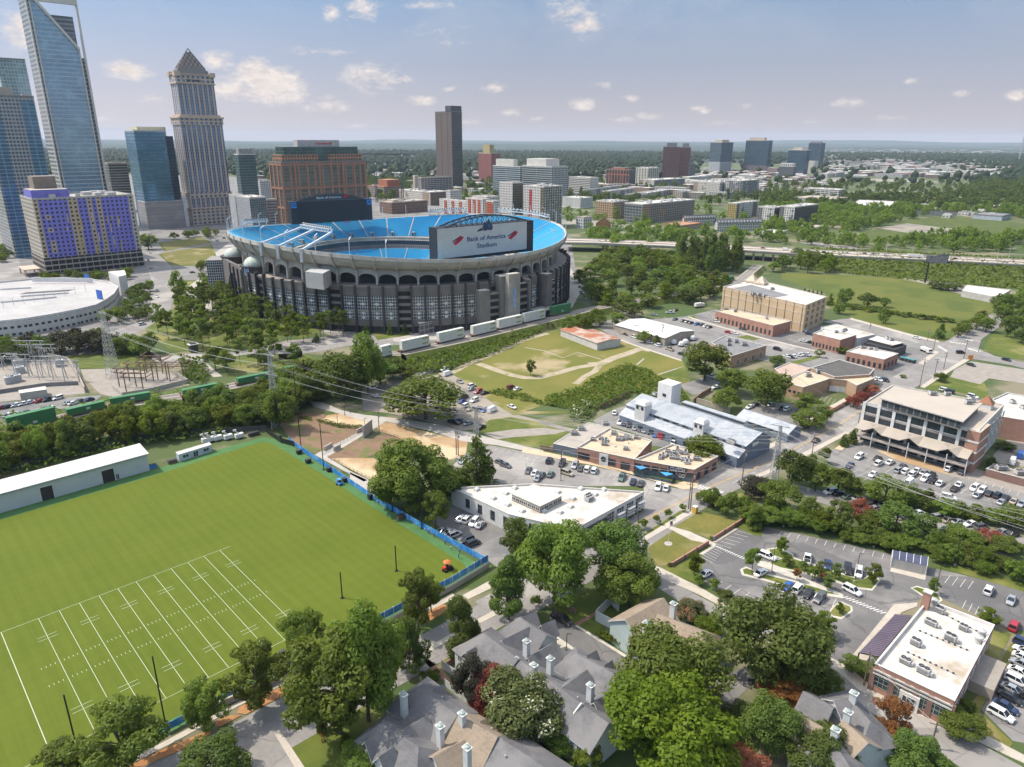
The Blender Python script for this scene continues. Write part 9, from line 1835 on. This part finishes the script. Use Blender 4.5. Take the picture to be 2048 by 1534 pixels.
# ------------------------------------------------------------------ highway, far woods and suburbs, air
def highway():
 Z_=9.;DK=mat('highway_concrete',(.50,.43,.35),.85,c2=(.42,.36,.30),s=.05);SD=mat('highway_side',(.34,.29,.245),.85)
 up=[*zD.l(60,490,200,495,530,508,840,525,1100,540,1700,568,2200,592)];lo=[*zD.l(60,510,200,512,530,526,840,544,1100,560,1700,588,2200,614)]
 T=thing('highway_bridge','elevated highway bridge crossing behind the woods','bridge',P(up[3],Z_));U,L=[P(p,Z_)for p in up],[P(p,Z_)for p in lo]
 b=MB()
 for i in range(len(U)-1):
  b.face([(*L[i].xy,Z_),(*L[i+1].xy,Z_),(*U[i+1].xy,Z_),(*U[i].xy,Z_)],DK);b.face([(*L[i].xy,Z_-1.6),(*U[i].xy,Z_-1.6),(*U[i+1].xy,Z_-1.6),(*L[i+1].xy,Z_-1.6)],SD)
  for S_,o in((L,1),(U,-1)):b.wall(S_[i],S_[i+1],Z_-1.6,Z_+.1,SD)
 b.build('deck',T)
 for S_ in(L,U,[a.lerp(c,.5)for a,c in zip(L,U)]):b=MB();[b.bar((*p.xy,Z_+.5),(*q.xy,Z_+.5),.4,mat('barrier',(.56,.50,.43),.85),1.0)for p,q in zip(S_,S_[1:])];b.build('barrier',T)
 for i in range(2,5):
  for k in range(6):
   if i==2 and k<3:continue
   t=k/6;p,q=L[i].lerp(L[i+1],t),U[i].lerp(U[i+1],t);b=MB();[b.bar((*p.lerp(q,s).xy,0),(*p.lerp(q,s).xy,Z_-2.2),1.3,SD)for s in(.05,.35,.65,.95)];b.bar((*p.xy,Z_-1.9),(*q.xy,Z_-1.9),1.3,SD,1.0);b.build('pier',T)
 b=MB();[b.face([(*a.xy,Z_-1.6),(*c.xy,Z_-1.6),(*(c+Vector((0,-34,0))).xy,0),(*(a+Vector((0,-34,0))).xy,0)],MATS['slope_weeds'])for a,c in zip(L[4:],L[5:])];b.face([(*L[4].xy,Z_-1.6),(*(L[4]+Vector((0,-34,0))).xy,0),(*U[4].xy,0),(*U[4].xy,Z_-1.6)],MATS['slope_weeds']);struct('embankment',b)
 ex,ey=[p.x for p in L],[p.y for p in L]
 vines('weeds','rough green weeds on slope under the highway',[*zD.l(1120,562,1240,568,1700,592,2150,618,2150,720,1750,690,1300,645,1130,630)],.3,2.4,'oak',1.5,lambda q:np.clip(7.4*(1-(np.interp(q[:,0],ex,ey)-q[:,1])/34),0,7.4))
 sheet('far_road',ROADM,[*zQ.l(500,770,620,770,850,800,1000,825,1000,835,800,815,600,790)],.2)
 lot(zD,'highway deck','215,504,ws 360,511,ss 920,534,rs 1018,540,wv 1100,551,ks 1140,552,ks 1185,554,ku 1280,557,ss 1360,559,ks 1395,561,gs 1450,567,ss 1750,580,ks 1965,594,ss 1310,548,ks 1620,572,ws',((900,530),(960,533)),z=Z_)
 p=P(zD(1570,574),Z_);truck(p,math.atan2(U[5].y-U[4].y,U[5].x-U[4].x),WALLW,WALLW,10,'white truck driving on elevated highway',z=Z_)
 p=P(zD(1620,682));h=hgt_at(p,zD(1632,572));T=thing('billboard','dark double billboard on single tall pole by highway','billboard',p);b=MB();b.tube([p,p+Vector((0,0,h))],[.7,.6],BLK,8);b.build('pole',T)
 for s in(-1,1):b=MB();c=p+Vector((4+8*(s>0),3*s,h-1));b.bar(c+Vector((-7,-3*s,0)),c+Vector((7,3*s,0)),.5,mat('board_back',(.10,.10,.105),.7,c2=(.2,.2,.21),s=.5),6);b.build('panel',T)
 b=MB();[b.bar(p+Vector((-3,-3+k*2,h-4)),p+Vector((18,-3+k*2,h-4)),.3,BLK)for k in range(4)];b.build('catwalk',T)
 flat('flat_shed','flat white-roofed shed with red stripe below billboard slope','shed',[*zD.l(1780,715,1800,690,1990,712,1935,745)],4.5,mat('shed_red',(.50,.46,.44),.8),ROOFW,.3)
 for x,y,t in((1565,555,510),(1930,585,535),(1978,590,520),(420,520,470),(1450,560,505)):q=P(zD(x,y),Z_);hh=hgt_at(q,zD(x,t));T=thing('highway_lamp','x','lamp post',q);b=MB();b.tube([q,(q.x,q.y,hh)],[.25,.15],STEEL,5);b.build('pole',T);b=MB();b.bar((q.x,q.y,hh),(q.x-3,q.y-1,hh+.4),.3,STEEL);b.build('arm',T);reg(T,'tall steel lamp post','lamp post','elevated highway',q)
 p=D(zQ(2028,140),4200);p.z=0;T=thing('radio_mast','thin radio mast on far right horizon','mast',p);hh=hgt_at(p,zQ(2040,30));b=MB();[b.bar(p+Vector((3*math.cos(t),3*math.sin(t),0)),p+Vector((2*math.cos(t),2*math.sin(t),hh)),1.2,STEEL)for t in(0,2.1,4.2)];[b.bar(p+Vector((3,0,z)),p+Vector((-1.5,2.6,z+10)),.8,STEEL)for z in range(0,int(hh)-10,10)];b.build('lattice',T)
highway()
FOOT=[]
for o in list(sc.objects):
 if o.type=='MESH' and o.name.split('.')[0]in('wall','podium','side_wall','glass_front')and o.parent and o.parent.location.y>700:
  bb=[o.matrix_world@Vector(c)for c in o.bound_box];FOOT.append((min(p.x for p in bb)-6,max(p.x for p in bb)+6,min(p.y for p in bb)-6,max(p.y for p in bb)+6))
def suburbs():
 g=np.random.default_rng(5);fm=[facade(f'low_{i}',w,(.12,.12,.125),5,4,.5,.5,var=.3)for i,w in enumerate(((.56,.53,.48),(.36,.30,.25),(.42,.40,.38),(.30,.20,.15)))]
 zones=[(zQ,690,1900,160,330,190,(14,50),(14,60),(5,15)),(zQ,0,700,285,420,30,(14,30),(14,40),(5,10)),(zN,60,420,430,520,14,(14,30),(16,40),(6,12)),(zN,1060,1430,470,640,16,(12,24),(16,36),(5,9)),(zO,1500,2040,440,500,16,(14,30),(14,50),(5,12)),(zQ,1300,2040,470,620,22,(9,16),(10,20),(4,6)),(zA,1490,1570,960,1130,7,(14,24),(14,30),(6,14)),(zO,480,1400,420,600,10,(14,30),(14,30),(5,9)),(zQ,150,700,330,480,12,(12,20),(12,30),(5,8)),(zO,180,1450,590,705,30,(16,24),(40,85),(10,14)),(zN,440,1040,560,700,12,(16,24),(30,60),(9,14)),(zO,1480,2048,500,700,14,(16,26),(30,70),(9,13))]
 pl=('far suburb below skyline right','streets around far glass towers','town behind brick office','streets below red high-rise','streets left of far glass towers','slope near right margin','far town between towers','trees behind striped block','trees around white deck garage','white-roofed quarter behind tan flats','streets below bronze tower','quarter below three far towers')
 for(zm,x0,x1,y0,y1,n,a,c,hh),place in zip(zones,pl):
  for k in range(n):
   p=P(zm(g.uniform(x0,x1),y0+(y1-y0)*g.random()**.8));w,d,h=g.uniform(*a),g.uniform(*c),g.uniform(*hh);big=p.y>1800;w*=1.5 if big else 1;d*=1.5 if big else 1
   if any(x[0]<p.x<x[1]and x[2]<p.y<x[3]for x in FOOT):continue
   i=int(g.integers(0,4));b=MB();an=GA+g.choice((0,1.57,.3));b.box((p.x,p.y,0),w,d,h,fm[i],an,ROOFW if g.random()<.7 else ROOFG)
   for _ in range(3):b.box((p.x+g.uniform(-.3,.3)*w,p.y+g.uniform(-.3,.3)*d,h),w*.12,w*.12,2,UNIT,an)
   o=b.build('low_rise_building');FOOT.append((p.x-w*.6,p.x+w*.6,p.y-d*.6,p.y+d*.6));reg(o,('pale','brown','grey','brick')[i]+' flat low-rise building','building',place,p)
suburbs()
def far_roofs():  # the smallest of the far buildings, beyond the ones built singly
 g=np.random.default_rng(21);b=MB();ms=[MATS[f'low_{i}']for i in range(4)]
 for zm,x0,x1,y0,y1,n in((zQ,560,2040,130,270,330),(zO,150,2040,395,470,60),(zN,60,1430,400,500,50),(zQ,0,560,300,360,50)):
  for k in range(n):
   p=P(zm(g.uniform(x0,x1),y0+(y1-y0)*g.random()));s=1+p.y/2500
   if any(x[0]<p.x<x[1]and x[2]<p.y<x[3]for x in FOOT):continue
   w,d=g.uniform(10,26)*s,g.uniform(8,18)*s;b.box((p.x,p.y,0),w,d,g.uniform(5,11),ms[int(g.integers(0,4))],GA+g.choice((0,1.57,.4)),ROOFW if g.random()<.6 else ROOFT);FOOT.append((p.x-w*.5,p.x+w*.5,p.y-d*.8,p.y+d*.5))
 tag(b.build('far_suburb'),'countless small pale roofs of the far suburbs under the horizon','suburb',kind='stuff')
far_roofs()
def woods():
 g=np.random.default_rng(9)
 def blob(k):
  m=bpy.data.meshes.new('b');import bmesh;bm=bmesh.new();bmesh.ops.create_icosphere(bm,subdivisions=k,radius=1)
  V=np.array([v.co[:]for v in bm.verts]);Fc=np.array([[v.index for v in f.verts]for f in bm.faces]);bm.free();bpy.data.meshes.remove(m);return V,Fc
 open_=[[P(p)for p in q]for q in([*zQ.l(640,780,900,715,1240,615,1500,585,2300,650,2300,750,1500,750,1100,780)],[*zD.l(560,500,1000,520,1300,530,1300,600,560,560)],[*zD.l(1000,640,1560,668,1950,755,1740,935,1200,780)],[(-250,700),(-250,360),(100,350),(460,350),(740,400),(1140,450),(1200,500),(1160,590),(700,690),(0,760)],[*zQ.l(650,690,880,700,800,740,640,750)])]
 def forest(name,label,n,y0,y1,size,k,dens,far,cards=0):
  y=np.sqrt(g.uniform(y0**2,y1**2,n));x=y*g.uniform(-.86,.86,n);keep=[]
  f=.5+.5*np.sin(x*.0061+1.3*np.sin(y*.0042))*np.sin(y*.0053+np.sin(x*.0037));keep=g.random(n)<dens*(.55+.45*f)
  town=(x>180)&(x<2300)&(y>1500)&(y<4600)&(x>y*.24)&(x<y*.62);keep&=~(town&(g.random(n)<.85))
  core=(x>-230)&(x<620)&(y>880)&(y<2300)&(y*.34>x);keep&=~(core&(g.random(n)<.86))
  x,y=x[keep],y[keep];ok=np.ones(len(x),bool)
  for a,b,c,d in FOOT:ok&=~((x>a-2)&(x<b+2)&(y>c-3)&(y<d+2))
  x,y=x[ok],y[ok];ok=np.array([not any(in_poly(a,b,q)for q in open_)for a,b in zip(x,y)]);x,y=x[ok],y[ok];n=len(x)
  r=g.uniform(*size,n);z=r*g.uniform(.9,1.5,n)
  if k is None:  # leaf cards in clumps, as for the nearer trees
   bases=[crown('round' if i%3 else 'oval',cards,.075 if cards>200 else .1,70+i)[:3:2]for i in range(6)];w=g.integers(0,6,n);an=g.uniform(0,6.28,n);Vs,ts=[],[]
   for i in range(6):
    q=w==i;ca,sa=np.cos(an[q])[:,None],np.sin(an[q])[:,None];B_=bases[i][0];X=(B_[:,0]*ca-B_[:,1]*sa)*2.2*r[q][:,None]+x[q][:,None];Y_=(B_[:,0]*sa+B_[:,1]*ca)*2.2*r[q][:,None]+y[q][:,None];Z_=B_[:,2]*2.1*z[q][:,None]
    Vs.append(np.stack([X,Y_,Z_],2).reshape(-1,3));ts.append((bases[i][1]*.6+.4*np.clip(g.normal(.5,.3,(q.sum(),1)),0,1)).ravel())
   V=np.vstack(Vs);Fq=np.arange(len(V)).reshape(-1,4);t=np.concatenate(ts)
  else:
   BV,BF=blob(k);V=BV[None]*(1+g.normal(size=(n,len(BV),1))*.26)
   V=V*np.stack([r,r,z*.85],1)[:,None]+np.stack([x,y,z*.8],1)[:,None];V=V.reshape(-1,3);Fq=(BF[None]+(np.arange(n)*len(BV))[:,None,None]).reshape(-1,3)
   t=np.repeat(np.clip(g.normal(.5,.22,n),0,1),len(BF))*.75+.25*g.random(n*len(BF))
  me=fastmesh(name,V,Fq,[LM[('far' if y0>1900 else 'dark')if far or y0>1000 else 'oak']],None,t);o=bpy.data.objects.new(name,me);sc.collection.objects.link(o);tag(o,label,'woods',kind='stuff')
 forest('woodland','leafy town woodland beyond the highway',7600,760,1250,(3.8,7),None,.85,False,240)
 forest('woodland','leafy woodland between the far buildings',14000,1250,2000,(4.5,8),None,.9,False,150)
 forest('far_woodland','blue green forest reaching to the horizon',36000,2000,6500,(7,12),1,.9,True)
woods()
def haze():
 m=bpy.data.materials.new('haze');m.use_nodes=True;n,l=m.node_tree.nodes,m.node_tree.links;n.clear();v=n.new('ShaderNodeVolumePrincipled');o=n.new('ShaderNodeOutputMaterial');l.new(v.outputs[0],o.inputs['Volume'])
 v.inputs['Color'].default_value=(.74,.85,1,1);v.inputs['Density'].default_value=HAZE;v.inputs['Anisotropy'].default_value=.0
 b=MB();b.prism([(-24000,-900),(24000,-900),(24000,28500),(-24000,28500)],-2,330,m,bottom=True);o=b.build('haze');tag(o,'thin bluish summer haze over the whole town','haze',kind='stuff')
HAZE=3.6e-5
haze()
# ------------------------------------------------------------------ labels of repeats: which one in its row
for place,items in REG.items():
 by={}
 for x,base,o in items:by.setdefault(base,[]).append((x,o))
 for base,L in by.items():
  L.sort(key=lambda t:t[0])
  for i,(x,o)in enumerate(L):
   o['label']=f'{base} {place}' if len(L)==1 and False else(f'{base}, {ordinal(i)} from left, {place}' if len(L)>1 else f'the only {base}, {place}')
   if len(L)>2 and not o.get('group'):o['group']=f'{base}s, {place}'
